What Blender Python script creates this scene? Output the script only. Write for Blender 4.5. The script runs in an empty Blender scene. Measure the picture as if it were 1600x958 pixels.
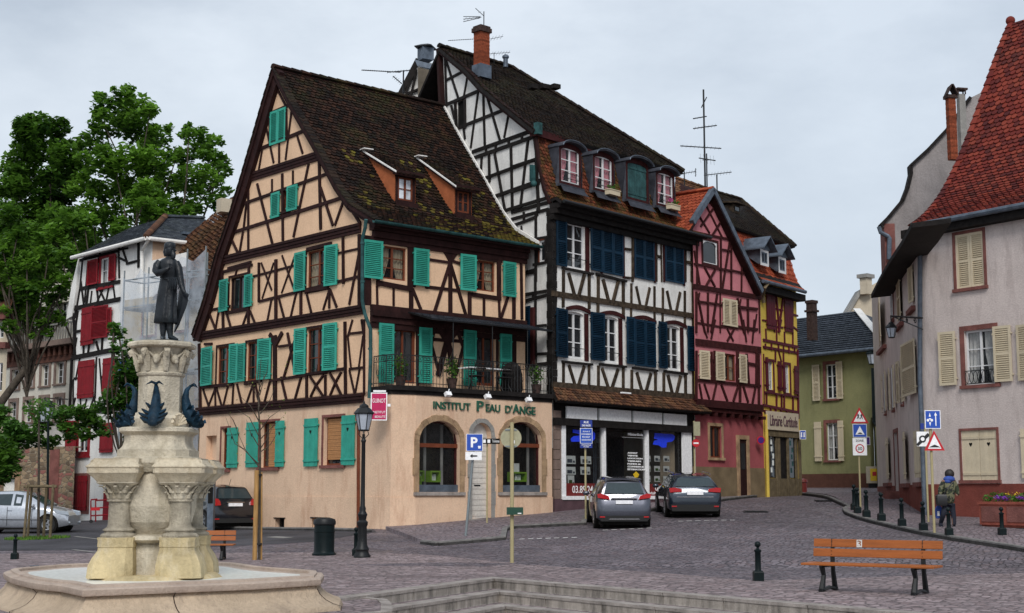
import bpy,bmesh,math,random
from math import radians,sin,cos,pi,sqrt,atan2
from mathutils import Vector,Matrix
from mathutils.geometry import tessellate_polygon
random.seed(7)
R=random.random
def U(a,b):return a+(b-a)*R()
C=bpy.context.scene.collection
F0=2210.0;PITCH=math.atan(291/F0);CP,SP=cos(PITCH),sin(PITCH);EYE=1.55
def ray(x,y):return Vector((x-800,F0*CP-(479-y)*SP,F0*SP+(479-y)*CP))
def at(x,y,Y):
 r=ray(x,y);k=Y/r.y
 return Vector((r.x*k,Y,EYE+r.z*k))
def onz(x,y,z):
 r=ray(x,y);k=(z-EYE)/r.z
 return Vector((r.x*k,r.y*k,z))
def V(*a):return Vector(a)
_ctl=[(-3.6,42,.476),(1.3,46.3,.864),(6.5,51,1.2),(3,40,.617),(5.4,43,.817),(11.6,38,.61),(10.9,47,.98),(-1.2,38,.31),(-.7,42,.55),(-7.7,46.7,.40),(11.5,60,1.40),(12,72,1.68),(10,56,1.42),(-12,50,.3),(13,44,.74),(-3,34,0.02)]
def _g0(x,y):
 a=max(0.0,min(1.0,(x+26)/22.0))
 yy=min(y,52)+max(0,y-52)*.45
 t=.05*(yy-31.5)+.02*x
 t=t if t>.25 else(max(0,t+.25)**2)if t>-.25 else 0.0
 return t*a if y<75 else min(t,1.9)*a
_res=[(x,y,z-_g0(x,y))for x,y,z in _ctl]
def g(x,y):
 if y<30.5:return 0.0
 s=w=0.0
 for a,b,r in _res:
  k=math.exp(-((x-a)**2+(y-b)**2)/18.0)
  s+=k*r;w+=k
 return _g0(x,y)+s/(w+.35)*min(1,(y-30.5)/4)
def ghit(px,py,h=0.0):
 r=ray(px,py);y=12.0
 while y<140:
  k=y/r.y
  if EYE+r.z*k<g(r.x*k,y)+h:break
  y+=.05
 return Vector((r.x*k,y,g(r.x*k,y)+h))
def gat(px,Y,dz=0.0):
 x=(px-800)/2229.0*Y
 return Vector((x,Y,g(x,Y)+dz))
def ZM(ox,oy,s):
 return lambda x,y:(ox+x/s,oy+y/s)
OFF={}
def props(o,label=None,cat=None,group=None,kind=None):
 if label:o['label']=label
 if cat:o['category']=cat
 if group:o['group']=group
 if kind:o['kind']=kind
 return o
def thing(name,label,cat,loc=(0,0,0),rz=0,group=None):
 o=bpy.data.objects.new(name,None);C.objects.link(o)
 o.location=loc;o.rotation_euler=(0,0,rz);o.empty_display_size=.2
 OFF[o.name]=Vector(loc);return props(o,label,cat,group)
def dup(root,loc,rz=0,label=None,group=None,sc=None):
 r=root.copy();C.objects.link(r);r.location=loc;r.rotation_euler=(0,0,rz)
 if sc:r.scale=(sc,sc,sc)
 if label:r['label']=label
 if group:r['group']=group
 for ch in list(root.children):
  c=ch.copy();C.objects.link(c);c.parent=r
  for gg in ch.children:
   d=gg.copy();C.objects.link(d);d.parent=c
 return r
class MB:
 def __init__(s):s.v=[];s.f=[];s.t=[];s.tint=.5;s.uv=None
 def add(s,vs,fs,tint=None):
  n=len(s.v);s.v+=[tuple(p)for p in vs]
  for f in fs:s.f.append(tuple(i+n for i in f));s.t.append(s.tint if tint is None else tint)
  return s
 def poly(s,pts,tint=None):return s.add(pts,[tuple(range(len(pts)))],tint)
 def box(s,c,size,rz=0,tint=None,M=None):
  x,y,z=[q/2 for q in size]
  vs=[Vector((i*x,j*y,k*z))for k in(-1,1)for j in(-1,1)for i in(-1,1)]
  m=M if M else Matrix.Rotation(rz,3,'Z')
  c=Vector(c);vs=[m@p+c for p in vs]
  return s.add(vs,[(0,2,3,1),(4,5,7,6),(0,1,5,4),(2,6,7,3),(0,4,6,2),(1,3,7,5)],tint)
 def bridge(s,rings,closed=True,caps=True,tint=None):
  n=len(rings[0]);vs=[p for r in rings for p in r];fs=[]
  for i in range(len(rings)-1):
   for j in range(n if closed else n-1):
    k=(j+1)%n
    fs.append((i*n+j,i*n+k,(i+1)*n+k,(i+1)*n+j))
  if caps:fs.append(tuple(range(n-1,-1,-1)));fs.append(tuple((len(rings)-1)*n+j for j in range(n)))
  return s.add(vs,fs,tint)
 def tube(s,pts,r,n=8,tint=None):
  pts=[Vector(p)for p in pts];rs=r if isinstance(r,(list,tuple))else[r]*len(pts)
  rings=[];prev=None
  for i,p in enumerate(pts):
   d=(pts[min(i+1,len(pts)-1)]-pts[max(i-1,0)]).normalized()
   if prev is None:
    a=d.orthogonal().normalized()if abs(d.z)<.99 else Vector((1,0,0))
    if abs(d.z)<.99:a=d.cross(Vector((0,0,1))).normalized()
   else:a=(prev-d*prev.dot(d)).normalized()
   prev=a;b=d.cross(a)
   rings.append([p+(a*cos(2*pi*j/n+pi/4)+b*sin(2*pi*j/n+pi/4))*rs[i]for j in range(n)])
  return s.bridge(rings,tint=tint)
 def lathe(s,c,prof,n=20,sq=None,rz=0,tint=None):
  c=Vector(c);rings=[]
  for r,z in prof:
   rings.append([c+Vector((r*cos(2*pi*j/n+rz),r*sin(2*pi*j/n+rz),z))for j in range(n)])
  return s.bridge(rings,tint=tint)
 def ball(s,c,r,n=12,m=8,tint=None):
  c=Vector(c);rx,ry,rz_=r if isinstance(r,(tuple,list))else(r,r,r)
  rings=[[c+Vector((rx*sin(pi*i/m)*cos(2*pi*j/n),ry*sin(pi*i/m)*sin(2*pi*j/n),-rz_*cos(pi*i/m)))for j in range(n)]for i in range(1,m)]
  return s.bridge(rings,tint=tint)
 def slab(s,pts,h,tint=None):
  h=Vector(h);a=[Vector(p)for p in pts];n=len(a)
  b=[p+h for p in a]
  fs=[tuple(range(n)),tuple(range(2*n-1,n-1,-1))]+[(i,i+n,(i+1)%n+n,(i+1)%n)for i in range(n)]
  return s.add(a+b,fs,tint)
 def build(s,name,mat,parent=None,smooth=False,sub=0,world=True):
  me=bpy.data.meshes.new(name);o=bpy.data.objects.new(name,me);C.objects.link(o)
  off=Vector((0,0,0))
  if parent:o.parent=parent;off=OFF.get(parent.name,off);OFF[o.name]=off
  vs=[Vector(p)-off for p in s.v]if world else s.v
  me.from_pydata([tuple(p)for p in vs],[],s.f)
  at_=me.attributes.new('tint','FLOAT','FACE');at_.data.foreach_set('value',s.t)
  bm=bmesh.new();bm.from_mesh(me);bmesh.ops.recalc_face_normals(bm,faces=bm.faces);bm.to_mesh(me);bm.free()
  if mat:me.materials.append(mat)
  if smooth:
   me.polygons.foreach_set('use_smooth',[True]*len(me.polygons));me.set_sharp_from_angle(angle=radians(smooth if smooth is not True else 40))
  if sub:
   md=o.modifiers.new('s','SUBSURF');md.levels=md.render_levels=sub
  me.update();return o
def struct(name,mb,mat,smooth=False):return props(mb.build(name,mat,None,smooth),kind='structure')
class Face:
 def __init__(s,P,d):
  s.P=Vector((P[0],P[1],0));s.d=Vector((d[0],d[1],0)).normalized()
  n=Vector((s.d.y,-s.d.x,0));s.n=n if n.dot(s.P)<0 else-n
 def uz(s,p,off=0):
  r=ray(*p);O=Vector((0,0,EYE))
  k=((s.P-O).dot(s.n)+off)/r.dot(s.n)
  q=O+r*k
  return((q-s.P).dot(s.d),q.z)
 def pt(s,u,z,off=0):return s.P+s.d*u+s.n*off+Vector((0,0,z))
 def px(s,p,off=0):return s.pt(*s.uz(p,off),off)
 def rect(s,a,b):
  (u0,z1),(u1,z0)=s.uz(a),s.uz(b)
  return min(u0,u1),max(u0,u1),min(z0,z1),max(z0,z1)
 def M(s):
  return Matrix((s.d,s.n,Vector((0,0,1)))).transposed()
 def fbox(s,mb,u0,u1,z0,z1,o0,o1,tint=None):
  return mb.box(s.pt((u0+u1)/2,(z0+z1)/2,(o0+o1)/2),(u1-u0,o1-o0,z1-z0),tint=tint,M=s.M())
 def prism(s,mb,uzs,o0,o1,tint=None):
  return mb.slab([s.pt(u,z,o0)for u,z in uzs],s.n*(o1-o0),tint)
 def beam(s,mb,a,b,w,o0,o1,tint=None):
  a,b=Vector(a),Vector(b);d=(b-a)
  if d.length<1e-4:return
  d.normalize();q=Vector((-d.y,d.x))*w/2;e=d*w*.15
  return s.prism(mb,[a-q-e,b-q+e,b+q+e,a+q-e],o0,o1,tint)
 def wall(s,mb,outline,holes=(),off=0,depth=.16,thick=None):
  loops=[[Vector((u,z,0))for u,z in outline]]+[[Vector((u,z,0))for u,z in h]for h in holes]
  flat=[p for l in loops for p in l]
  tris=tessellate_polygon(loops)
  mb.add([s.pt(p.x,p.y,off)for p in flat],[tuple(t)for t in tris])
  for h in holes:
   n=len(h)
   mb.add([s.pt(u,z,off)for u,z in h]+[s.pt(u,z,off-depth)for u,z in h],[(i,(i+1)%n,(i+1)%n+n,i+n)for i in range(n)])
def rectuz(r):u0,u1,z0,z1=r;return[(u0,z0),(u1,z0),(u1,z1),(u0,z1)]
def archuz(r,rise,n=8):
 u0,u1,z0,z1=r;c=(u0+u1)/2;h=(u1-u0)/2
 return[(u0,z0),(u1,z0)]+[(c+h*cos(pi*i/n),z1-rise+rise*sin(pi*i/n))for i in range(n+1)]
_bi=[0]
def timbers(face,Z,lst,mb,o0=-.02,o1=.035,k=1.0):
 for t in lst:
  x1,y1,x2,y2=t[:4];w=t[4]if len(t)>4 else 11
  a,b=face.uz(Z(x1,y1)),face.uz(Z(x2,y2))
  Zs=Z(1,0)[0]-Z(0,0)[0]
  m=face.pt(*a);ww=w*Zs*m.y/2229*k
  _bi[0]=(_bi[0]+1)%37
  face.beam(mb,a,b,ww,o0,o1+_bi[0]*.0011,tint=R())
MATS={}
def nodes(name):
 m=bpy.data.materials.new(name);m.use_nodes=True;nt=m.node_tree
 return m,nt,nt.nodes['Principled BSDF'],nt.nodes.new,nt.links.new
def _mix(nt,fac,a,b,mode='MIX'):
 n=nt.nodes.new('ShaderNodeMix');n.data_type='RGBA';n.blend_type=mode
 for i,v in((0,fac),(6,a),(7,b)):
  if isinstance(v,(int,float)):n.inputs[i].default_value=v
  elif isinstance(v,(tuple,list)):n.inputs[i].default_value=tuple(v)+((1,)if len(v)==3 else())
  else:nt.links.new(v,n.inputs[i])
 return n.outputs[2]
def _noise(nt,vec,scale,detail=4,rough=.6,lo=.35,hi=.65,out=0):
 n=nt.nodes.new('ShaderNodeTexNoise');n.inputs['Scale'].default_value=scale;n.inputs['Detail'].default_value=detail;n.inputs['Roughness'].default_value=rough
 nt.links.new(vec,n.inputs['Vector'])
 r=nt.nodes.new('ShaderNodeMapRange');r.inputs[1].default_value=lo;r.inputs[2].default_value=hi
 nt.links.new(n.outputs[0],r.inputs[0]);return r.outputs[0]
def _coord(nt,sc=(1,1,1)):
 t=nt.nodes.new('ShaderNodeTexCoord');m=nt.nodes.new('ShaderNodeMapping');m.inputs['Scale'].default_value=sc
 nt.links.new(t.outputs['Object'],m.inputs['Vector']);return m.outputs[0]
def _bump(nt,b,h,dist,strength=1.0):
 n=nt.nodes.new('ShaderNodeBump');n.inputs['Distance'].default_value=dist;n.inputs['Strength'].default_value=strength
 nt.links.new(h,n.inputs['Height']);nt.links.new(n.outputs[0],b.inputs['Normal'])
def mat(name,col,rough=.8,var=.25,scale=3.0,fine=30.0,bump=.004,metal=0.0,dirt=None,dirtamt=.5,stretch=(1,1,1),spec=.14,coat=0,tintvar=.0):
 if name in MATS:return MATS[name]
 m,nt,b,N,L=nodes(name)
 v=_coord(nt,stretch)
 a=tuple(c*(1-var)for c in col);d=tuple(min(1,c*(1+var))for c in col)
 c=_mix(nt,_noise(nt,v,scale),a,d)
 f=_noise(nt,v,fine,3,.7,.3,.7)
 c=_mix(nt,f,_mix(nt,.18,c,(0,0,0),'MIX'),c)
 if tintvar:
  t=N('ShaderNodeAttribute');t.attribute_name='tint'
  c=_mix(nt,t.outputs['Fac'],_mix(nt,tintvar,c,(0,0,0)),c)
 if dirt:
  vv=_coord(nt,(1.6,1.6,.35))
  c=_mix(nt,_mul(nt,_noise(nt,vv,1.7,6,.7,.5,.75),dirtamt),c,dirt)
 L(c,b.inputs['Base Color']);b.inputs['Roughness'].default_value=rough;b.inputs['Metallic'].default_value=metal
 b.inputs['Specular IOR Level'].default_value=spec;b.inputs['Coat Weight'].default_value=coat
 if bump:_bump(nt,b,f,bump)
 MATS[name]=m;return m
def _mul(nt,a,k,op='MULTIPLY'):
 n=nt.nodes.new('ShaderNodeMath');n.operation=op
 for i,v in((0,a),(1,k)):
  if isinstance(v,(int,float)):n.inputs[i].default_value=v
  else:nt.links.new(v,n.inputs[i])
 return n.outputs[0]
def tilemat(name,c1,c2,c3,moss=None,mossamt=.6,rough=.85,mlo=.48,mhi=.62,mossc=None):
 m,nt,b,N,L=nodes(name)
 t=N('ShaderNodeAttribute');t.attribute_name='tint'
 r=N('ShaderNodeValToRGB');r.color_ramp.interpolation='LINEAR'
 e=r.color_ramp.elements;e[0].color=c1+(1,);e[1].color=c3+(1,);q=e.new(.5);q.color=c2+(1,)
 L(t.outputs['Fac'],r.inputs[0]);v=_coord(nt)
 c=_mix(nt,_noise(nt,v,25,3,.7,.3,.7),_mix(nt,.25,r.outputs[0],(0,0,0)),r.outputs[0])
 if moss:
  k=_mul(nt,_noise(nt,v,.55,8,.75,mlo,mhi),_noise(nt,v,6,4,.8,.3,.6))
  c=_mix(nt,_mul(nt,k,mossamt),c,moss)
  c=_mix(nt,_mul(nt,_noise(nt,v,9,3,.7,.7,.78),.5),c,(.16,.17,.16))
 if moss:
  mr=N('ShaderNodeMapRange');mr.inputs[1].default_value=1;mr.inputs[2].default_value=2;L(t.outputs['Fac'],mr.inputs[0])
  c=_mix(nt,_mul(nt,mr.outputs[0],_noise(nt,v,7,4,.8,.25,.6)),c,mossc or moss)
 L(c,b.inputs['Base Color']);b.inputs['Roughness'].default_value=rough;b.inputs['Specular IOR Level'].default_value=.12
 _bump(nt,b,_noise(nt,v,60,2,.6,.2,.8),.003)
 MATS[name]=m;return m
def plain(name,col,rough=.5,metal=0.0,spec=.5,emit=0,coat=0):
 if name in MATS:return MATS[name]
 m,nt,b,N,L=nodes(name)
 v=_coord(nt);c=_mix(nt,_noise(nt,v,14,4),tuple(x*.88 for x in col),tuple(min(1,x*1.08)for x in col))
 L(c,b.inputs['Base Color']);b.inputs['Roughness'].default_value=rough;b.inputs['Metallic'].default_value=metal;b.inputs['Specular IOR Level'].default_value=spec
 b.inputs['Coat Weight'].default_value=coat;b.inputs['Coat Roughness'].default_value=.05
 MATS[name]=m;return m
def glassmat(name,col=(.012,.014,.016),clear=0.0,rough=.04):
 m,nt,b,N,L=nodes(name)
 b.inputs['Roughness'].default_value=rough;b.inputs['Specular IOR Level'].default_value=.6
 v=_coord(nt);c=_mix(nt,_noise(nt,v,1.3,3),tuple(x*.5 for x in col),tuple(x*1.7 for x in col));L(c,b.inputs['Base Color'])
 _bump(nt,b,_noise(nt,v,1.5,2),.004)
 if clear:
  out=nt.nodes['Material Output'];tr=N('ShaderNodeBsdfTransparent');mx=N('ShaderNodeMixShader');mx.inputs[0].default_value=1-clear
  L(tr.outputs[0],mx.inputs[1]);L(b.outputs[0],mx.inputs[2]);L(mx.outputs[0],out.inputs['Surface'])
 MATS[name]=m;return m
def cobble(name,c1,c2,joint,sx=6.5,sy=11,wet=.0,big=.3,bumpd=.018):
 m,nt,b,N,L=nodes(name)
 v=_coord(nt);wob=N('ShaderNodeTexNoise');wob.inputs['Scale'].default_value=1.1;L(v,wob.inputs['Vector'])
 av=N('ShaderNodeVectorMath');av.operation='MULTIPLY_ADD';L(wob.outputs['Color'],av.inputs[0]);av.inputs[1].default_value=(.35,.35,0);L(v,av.inputs[2])
 mp=N('ShaderNodeMapping');mp.inputs['Scale'].default_value=(sx,sy,1);mp.inputs['Rotation'].default_value=(0,0,.25);L(av.outputs[0],mp.inputs[0])
 vo=N('ShaderNodeTexVoronoi');vo.inputs['Randomness'].default_value=.62;vo.inputs['Scale'].default_value=1;L(mp.outputs[0],vo.inputs['Vector'])
 ve=N('ShaderNodeTexVoronoi');ve.feature='DISTANCE_TO_EDGE';ve.inputs['Randomness'].default_value=.62;ve.inputs['Scale'].default_value=1;L(mp.outputs[0],ve.inputs['Vector'])
 sep=N('ShaderNodeSeparateColor');L(vo.outputs['Color'],sep.inputs[0])
 c=_mix(nt,sep.outputs[0],c1,c2)
 c=_mix(nt,_mul(nt,_mul(nt,sep.outputs[1],.75,'GREATER_THAN'),.35),c,(.20,.11,.10))
 c=_mix(nt,_mul(nt,_noise(nt,v,.35,6,.7,.4,.7),big),c,tuple(x*.45 for x in c1))
 c=_mix(nt,_mul(nt,_noise(nt,v,1.9,5,.8,.55,.75),.4),c,tuple(min(1,x*1.5)for x in c2))
 c=_mix(nt,_mul(nt,_noise(nt,_coord(nt,(.35,1.3,1)),.9,6,.75,.56,.66),.55),c,tuple(x*.32 for x in c1))
 j=N('ShaderNodeMapRange');j.inputs[1].default_value=.02;j.inputs[2].default_value=.13;L(ve.outputs[0],j.inputs[0])
 c=_mix(nt,j.outputs[0],joint,c)
 L(c,b.inputs['Base Color']);b.inputs['Specular IOR Level'].default_value=.35
 ro=N('ShaderNodeMapRange');ro.inputs[3].default_value=.55-wet;ro.inputs[4].default_value=.85-wet*.5;L(_noise(nt,v,.8,4),ro.inputs[0]);L(ro.outputs[0],b.inputs['Roughness'])
 h=_mul(nt,j.outputs[0],_mul(nt,_noise(nt,v,40,3),.3),'ADD')
 h2=_mul(nt,h,_mul(nt,sep.outputs[2],.5),'ADD')
 _bump(nt,b,h2,bumpd)
 MATS[name]=m;return m
def tiles(mb,Lf,Rf,T,w=.19,h=.16,lift=.022,rnd=5,jit=.012,clip=None,tintf=None):
 """courses of real tiles: Lf(t), Rf(t) are the 3D ends of the course line at slope distance t (0 = eave)"""
 n=max(1,int(round(T/h)));h=T/n
 for k in range(n):
  t0,t1=k*h,min(T,(k+1.25)*h)
  a0,b0,a1,b1=Lf(t0),Rf(t0),Lf(t1),Rf(t1)
  ln=(b0-a0).length
  if ln<.02:continue
  m=max(1,int(round(ln/w)))
  up=((a1-a0)+(b1-b0))*.5;ax=(b0-a0).normalized();nn=ax.cross(up).normalized()
  if nn.z<0:nn=-nn
  st=.5 if k%2 else 0.0
  j=-1 if st else 0
  while j+st<m:
   s0,s1=max(0,(j+st)/m),min(1,(j+st+1)/m);j+=1
   if s1-s0<.002:continue
   if clip and clip((s0+s1)/2,(t0+t1)/2):continue
   def P(s,tt):
    q0=a0.lerp(b0,s);q1=a1.lerp(b1,s);return q0.lerp(q1,tt)
   li=lift+U(0,jit);gp=(s1-s0)*.03
   e=[P(s0+gp,1),P(s1-gp,1)]
   bot=[]
   for i in range(rnd):
    f=i/(rnd-1);ss=s1-gp-(s1-s0-2*gp)*f
    cv=.28*(1-sqrt(max(0,1-(2*f-1)**2)))if rnd>2 else 0
    bot.append(P(ss,cv)+nn*li)
   vs=[e[0],e[1]]+bot+[p-nn*(li*.9)for p in bot]
   q=len(bot)
   fs=[tuple(range(2+q))]+[(2+i,2+q+i,3+q+i,3+i)for i in range(q-1)]
   tt=R()if not tintf else tintf((s0+s1)/2,t0/T)
   mb.add(vs,fs,tt)
def line(a,b):
 a,b=Vector(a),Vector(b);return lambda s:a.lerp(b,s)
def ridge(mb,a,b,r=.11,step=.34,tintf=None):
 a,b=Vector(a),Vector(b);n=max(1,int((b-a).length/step));d=(b-a).normalized();sd=d.cross(Vector((0,0,1))).normalized();up=sd.cross(d)
 for i in range(n):
  p=a.lerp(b,i/n);q=a.lerp(b,(i+1.12)/n);rr=[]
  for c_,k in((p,1.12),(q,.86)):
   rr.append([c_+(sd*cos(pi*j/6)+up*sin(pi*j/6)*.9)*r*k+Vector((0,0,U(-.008,.008)))for j in range(7)]+[c_-up*r*.5])
  mb.bridge(rr,tint=R())
def quadroof(mb,a,b,c,d,t=.08):
 a,b,c,d=map(Vector,(a,b,c,d));n=(b-a).cross(d-a).normalized()
 if n.z<0:n=-n
 mb.slab([a-n*.012,b-n*.012,c-n*.012,d-n*.012],-n*t)
def shutter(face,par,r,m,off=.05,style='louvre',hearts=None,name='shutter',label=None,open_=0,double=False):
 u0,u1,z0,z1=r;mb=MB();mb.tint=R();W=u1-u0;H=z1-z0;t=.035;sw=min(.075,W*.16)
 def bx(a,b,c,d,o0,o1,tt=None):face.fbox(mb,a,b,c,d,off+o0,off+o1,tt)
 leaves=[(u0,(u0+u1)/2-.006),((u0+u1)/2+.006,u1)]if double else[(u0,u1)]
 for a,b in leaves:
  if style=='louvre':
   bx(a,a+sw,z0,z1,0,t);bx(b-sw,b,z0,z1,0,t)
   rails=[z0,z0+H*.5-.04,z1-.08]if H>1.35 and style=='louvre' else[z0,z1-.08]
   for zz in rails:bx(a+sw,b-sw,zz,zz+.08,.001,t-.002)
   n=max(6,int(H/.068))
   for i in range(n):
    zc=z0+.09+(H-.18)*(i+.5)/n
    if any(abs(zc-q-.04)<.05 for q in rails):continue
    M=face.M()@Matrix.Rotation(radians(-40),3,'X')
    mb.box(face.pt((a+b)/2,zc,off+t*.45),(b-a-2*sw,.045,.009),M=M)
   bx(a+sw,b-sw,z0+.06,z1-.06,.002,.006,0)
  else:
   n=max(2,int((b-a)/.13))
   for i in range(n):bx(a+(b-a)*i/n+.002,a+(b-a)*(i+1)/n-.002,z0,z1,0,t-.006+.003*(i%2),U(.3,.7))
   for f in(.12,.85):bx(a+.01,b-.01,z0+H*f-.035,z0+H*f+.035,t-.002,t+.018)
 for f in(.12,.86):
  for s_ in(u0,u1):face.fbox(mb,s_-.03,s_+.03,z0+H*f-.02,z0+H*f+.02,off-.03,off+t+.004)
 if not double and not hearts:
  ang=radians(U(1,6));lf=R()<.5;pv=face.pt(u0 if lf else u1,0,off);rot=Matrix.Rotation(ang,3,'Z')
  if(rot@face.d*(1 if lf else-1)).dot(face.n)<0:rot=Matrix.Rotation(-ang,3,'Z')
  mb.v=[tuple(rot@(Vector(q)-pv)+pv)for q in mb.v]
 o=mb.build(name,m,par)
 if label:o['label']=label
 if hearts:
  for a,b in leaves:
   c=(a+b)/2;zc=z0+H*hearts;s_=.07;hm=MB()
   pts=[]
   for i in range(16):
    th=2*pi*i/16
    pts.append((c+s_*.8*sin(th)**3,zc+s_*(13*cos(th)-5*cos(2*th)-2*cos(3*th)-cos(4*th))/16))
   face.prism(hm,pts,off+t-.006,off+t+.002);hm.build('heart_cutout',MATS['hole'],o)
 return o
def window(face,par,r,fm,gm=None,cols=2,rows=3,off=0,depth=.12,fw=.055,casing=None,cw=.09,sill=None,curtain=None,arch=0,name='window',bar=.028,label=None):
 """frame with glazing bars set back in the wall opening r=(u0,u1,z0,z1)"""
 u0,u1,z0,z1=r;gm=gm or MATS['glass'];mb=MB();o=off-depth
 def bx(a,b,c,d,p,q):face.fbox(mb,a,b,c,d,o+p,o+q)
 bx(u0,u0+fw,z0,z1,0,.05);bx(u1-fw,u1,z0,z1,0,.05);bx(u0+fw,u1-fw,z0,z0+fw,.001,.049);bx(u0+fw,u1-fw,z1-fw,z1,.001,.049)
 W=u1-u0-2*fw;H=z1-z0-2*fw
 for i in range(1,cols):
  u=u0+fw+W*i/cols;k=bar*(1.7 if(cols==2 or i*2==cols)else 1)
  bx(u-k/2-.01,u+k/2+.01,z0+fw,z1-fw,.003,.052)
 for i in range(1,rows):
  z=z0+fw+H*i/rows;bx(u0+fw,u1-fw,z-bar/2,z+bar/2,.006,.044)
 if arch:
  n=8;c=(u0+u1)/2;h=(u1-u0)/2
  for sgn in(-1,1):
   pts=[(c+sgn*h,z1)]+[(c+sgn*h*cos(pi/2*i/n),z1-arch+arch*sin(pi/2*i/n))for i in range(n+1)]
   face.prism(mb,pts,o,o+.056)
 w=mb.build(name,fm,par)
 if label:w['label']=label
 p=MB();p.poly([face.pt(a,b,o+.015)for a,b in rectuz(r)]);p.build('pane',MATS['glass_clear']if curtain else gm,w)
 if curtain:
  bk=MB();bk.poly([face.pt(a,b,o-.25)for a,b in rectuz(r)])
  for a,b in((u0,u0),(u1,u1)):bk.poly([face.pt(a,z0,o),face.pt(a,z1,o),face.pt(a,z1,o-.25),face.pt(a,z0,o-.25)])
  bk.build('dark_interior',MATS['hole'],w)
  for sgn in(0,1):
   cu=MB();a,b=(u0+.02,u0+(u1-u0)*.44)if not sgn else(u1-(u1-u0)*.44,u1-.02);n=14;rings=[]
   for i in range(n+1):
    f=i/n;wv=.03*sin(f*pi*6)
    gth=f if sgn else 1-f
    rings.append([face.pt(a+(b-a)*f,z1-.02,o-.06+wv),face.pt((a+(b-a)*f),(z0+z1)*.5+.1,o-.06+wv),face.pt((a+(b-a)*(f*.55+(.45 if sgn else 0))),z0+.03,o-.06+wv)])
   cu.bridge(rings,closed=False,caps=False);cu.build('curtain',curtain,w)
 if casing:
  cb=MB()
  for a,b,c,d in((u0-cw,u0-.002,z0-cw,z1+cw),(u1+.002,u1+cw,z0-cw,z1+cw),(u0,u1,z1+.002,z1+cw),(u0,u1,z0-cw,z0-.002)):face.fbox(cb,a,b,c,d,off-.05,off+.032)
  cb.build('surround',casing,w)
 if sill:
  sb=MB();face.fbox(sb,u0-cw-.05,u1+cw+.05,z0-cw-.07,z0-cw+.004,off-.04,off+.10);sb.build('sill',sill,w)
 return w
def text(body,face,a,b,m,parent,off=.02,ext=.006,name='lettering',bold=0,squeeze=True,label=None):
 """lettering on a wall: a = picture point of baseline start, b = top right of the line; fitted to the box"""
 (u0,z0),(u1,z1)=face.uz(a,off),face.uz(b,off)
 return text_uz(body,face,u0,u1,z0,z1,m,parent,off,ext,name,bold,label)
def text_uz(body,face,u0,u1,z0,z1,m,parent,off=.02,ext=.006,name='lettering',bold=0,label=None):
 cu=bpy.data.curves.new(name,'FONT');cu.body=body;cu.extrude=ext;cu.offset=bold;cu.resolution_u=3
 to=bpy.data.objects.new(name,cu);C.objects.link(to);bpy.context.view_layer.update()
 me=bpy.data.meshes.new_from_object(to.evaluated_get(bpy.context.evaluated_depsgraph_get()));bpy.data.objects.remove(to)
 xs=[v.co.x for v in me.vertices];ys=[v.co.y for v in me.vertices];x0,x1,y0,y1=min(xs),max(xs),min(ys),max(ys)
 rv=face.d.x<0;offp=OFF.get(parent.name,Vector((0,0,0)))if parent else Vector((0,0,0))
 if u0>u1 and not rv:u0,u1=u1,u0
 for v in me.vertices:
  f=(v.co.x-x0)/(x1-x0);h=(v.co.y-y0)/(y1-y0)
  v.co=face.pt(u0+(u1-u0)*f,z0+(z1-z0)*h,off+v.co.z+ext)-offp
 me.materials.clear();me.materials.append(m)
 o=bpy.data.objects.new(name,me);C.objects.link(o)
 if parent:o.parent=parent;OFF[o.name]=offp
 if label:o['label']=label
 return o
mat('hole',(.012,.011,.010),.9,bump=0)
mat('iron',(.010,.011,.012),.45,var=.15,fine=60,bump=.001,spec=.3)
mat('darkgreen',(.006,.012,.013),.4,var=.2,fine=60,bump=.001,spec=.15)
glassmat('glass');glassmat('glass_clear',(.03,.035,.04),clear=.72);glassmat('glass_sky',(.62,.66,.70),rough=.2);glassmat('glass_shop',(.012,.014,.016),clear=.60)
mat('peach',(.80,.54,.35),.9,var=.05,scale=.8,fine=18,bump=.004,dirt=(.40,.24,.15),dirtamt=.28)
mat('peach_g',(.78,.55,.385),.9,var=.10,scale=.5,fine=22,bump=.005,dirt=(.50,.29,.19),dirtamt=.85)
mat('wood',(.032,.012,.011),.75,var=.3,scale=5,fine=26,bump=.006,stretch=(1,1,.6),tintvar=.3)
mat('wood_black',(.020,.017,.016),.8,var=.35,scale=5,fine=26,bump=.007,tintvar=.3)
mat('wood_grey',(.070,.050,.034),.9,var=.5,scale=7,fine=22,bump=.01,tintvar=.5)
mat('wood_red',(.055,.013,.013),.75,var=.3,scale=5,fine=26,bump=.005,tintvar=.3)
mat('brownframe',(.16,.045,.022),.6,var=.2,fine=30,bump=.002)
mat('turq',(.05,.40,.30),.55,var=.12,scale=3,fine=40,bump=.002,tintvar=.25,dirt=(.04,.2,.16),dirtamt=.3)
mat('navy',(.006,.030,.060),.55,var=.2,scale=3,fine=40,bump=.002,tintvar=.35)
mat('pierstone',(.25,.18,.15),.85,var=.15,scale=3,fine=25,bump=.006)
mat('whitewash',(.84,.82,.78),.9,var=.06,scale=1.2,fine=18,bump=.006,dirt=(.33,.32,.30),dirtamt=.45)
mat('whitepaint',(.72,.72,.72),.5,var=.05,fine=40,bump=.001)
mat('creamshut',(.70,.60,.43),.6,var=.06,fine=40,bump=.001,tintvar=.2,dirt=(.4,.33,.22),dirtamt=.3)
mat('pinkwall',(.58,.21,.235),.9,var=.10,scale=1,fine=20,bump=.004,dirt=(.33,.09,.10),dirtamt=.4)
mat('pinkbase',(.36,.095,.105),.9,var=.12,scale=1,fine=20,bump=.004,dirt=(.2,.06,.06),dirtamt=.4)
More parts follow.
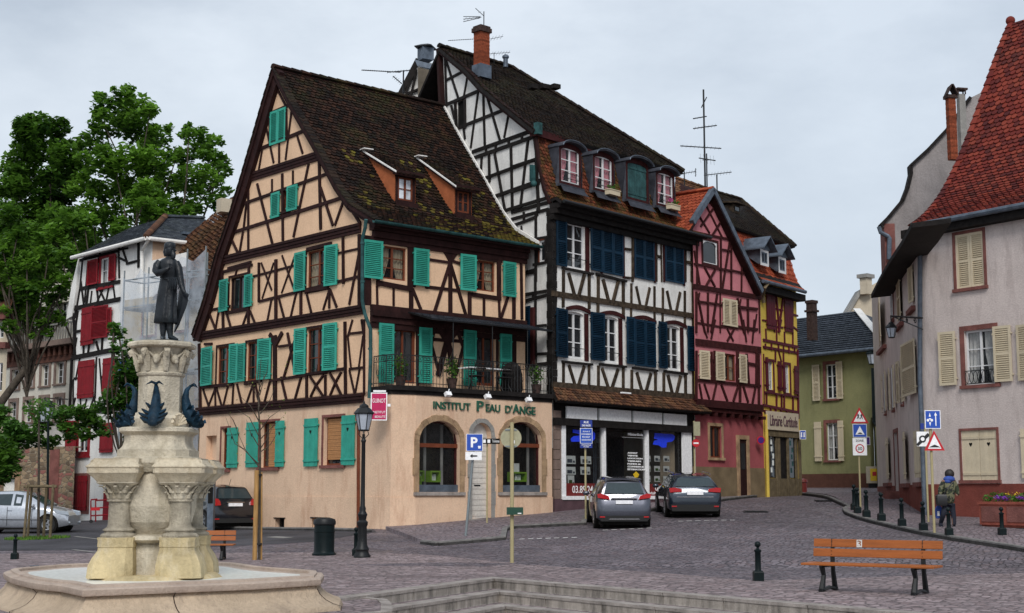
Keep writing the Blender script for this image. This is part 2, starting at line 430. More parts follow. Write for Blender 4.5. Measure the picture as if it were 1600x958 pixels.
mat('ochrebase',(.20,.15,.09),.9,var=.2,scale=1.5,fine=20,bump=.005)
mat('yellowwall',(.70,.51,.10),.9,var=.08,scale=1,fine=20,bump=.004,dirt=(.45,.3,.06),dirtamt=.35)
mat('brownbase',(.12,.055,.04),.85,var=.15,fine=25,bump=.005)
mat('greenwall',(.27,.265,.13),.9,var=.12,scale=.7,fine=20,bump=.005,dirt=(.15,.15,.07),dirtamt=.5)
mat('greywall',(.60,.52,.485),.92,var=.10,scale=.5,fine=22,bump=.005,dirt=(.34,.28,.26),dirtamt=.75)
mat('greywall2',(.31,.28,.27),.92,var=.16,scale=.6,fine=12,bump=.012,dirt=(.16,.145,.14),dirtamt=.6)
mat('redstone',(.21,.085,.072),.85,var=.22,scale=3,fine=25,bump=.006,dirt=(.12,.06,.055),dirtamt=.4)
mat('redbase',(.20,.055,.042),.85,var=.15,scale=1.5,fine=25,bump=.005,dirt=(.12,.05,.04),dirtamt=.4)
mat('tanstone',(.40,.27,.16),.85,var=.3,scale=2.5,fine=25,bump=.008,dirt=(.22,.12,.09),dirtamt=.6)
mat('purplestone',(.12,.07,.08),.8,var=.2,scale=2,fine=25,bump=.005)
mat('cream',(.58,.50,.38),.9,var=.08,scale=.7,fine=18,bump=.004,dirt=(.35,.3,.22),dirtamt=.4)
mat('redshut',(.27,.012,.020),.55,var=.12,fine=40,bump=.002,tintvar=.3)
mat('maroon',(.11,.012,.022),.55,var=.12,fine=40,bump=.002,tintvar=.3)
mat('zinc',(.12,.145,.18),.5,var=.25,scale=4,fine=30,bump=.002,metal=.4)
mat('copper',(.030,.085,.085),.55,var=.4,scale=3,fine=18,bump=.002)
mat('brickred',(.30,.075,.035),.85,var=.3,scale=14,fine=40,bump=.006,tintvar=.5)
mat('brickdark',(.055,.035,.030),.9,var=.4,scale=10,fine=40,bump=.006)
mat('render_brown',(.13,.11,.085),.95,var=.25,scale=1.5,fine=20,bump=.01)
mat('bronze',(.013,.016,.020),.40,var=.45,scale=4,fine=18,bump=.004,metal=0,spec=.28,dirt=(.030,.045,.052),dirtamt=.7)
mat('palewall',(.70,.66,.57),.9,var=.08,scale=.7,fine=18,bump=.004,dirt=(.4,.37,.3),dirtamt=.5)
mat('verdigris',(.010,.032,.056),.5,var=.6,scale=7,fine=22,bump=.004,metal=.1,dirt=(.02,.03,.04),dirtamt=.8)
mat('limestone',(.60,.52,.385),.85,var=.2,scale=2.2,fine=22,bump=.008,dirt=(.30,.22,.12),dirtamt=.7)
mat('limewhite',(.56,.50,.39),.85,var=.22,scale=2.2,fine=22,bump=.010,dirt=(.24,.20,.13),dirtamt=.9)
mat('limeyellow',(.52,.42,.24),.8,var=.25,scale=2.2,fine=20,bump=.008,dirt=(.62,.55,.42),dirtamt=.9)
mat('basin',(.50,.39,.28),.85,var=.14,scale=1.2,fine=20,bump=.010,dirt=(.24,.185,.145),dirtamt=.75)
mat('zincdark',(.045,.048,.06),.55,var=.25,scale=4,fine=30,bump=.002)
mat('kerbdirt',(.055,.052,.05),.85,var=.4,scale=5,fine=30,bump=.006)  # kerb sides: grime and the shade on them painted as one dark colour
mat('limegrey',(.44,.39,.30),.9,var=.3,scale=6,fine=40,bump=.012,dirt=(.22,.19,.15),dirtamt=.7)
mat('basinrim',(.47,.375,.305),.8,var=.12,scale=1.5,fine=25,bump=.006,dirt=(.28,.2,.17),dirtamt=.6)
mat('granite',(.36,.32,.29),.8,var=.22,scale=3,fine=45,bump=.006,dirt=(.10,.085,.075),dirtamt=.75)
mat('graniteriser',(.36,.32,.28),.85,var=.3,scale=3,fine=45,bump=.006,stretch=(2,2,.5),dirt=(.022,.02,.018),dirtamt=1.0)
mat('kerb',(.22,.21,.20),.8,var=.2,scale=4,fine=45,bump=.005,dirt=(.08,.075,.07),dirtamt=.6)
mat('benchwood',(.40,.115,.022),.45,var=.16,scale=3,fine=22,bump=.002,spec=.4,stretch=(.4,6,6),tintvar=.25)
mat('stake',(.42,.24,.09),.7,var=.25,scale=5,fine=25,bump=.004,stretch=(4,4,.4))
mat('polesand',(.42,.36,.20),.5,var=.08,fine=40,bump=.001)
mat('greypole',(.26,.29,.30),.4,var=.1,fine=40,bump=.001,metal=.4)
mat('stake2',(.16,.125,.075),.85,var=.25,scale=5,fine=25,bump=.004)
mat('ochrewall',(.42,.33,.19),.9,var=.12,scale=.8,fine=20,bump=.005,dirt=(.25,.2,.13),dirtamt=.5)
mat('bark',(.085,.07,.055),.9,var=.35,scale=5,fine=25,bump=.02)
mat('slate',(.045,.052,.065),.6,var=.3,scale=4,fine=25,bump=.004,tintvar=.45)
mat('terracotta',(.30,.085,.060),.8,var=.15,scale=4,fine=30,bump=.004)
mat('orangewood',(.42,.13,.055),.8,var=.12,scale=3,fine=25,bump=.003)
mat('concrete',(.30,.29,.27),.9,var=.15,scale=2,fine=25,bump=.004)
mat('asphalt',(.075,.072,.080),.7,var=.35,scale=.5,fine=60,bump=.006,dirt=(.045,.043,.05),dirtamt=.6)
tilemat('tile_old',(.010,.008,.007),(.022,.012,.009),(.050,.023,.015),mossc=(.16,.14,.02),moss=(.055,.058,.016),mossamt=.5,mlo=.50,mhi=.66)
tilemat('tile_dark',(.013,.010,.009),(.022,.015,.012),(.038,.024,.017),moss=(.050,.048,.022),mossamt=.6)
tilemat('tile_mans',(.050,.014,.010),(.13,.034,.020),(.24,.062,.034),moss=(.058,.058,.016),mossamt=1.0,mlo=.42,mhi=.60)
tilemat('tile_red',(.065,.015,.016),(.18,.030,.022),(.26,.052,.032),moss=(.12,.045,.03),mossamt=.35,rough=.75)
tilemat('tile_orange',(.25,.05,.025),(.36,.075,.035),(.45,.11,.05),moss=(.12,.05,.04),mossamt=.3)
tilemat('tile_brown',(.06,.032,.022),(.13,.058,.034),(.20,.10,.05),moss=(.07,.06,.03),mossamt=.6)
tilemat('tile_slate',(.040,.047,.058),(.065,.074,.088),(.10,.115,.13),moss=(.07,.085,.045),mossamt=.5)
tilemat('tile_blue',(.020,.026,.036),(.032,.040,.054),(.048,.058,.075),moss=(.03,.035,.03),mossamt=.2,rough=.5)
plain('white',(.90,.90,.90),.45);plain('black',(.012,.012,.013),.4);plain('blue',(.015,.075,.42),.35);plain('red',(.50,.012,.020),.35);plain('magenta',(.48,.005,.085),.35)
plain('navyblue',(.008,.030,.24),.35);plain('textgreen',(.018,.10,.062),.5);plain('logoblue',(.02,.06,.85),.3);plain('cardwhite',(.85,.90,.86),.4);plain('applegreen',(.22,.42,.03),.5)
plain('signback',(.36,.34,.22),.5,.2);plain('purple',(.05,.015,.16),.4);plain('flower_pink',(.62,.05,.30),.6);plain('flower_purple',(.20,.03,.38),.6)
plain('curtain_pink',(.62,.24,.28),.8);plain('curtain_white',(.62,.62,.60),.8);plain('curtain_beige',(.40,.33,.22),.8);plain('yellow',(.75,.50,.02),.5)
plain('blind',(.42,.20,.075),.7);plain('rollerwhite',(.60,.57,.52),.55);plain('rubber',(.012,.012,.012),.8);plain('lampglass',(.40,.44,.50),.25)
plain('taillight',(.42,.008,.012),.15,coat=1);plain('chrome',(.6,.6,.62),.18,1.0);plain('alloy',(.35,.36,.38),.35,.8);plain('plate',(.9,.9,.92),.4)
plain('carglass',(.035,.05,.055),.06,0,.6);plain('headlight',(.42,.46,.5),.12,.3,coat=1)
plain('water',(.86,.88,.84),.25,0,.5);plain('greenbox',(.006,.05,.028),.4);plain('reddish',(.16,.02,.018),.4)
plain('skin',(.30,.16,.11),.6);plain('hair',(.014,.010,.009),.6);plain('jeans',(.008,.010,.022),.85);plain('hood_blue',(.03,.07,.30),.8)
def carpaint(name,col,metal=.6):
 m=plain(name,col,.28,metal,.5,coat=1);return m
carpaint('paint_grey',(.075,.08,.105));carpaint('paint_blue',(.016,.026,.042));carpaint('paint_black',(.020,.021,.028));carpaint('paint_silver',(.50,.53,.58),.5)
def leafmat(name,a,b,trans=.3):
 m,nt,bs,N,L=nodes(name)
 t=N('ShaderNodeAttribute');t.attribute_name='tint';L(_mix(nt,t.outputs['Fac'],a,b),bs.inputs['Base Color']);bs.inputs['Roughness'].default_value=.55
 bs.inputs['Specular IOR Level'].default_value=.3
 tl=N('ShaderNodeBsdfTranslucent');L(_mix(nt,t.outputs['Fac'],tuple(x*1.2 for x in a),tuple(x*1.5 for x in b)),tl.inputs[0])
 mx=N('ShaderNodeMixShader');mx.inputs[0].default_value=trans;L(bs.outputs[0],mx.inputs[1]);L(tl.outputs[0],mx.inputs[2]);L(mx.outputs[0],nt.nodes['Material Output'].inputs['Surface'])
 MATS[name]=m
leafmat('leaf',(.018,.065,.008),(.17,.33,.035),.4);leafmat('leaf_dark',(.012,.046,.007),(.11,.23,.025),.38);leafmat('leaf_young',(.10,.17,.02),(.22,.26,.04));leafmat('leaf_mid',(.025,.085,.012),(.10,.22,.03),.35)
m,nt,b,N,L=nodes('camo');v=_coord(nt)
c=_mix(nt,_mul(nt,_noise(nt,v,9,2,.5,.49,.51),1.0),(.022,.032,.014),(.13,.125,.07));c=_mix(nt,_noise(nt,_coord(nt,(1.3,1,1.7)),8,2,.5,.55,.57),c,(.010,.012,.010));L(c,b.inputs['Base Color']);b.inputs['Roughness'].default_value=.85;MATS['camo']=m
m,nt,b,N,L=nodes('netting');b.inputs['Base Color'].default_value=(.45,.50,.56,1);b.inputs['Roughness'].default_value=.7
tr=N('ShaderNodeBsdfTransparent');mx=N('ShaderNodeMixShader');rr=N('ShaderNodeMapRange');rr.inputs[3].default_value=.28;rr.inputs[4].default_value=.62
L(_noise(nt,_coord(nt),1.6,5),rr.inputs[0]);L(rr.outputs[0],mx.inputs[0]);L(tr.outputs[0],mx.inputs[1]);L(b.outputs[0],mx.inputs[2]);L(mx.outputs[0],nt.nodes['Material Output'].inputs['Surface']);MATS['netting']=m
m,nt,b,N,L=nodes('rubble');v=_coord(nt,(1,1,1.5))
vo=N('ShaderNodeTexVoronoi');vo.inputs['Scale'].default_value=3.6;L(v,vo.inputs['Vector']);ve=N('ShaderNodeTexVoronoi');ve.feature='DISTANCE_TO_EDGE';ve.inputs['Scale'].default_value=3.6;L(v,ve.inputs['Vector'])
sc_=N('ShaderNodeSeparateColor');L(vo.outputs['Color'],sc_.inputs[0]);c=_mix(nt,sc_.outputs[0],(.10,.07,.045),(.36,.26,.16));c=_mix(nt,_mul(nt,sc_.outputs[1],.8,'GREATER_THAN'),c,(.25,.10,.08))
j=N('ShaderNodeMapRange');j.inputs[1].default_value=.0;j.inputs[2].default_value=.08;L(ve.outputs[0],j.inputs[0]);c=_mix(nt,j.outputs[0],(.30,.25,.18),c);L(c,b.inputs['Base Color']);b.inputs['Roughness'].default_value=.9;_bump(nt,b,j.outputs[0],.03);MATS['rubble']=m
MT=MATS
cobble('cob_road',(.13,.11,.128),(.285,.24,.26),(.04,.035,.04),wet=.12,big=.6)
cobble('cob_plaza',(.22,.17,.175),(.48,.38,.38),(.10,.08,.08),big=.45,sx=5.6,sy=10)
cobble('cob_pave',(.19,.155,.17),(.33,.27,.285),(.09,.075,.08),big=.4,sx=7,sy=8)
E0=onz(772,905,0);EL=onz(553,934,0);ER=onz(1180,939.5,0)
dL_=(EL-E0).normalized();dR_=(ER-E0).normalized()
nL=Vector((-dL_.y,dL_.x,0));nL=nL if nL.dot(ER-E0)>0 else-nL
nR=Vector((-dR_.y,dR_.x,0));nR=nR if nR.dot(EL-E0)>0 else-nR
def vlines(dist):
 a=(nL*dist);b=(nR*dist)
 det=nL.x*nR.y-nL.y*nR.x
 cx=(dist*nR.y-nL.y*dist)/det;cy=(nL.x*dist-dist*nR.x)/det
 return E0+Vector((cx,cy,0))
xs=sorted(set([-400,-300,-200,-150,-110,-80,-60,-50]+[-42+i*1.0 for i in range(80)]+[42,50,65,90,130,200,300,400]))
ys=sorted(set([-20,0,8]+[14+i*.8 for i in range(90)]+[90,95,100,110,130,160,200,300,500,800,1200]))
bm=bmesh.new();gv={}
for i,x in enumerate(xs):
 for j,y in enumerate(ys):gv[i,j]=bm.verts.new((x,y,0))
for i in range(len(xs)-1):
 for j in range(len(ys)-1):bm.faces.new((gv[i,j],gv[i+1,j],gv[i+1,j+1],gv[i,j+1]))
for n_ in(nL,nR):bmesh.ops.bisect_plane(bm,geom=bm.verts[:]+bm.edges[:]+bm.faces[:],plane_co=E0,plane_no=n_)
kill=[f for f in bm.faces if(f.calc_center_median()-E0).dot(nL)>0 and(f.calc_center_median()-E0).dot(nR)>0]
bmesh.ops.delete(bm,geom=kill,context='FACES')
for v in bm.verts:v.co.z=g(v.co.x,v.co.y)
me=bpy.data.meshes.new('ground');bm.to_mesh(me);bm.free();me.materials.append(MT['cob_road'])
for p in me.polygons:p.use_smooth=True
go=bpy.data.objects.new('ground',me);C.objects.link(go);go['kind']='structure'
def sheet(name,pts,m,h=.004,side=0.0,kerb=None,kw=.16,grid=.7,kind='structure'):
 """polygon laid over the terrain h above it; side = height of a real vertical edge"""
 bm=bmesh.new();f=bm.faces.new([bm.verts.new((p[0],p[1],0))for p in pts])
 x0,x1=min(p[0]for p in pts),max(p[0]for p in pts);y0,y1=min(p[1]for p in pts),max(p[1]for p in pts)
 bmesh.ops.triangulate(bm,faces=bm.faces[:])
 for ax,a,b in((0,x0,x1),(1,y0,y1)):
  t=a+grid
  while t<b:
   co=Vector((t,0,0))if ax==0 else Vector((0,t,0));no=Vector((1,0,0))if ax==0 else Vector((0,1,0))
   bmesh.ops.bisect_plane(bm,geom=bm.verts[:]+bm.edges[:]+bm.faces[:],plane_co=co,plane_no=no);t+=grid
 if side:
  be=[e for e in bm.edges if e.is_boundary];r=bmesh.ops.extrude_edge_only(bm,edges=be)
  low={v for v in r['geom']if isinstance(v,bmesh.types.BMVert)}
 else:low=set()
 for v in bm.verts:v.co.z=g(v.co.x,v.co.y)+h-(side if v in low else 0)
 bmesh.ops.recalc_face_normals(bm,faces=bm.faces)
 me=bpy.data.meshes.new(name);bm.to_mesh(me);bm.free();me.materials.append(m)
 o=bpy.data.objects.new(name,me);C.objects.link(o)
 if kind:o['kind']=kind
 return o
def kerbline(name,pts,w=.15,h=.115,m=None,gap=True):
 """kerb stones along a plan polyline; top h above the terrain"""
 mb=MB();m2=MB()
 for a,b in zip(pts,pts[1:]):
  a,b=Vector((a[0],a[1],0)),Vector((b[0],b[1],0));L_=(b-a).length;n=max(1,int(L_/.9));d=(b-a).normalized();q=Vector((-d.y,d.x,0))*w/2
  for i in range(n):
   p,r=a.lerp(b,i/n)+d*.006,a.lerp(b,(i+1)/n)-d*.006
   vs=[]
   for c in(p-q,r-q,r+q,p+q):vs.append(Vector((c.x,c.y,g(c.x,c.y)+h+U(-.003,.003))))
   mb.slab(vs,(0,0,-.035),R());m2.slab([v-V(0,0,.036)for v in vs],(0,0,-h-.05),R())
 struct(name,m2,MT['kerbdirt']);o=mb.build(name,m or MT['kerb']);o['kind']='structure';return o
fr=[onz(x,y,0)for x,y in((330,868),(560,869),(675,873),(800,883),(1000,893),(1185,907.5),(1420,900),(1600,896))]
pl=[(-40,37.5)]+[(p.x,min(p.y,36))for p in fr]
pz=[(p[0],p[1])for p in pl]+[(30,26)]
cR=E0+dR_*30;cL=E0+dL_*24
pz+=[(30,cR.y),(cR.x,cR.y),(E0.x,E0.y),(cL.x,cL.y),(-40,cL.y)]
sheet('plaza',pz,MT['cob_plaza'],.004,grid=2.0)
RIS,TRD=.165,.52
mb_t,mb_c,mb_r=MB(),MB(),MB()
for k in range(0,4):
 z=-RIS*k;c=vlines(TRD*k);c2=vlines(TRD*(k+1));cc=vlines(TRD*k-.30 if k else-.30)
 la,ra=c+dL_*24,c+dR_*34
 for arm,d in(('l',dL_),('r',dR_)):
  L_=16 if arm=='l' else 30;p=0.0;nrm=nL if arm=='l' else nR
  while p<L_:
   q=p+U(1.2,1.9);a=c+d*(p+.010);b=c+d*(q-.010)
   ti=R();o1,o2=(cc-c),Vector((0,0,0))
   back=-nrm*.30
   a2=(cc if p==0 else a+back);b2=b+back
   mb_c.slab([Vector((v.x,v.y,z+.012))for v in(a,b,b2,a2)],(0,0,-.045),ti)
   if p==0:a=c-d*.05
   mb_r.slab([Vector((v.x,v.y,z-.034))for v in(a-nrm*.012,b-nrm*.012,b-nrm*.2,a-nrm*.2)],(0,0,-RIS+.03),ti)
   p=q
 if k:
  pr=vlines(TRD*(k-1))
  for d in(dL_,dR_):
   mb_t.poly([Vector((v.x,v.y,z))for v in(pr,pr+d*40,c+d*40,c)])
c=vlines(TRD*3);z=-RIS*4
mb_t.poly([Vector((v.x,v.y,z))for v in(c,c+dL_*40,Vector((0,-20,0)),c+dR_*40)])
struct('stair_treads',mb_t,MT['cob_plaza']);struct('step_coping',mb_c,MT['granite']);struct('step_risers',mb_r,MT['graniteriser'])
kp=[ghit(x,y)for x,y in((1328,795),(1320,799),(1323,804),(1340,811),(1370,819.5),(1405,828),(1445,836.5),(1490,845),(1540,852.5),(1600,862),(1660,870))]
kp=[(p.x,p.y)for p in kp]
right_pave=kp+[(22,30),(22,60),(13.5,72),(12.6,60)]
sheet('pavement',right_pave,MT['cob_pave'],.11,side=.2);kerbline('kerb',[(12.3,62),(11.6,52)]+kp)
kq=[ghit(x,y)for x,y in((660,850),(684,853),(786,844),(789,830),(800,826),(860,823),(912,820.5),(915,811))]
kq=[(p.x,p.y)for p in kq]
h2e=gat(1092,51.6)
left_pave=kq+[(gat(925,44.2).x,44.2),(gat(1030,47.5).x,47.5),(h2e.x,50.2),(gat(1190,56).x,56.6),(4,60),(-3.4,45),(-3.7,41.9)]
sheet('pavement',left_pave,MT['cob_pave'],.10,side=.18)
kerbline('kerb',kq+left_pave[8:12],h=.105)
lr=[(-60,37.6),(-9,37.4),(-5.4,38.6),(-3.9,41.2),(-4.1,42.3),(-12,51.4),(-14,60),(-14,80),(-60,80)]
sheet('road',lr,MT['asphalt'],.004,grid=1.5)
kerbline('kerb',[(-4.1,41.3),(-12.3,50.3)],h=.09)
pm=MB()
def dash(px0,py0,px1,py1,n,w=.10,h=.008):
 a,b=ghit(px0,py0),ghit(px1,py1)
 for i in range(n):
  p,q=a.lerp(b,(i+.12)/n),a.lerp(b,(i+.72)/n);d=(q-p).normalized();s_=Vector((-d.y,d.x,0))*w/2
  pm.poly([Vector((v.x,v.y,g(v.x,v.y)+h))for v in(p-s_,q-s_,q+s_,p+s_)])
dash(810,843,905,840,7);dash(940,829,1022,825.5,6);dash(1058,815,1152,813,7)
struct('road_marking',pm,MT['whitewash'])
pm=MB();dash(418,839,465,842,1,.35,.012);dash(100,858,230,873,1,.12,.012);dash(110,838,170,845,1,.12,.012);struct('road_marking',pm,MT['concrete'])
for px,py in((1290,783),(1180,800)):
 p=ghit(px,py);mb=MB()
 for i in range(9):mb.box((p.x,p.y-.3+i*.075,p.z+.010+.02*(i%2)),(.7,.04,.012))
 mb.box((p.x,p.y,p.z+.006),(.8,.72,.012));o=mb.build('drain_cover',MT['iron'])
 props(o,'square iron drain cover in the road'+(' near the tip of the right pavement' if px>1200 else ' in front of the dark estate car'),'drain cover')
Z3,Z4,Z5,Z6=ZM(290,80,2.9935),ZM(290,350,3.1935),ZM(540,320,2.994),ZM(560,0,2.903)
Z7,Z8,ZC5,ZC6=ZM(300,600,3.42),ZM(560,600,3.194),ZM(560,240,3.992),ZM(560,480,5.0)
dRv,dLv=Vector((.7487,.6629,0)),Vector((-.662,.749,0))
UC=(-4.28,42.79);L1=Face(UC,dLv);F1=Face(UC,dRv);CC=Vector((-3.58,42.0,0));DC=Vector((-2.87,42.34,0));S1=Face(DC,dRv);CH=Face(CC,DC-CC)
G2=Face((1.35,46.3),(-.571,.821))
def rz(face,Z,q):return face.rect(Z(q[0],q[1]),Z(q[2],q[3]))
h1=thing('corner_house','peach plastered timber-framed corner house with steep dark roof, turquoise shutters and balcony','house',(-4.28,42.79,.45))
z1f=4.45
gw=[L1.uz(p)for p in((578,621),(569.5,350),(524,293),(490,230),(454,168),(426,112),(411,160),(391,235),(371,300),(348,372),(325,450),(309,515),(314,545),(313,640))]
gw[0]=(.0,z1f);gw[1]=(.0,gw[1][1]);gw[-1]=(gw[-1][0],z1f)
gwin={'a':(rz(L1,Z3,(455,655,492,755)),[(408,668,447,775),(485,635,528,740)],Z3,2),'b':(rz(L1,Z4,(222,270,303,418)),[(178,283,222,433),(303,257,340,410)],Z4,1),'c':(rz(L1,Z4,(607,140,710,318)),[(552,147,605,330),(710,112,763,303)],Z4,3),'d':(rz(L1,Z4,(160,615,235,795)),[(88,620,145,803),(228,602,264,790)],Z4,3),'e':(rz(L1,Z4,(306,592,378,775)),[(266,600,303,785),(377,577,430,773)],Z4,3),'f':(rz(L1,Z4,(607,525,703,738)),[(555,525,605,748),(702,500,760,727)],Z4,3)}
mb=MB();L1.wall(mb,gw,[rectuz(v[0])for v in gwin.values()])
fw_=[(0,z1f+.2),(6.30,z1f+.2),(6.30,9.7),(0,9.7)]
fwin={'g':(rz(F1,Z5,(163,188,283,358)),[(72,162,160,352),(310,203,378,385)]),'h':(rz(F1,Z5,(600,255,700,410)),[(528,230,597,408),(725,265,787,435)])}
fdoor={'i':(rz(F1,Z5,(216,572,330,838)),[(150,553,214,838),(338,573,393,838)]),'j':(rz(F1,Z5,(604,603,700,850)),[(543,585,603,850),(715,603,768,850)])}
F1.wall(mb,fw_,[rectuz(v[0])for v in list(fwin.values())+list(fdoor.values())])
b0=L1.pt(gw[-1][0],0);b1=b0+dRv*5
mb.poly([b0+V(0,0,0),b1,b1+V(0,0,7),b0+V(0,0,7)]);mb.build('wall',MT['peach'],h1)
ggw=[(-1.056,-.2),(gw[-1][0],-.2),(gw[-1][0],z1f+.15),(-1.056,z1f+.15)]
gl={'niche':rz(L1,Z7,(77,278,128,430)),'a':rz(L1,Z7,(160,238,197,455)),'b':rz(L1,Z7,(368,205,458,445)),'c':rz(L1,Z7,(705,180,808,432)),'v1':rz(L1,Z7,(447,718,495,768)),'v2':rz(L1,Z7,(643,716,700,768))}
mb=MB();L1.wall(mb,ggw,[rectuz(v)for v in gl.values()],depth=.22)
cwid=(DC-CC).length
CH.wall(mb,[(0,-.2),(cwid,-.2),(cwid,z1f+.15),(0,z1f+.15)])
SE=5.57
ar1=rz(S1,Z8,(303,180,505,540));ar2=rz(S1,Z8,(718,185,915,540));ad=rz(S1,Z8,(566,192,662,672))
S1.wall(mb,[(0,-.2),(SE,-.2),(SE,z1f+.15),(0,z1f+.15)],[archuz(ar1,.62),archuz(ad,.42),archuz(ar2,.62)],depth=.28)
w0=mb.build('ground_floor_wall',MT['peach_g'],h1)
pl_=MB();zp=L1.uz((500,776))[1]
for a,b,c_,d in((-1.07,gl['v2'][0],-.2,zp),(gl['v2'][1],gl['v1'][0],-.2,zp),(gl['v1'][1],gw[-1][0],-.2,zp),(gl['v2'][0],gl['v2'][1],gl['v2'][3],zp),(gl['v1'][0],gl['v1'][1],gl['v1'][3],zp)):L1.fbox(pl_,a,b,c_,d,-.03,.018)
zs=S1.uz((740,777))[1]
pl_.build('plinth',MT['peach_g'],h1);pl_=MB()
CH.fbox(pl_,-.01,cwid+.005,-.2,zs,-.03,.02);S1.fbox(pl_,0,ad[0]-.22,-.2,zs,-.03,.022);pl_.build('plinth',MT['peach_g'],h1);pl_=MB();S1.fbox(pl_,ad[1]+.22,SE,-.2,zs,-.03,.022)
pl_.build('plinth',MT['peach_g'],h1)
tb=MB()
timbers(L1,Z3,[(438,168,392,290,12),(428,172,474,262,12),(378,300,492,250,15),(370,310,414,522,11),(500,260,470,508,11),(325,468,568,368,17),(360,465,345,555,10),(440,435,440,522,11),(525,398,550,478,10),(268,716,672,572,14),(296,640,296,932,13),(407,600,407,668,9),(455,575,458,885,15),(505,560,505,625,9),(578,530,508,870,13),(628,510,635,832,17),(338,622,410,905,12),(635,640,692,815,13),(742,700,702,815,12),(215,852,742,684,15),(212,868,250,948,11),(272,845,256,942,10),(288,710,275,830,9),(748,690,820,805,15),(400,775,530,732,12),(396,300,400,432,12),(474,275,476,405,12),(398,432,478,405,12),(404,660,408,778,9)],tb)
timbers(L1,Z4,[(186,235,192,535,15),(320,205,318,505,14),(370,195,370,390,11),(455,180,455,480,18),(580,335,580,458,14),(790,68,792,298,12),(872,55,872,405,18),(340,262,555,205,11),(760,147,872,122,11),(370,387,870,262,14),(120,432,222,410,13),(380,195,432,330,9),(442,195,385,372,9),(484,158,545,330,9),(552,148,482,345,9),(432,375,410,488,12),(468,370,494,468,12),(555,345,528,462,12),(605,340,630,442,12),(720,322,720,420,13),(720,330,690,428,11),(725,330,757,415,12),(868,150,820,402,13),(205,435,232,528,12),(315,430,285,518,11),(325,435,352,502,10),(120,442,155,532,11),(168,435,152,532,9),(262,220,252,258,8),(190,240,335,205,14),(215,222,330,190,12),(205,445,315,425,16),(600,335,715,318,16),(610,128,730,98,18),(450,560,450,895,28),(425,552,452,600,22),(485,545,455,600,22),(513,545,550,738,11),(548,585,495,765,11),(468,612,552,600,11),(428,782,605,755,13),(88,815,235,800,16),(300,798,382,782,14),(800,490,803,850,14),(893,478,893,850,15),(835,480,812,562,13),(880,478,895,585,12),(815,548,887,540,12),(812,560,828,722,9),(888,560,866,722,9),(820,724,890,716,12),(820,730,845,842,10),(872,720,850,842,10),(88,820,120,915,10),(152,818,116,912,10),(150,818,152,912,10),(156,815,185,915,10),(215,808,190,912,10),(242,800,236,912,10),(260,800,286,908,10),(345,785,305,902,10),(343,790,343,900,10),(348,785,376,902,10),(427,775,395,898,11),(480,765,510,892,12),(582,758,546,888,12),(608,755,608,878,16),(625,762,655,805,10),(655,805,628,862,10),(692,755,655,805,10),(655,805,690,860,10),(724,745,752,792,10),(752,792,726,855,10),(780,742,752,792,10),(752,792,780,852,10),(702,755,702,858,11),(600,752,800,722,14),(430,590,425,775,12),(72,600,78,915,16),(100,600,135,598,12)],tb)
def band(face,Z,x1,y1,x2,y2,th,o):
 a,b=face.uz(Z(x1,y1)),face.uz(Z(x2,y2));Zs=Z(1,0)[0]-Z(0,0)[0];w=th*Zs*face.pt(*a).y/2229;z=(a[1]+b[1])/2;u0,u1=sorted((a[0],b[0]))
 k=3
 for i in range(k):face.fbox(tb,u0,u1,z-w/2+w*i/k+.008,z-w/2+w*(i+1)/k-.004,-.02,o*(1+.35*i)if o>0 else-o*(1+.35*(k-1-i)),R())
band(L1,Z3,286,604,628,482,44,.05);band(L1,Z4,150,195,878,18,44,.07);band(L1,Z4,45,565,888,428,42,.07);band(L1,Z4,62,938,892,868,42,.07)
timbers(F1,Z5,[(100,150,100,465,34),(145,380,147,468,11),(223,385,223,472,11),(305,395,305,488,24),(312,395,350,490,16),(380,188,380,392,12),(385,256,480,270,13),(372,384,530,402,15),(488,200,488,510,22),(452,200,488,262,20),(525,208,490,262,20),(486,275,415,498,16),(490,280,560,515,16),(495,262,530,275,13),(578,412,578,518,20),(645,435,645,522,12),(715,430,718,525,11),(757,432,725,528,13),(785,435,785,532,18),(300,180,300,388,30),(320,195,320,385,10),(125,158,320,190,30),(145,365,305,395,24),(590,240,725,262,24),(714,250,715,440,22),(590,420,722,440,20),(818,250,822,535,12),(150,350,150,380,14),(475,580,475,652,30),(412,580,398,655,14),(430,575,470,640,22),(522,580,480,645,22),(520,590,545,660,13),(398,630,548,640,15),(470,645,430,795,26),(478,645,505,800,26),(398,655,435,790,12),(548,660,515,790,12),(786,590,786,875,28),(130,545,130,560,12),(335,560,335,845,14),(708,600,708,860,14)],tb)
F1.fbox(tb,3.0,3.2,5.6,5.8,0,.06)
for i,(z_,o)in enumerate(((9.62,.22),(9.42,.14),(9.26,.07))):F1.fbox(tb,-.02-.1*(i==0),6.34,z_-.09,z_+.10,-.02,o,R())
for i,(z_,o)in enumerate(((7.16,.10),(6.98,.16),(6.80,.09),(6.62,.05))):F1.fbox(tb,-.05,6.3,z_-.085,z_+.085,-.02,o,R())
tb.build('timber_frame',MT['wood'],h1)
for k,(r,sh,Z,rows)in gwin.items():
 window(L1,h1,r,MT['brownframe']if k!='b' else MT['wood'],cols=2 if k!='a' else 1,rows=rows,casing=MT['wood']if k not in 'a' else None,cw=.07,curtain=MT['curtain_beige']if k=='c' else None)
 for q in sh:shutter(L1,h1,rz(L1,Z,q),MT['turq'])
shutter(L1,h1,rz(L1,Z3,(403,288,472,420)),MT['turq'],off=.04,double=True)
for k,(r,sh)in fwin.items():
 window(F1,h1,r,MT['brownframe'],cols=2,rows=3,curtain=MT['curtain_beige'],casing=None)
 for q in sh:shutter(F1,h1,rz(F1,Z5,q),MT['turq'],off=.10)
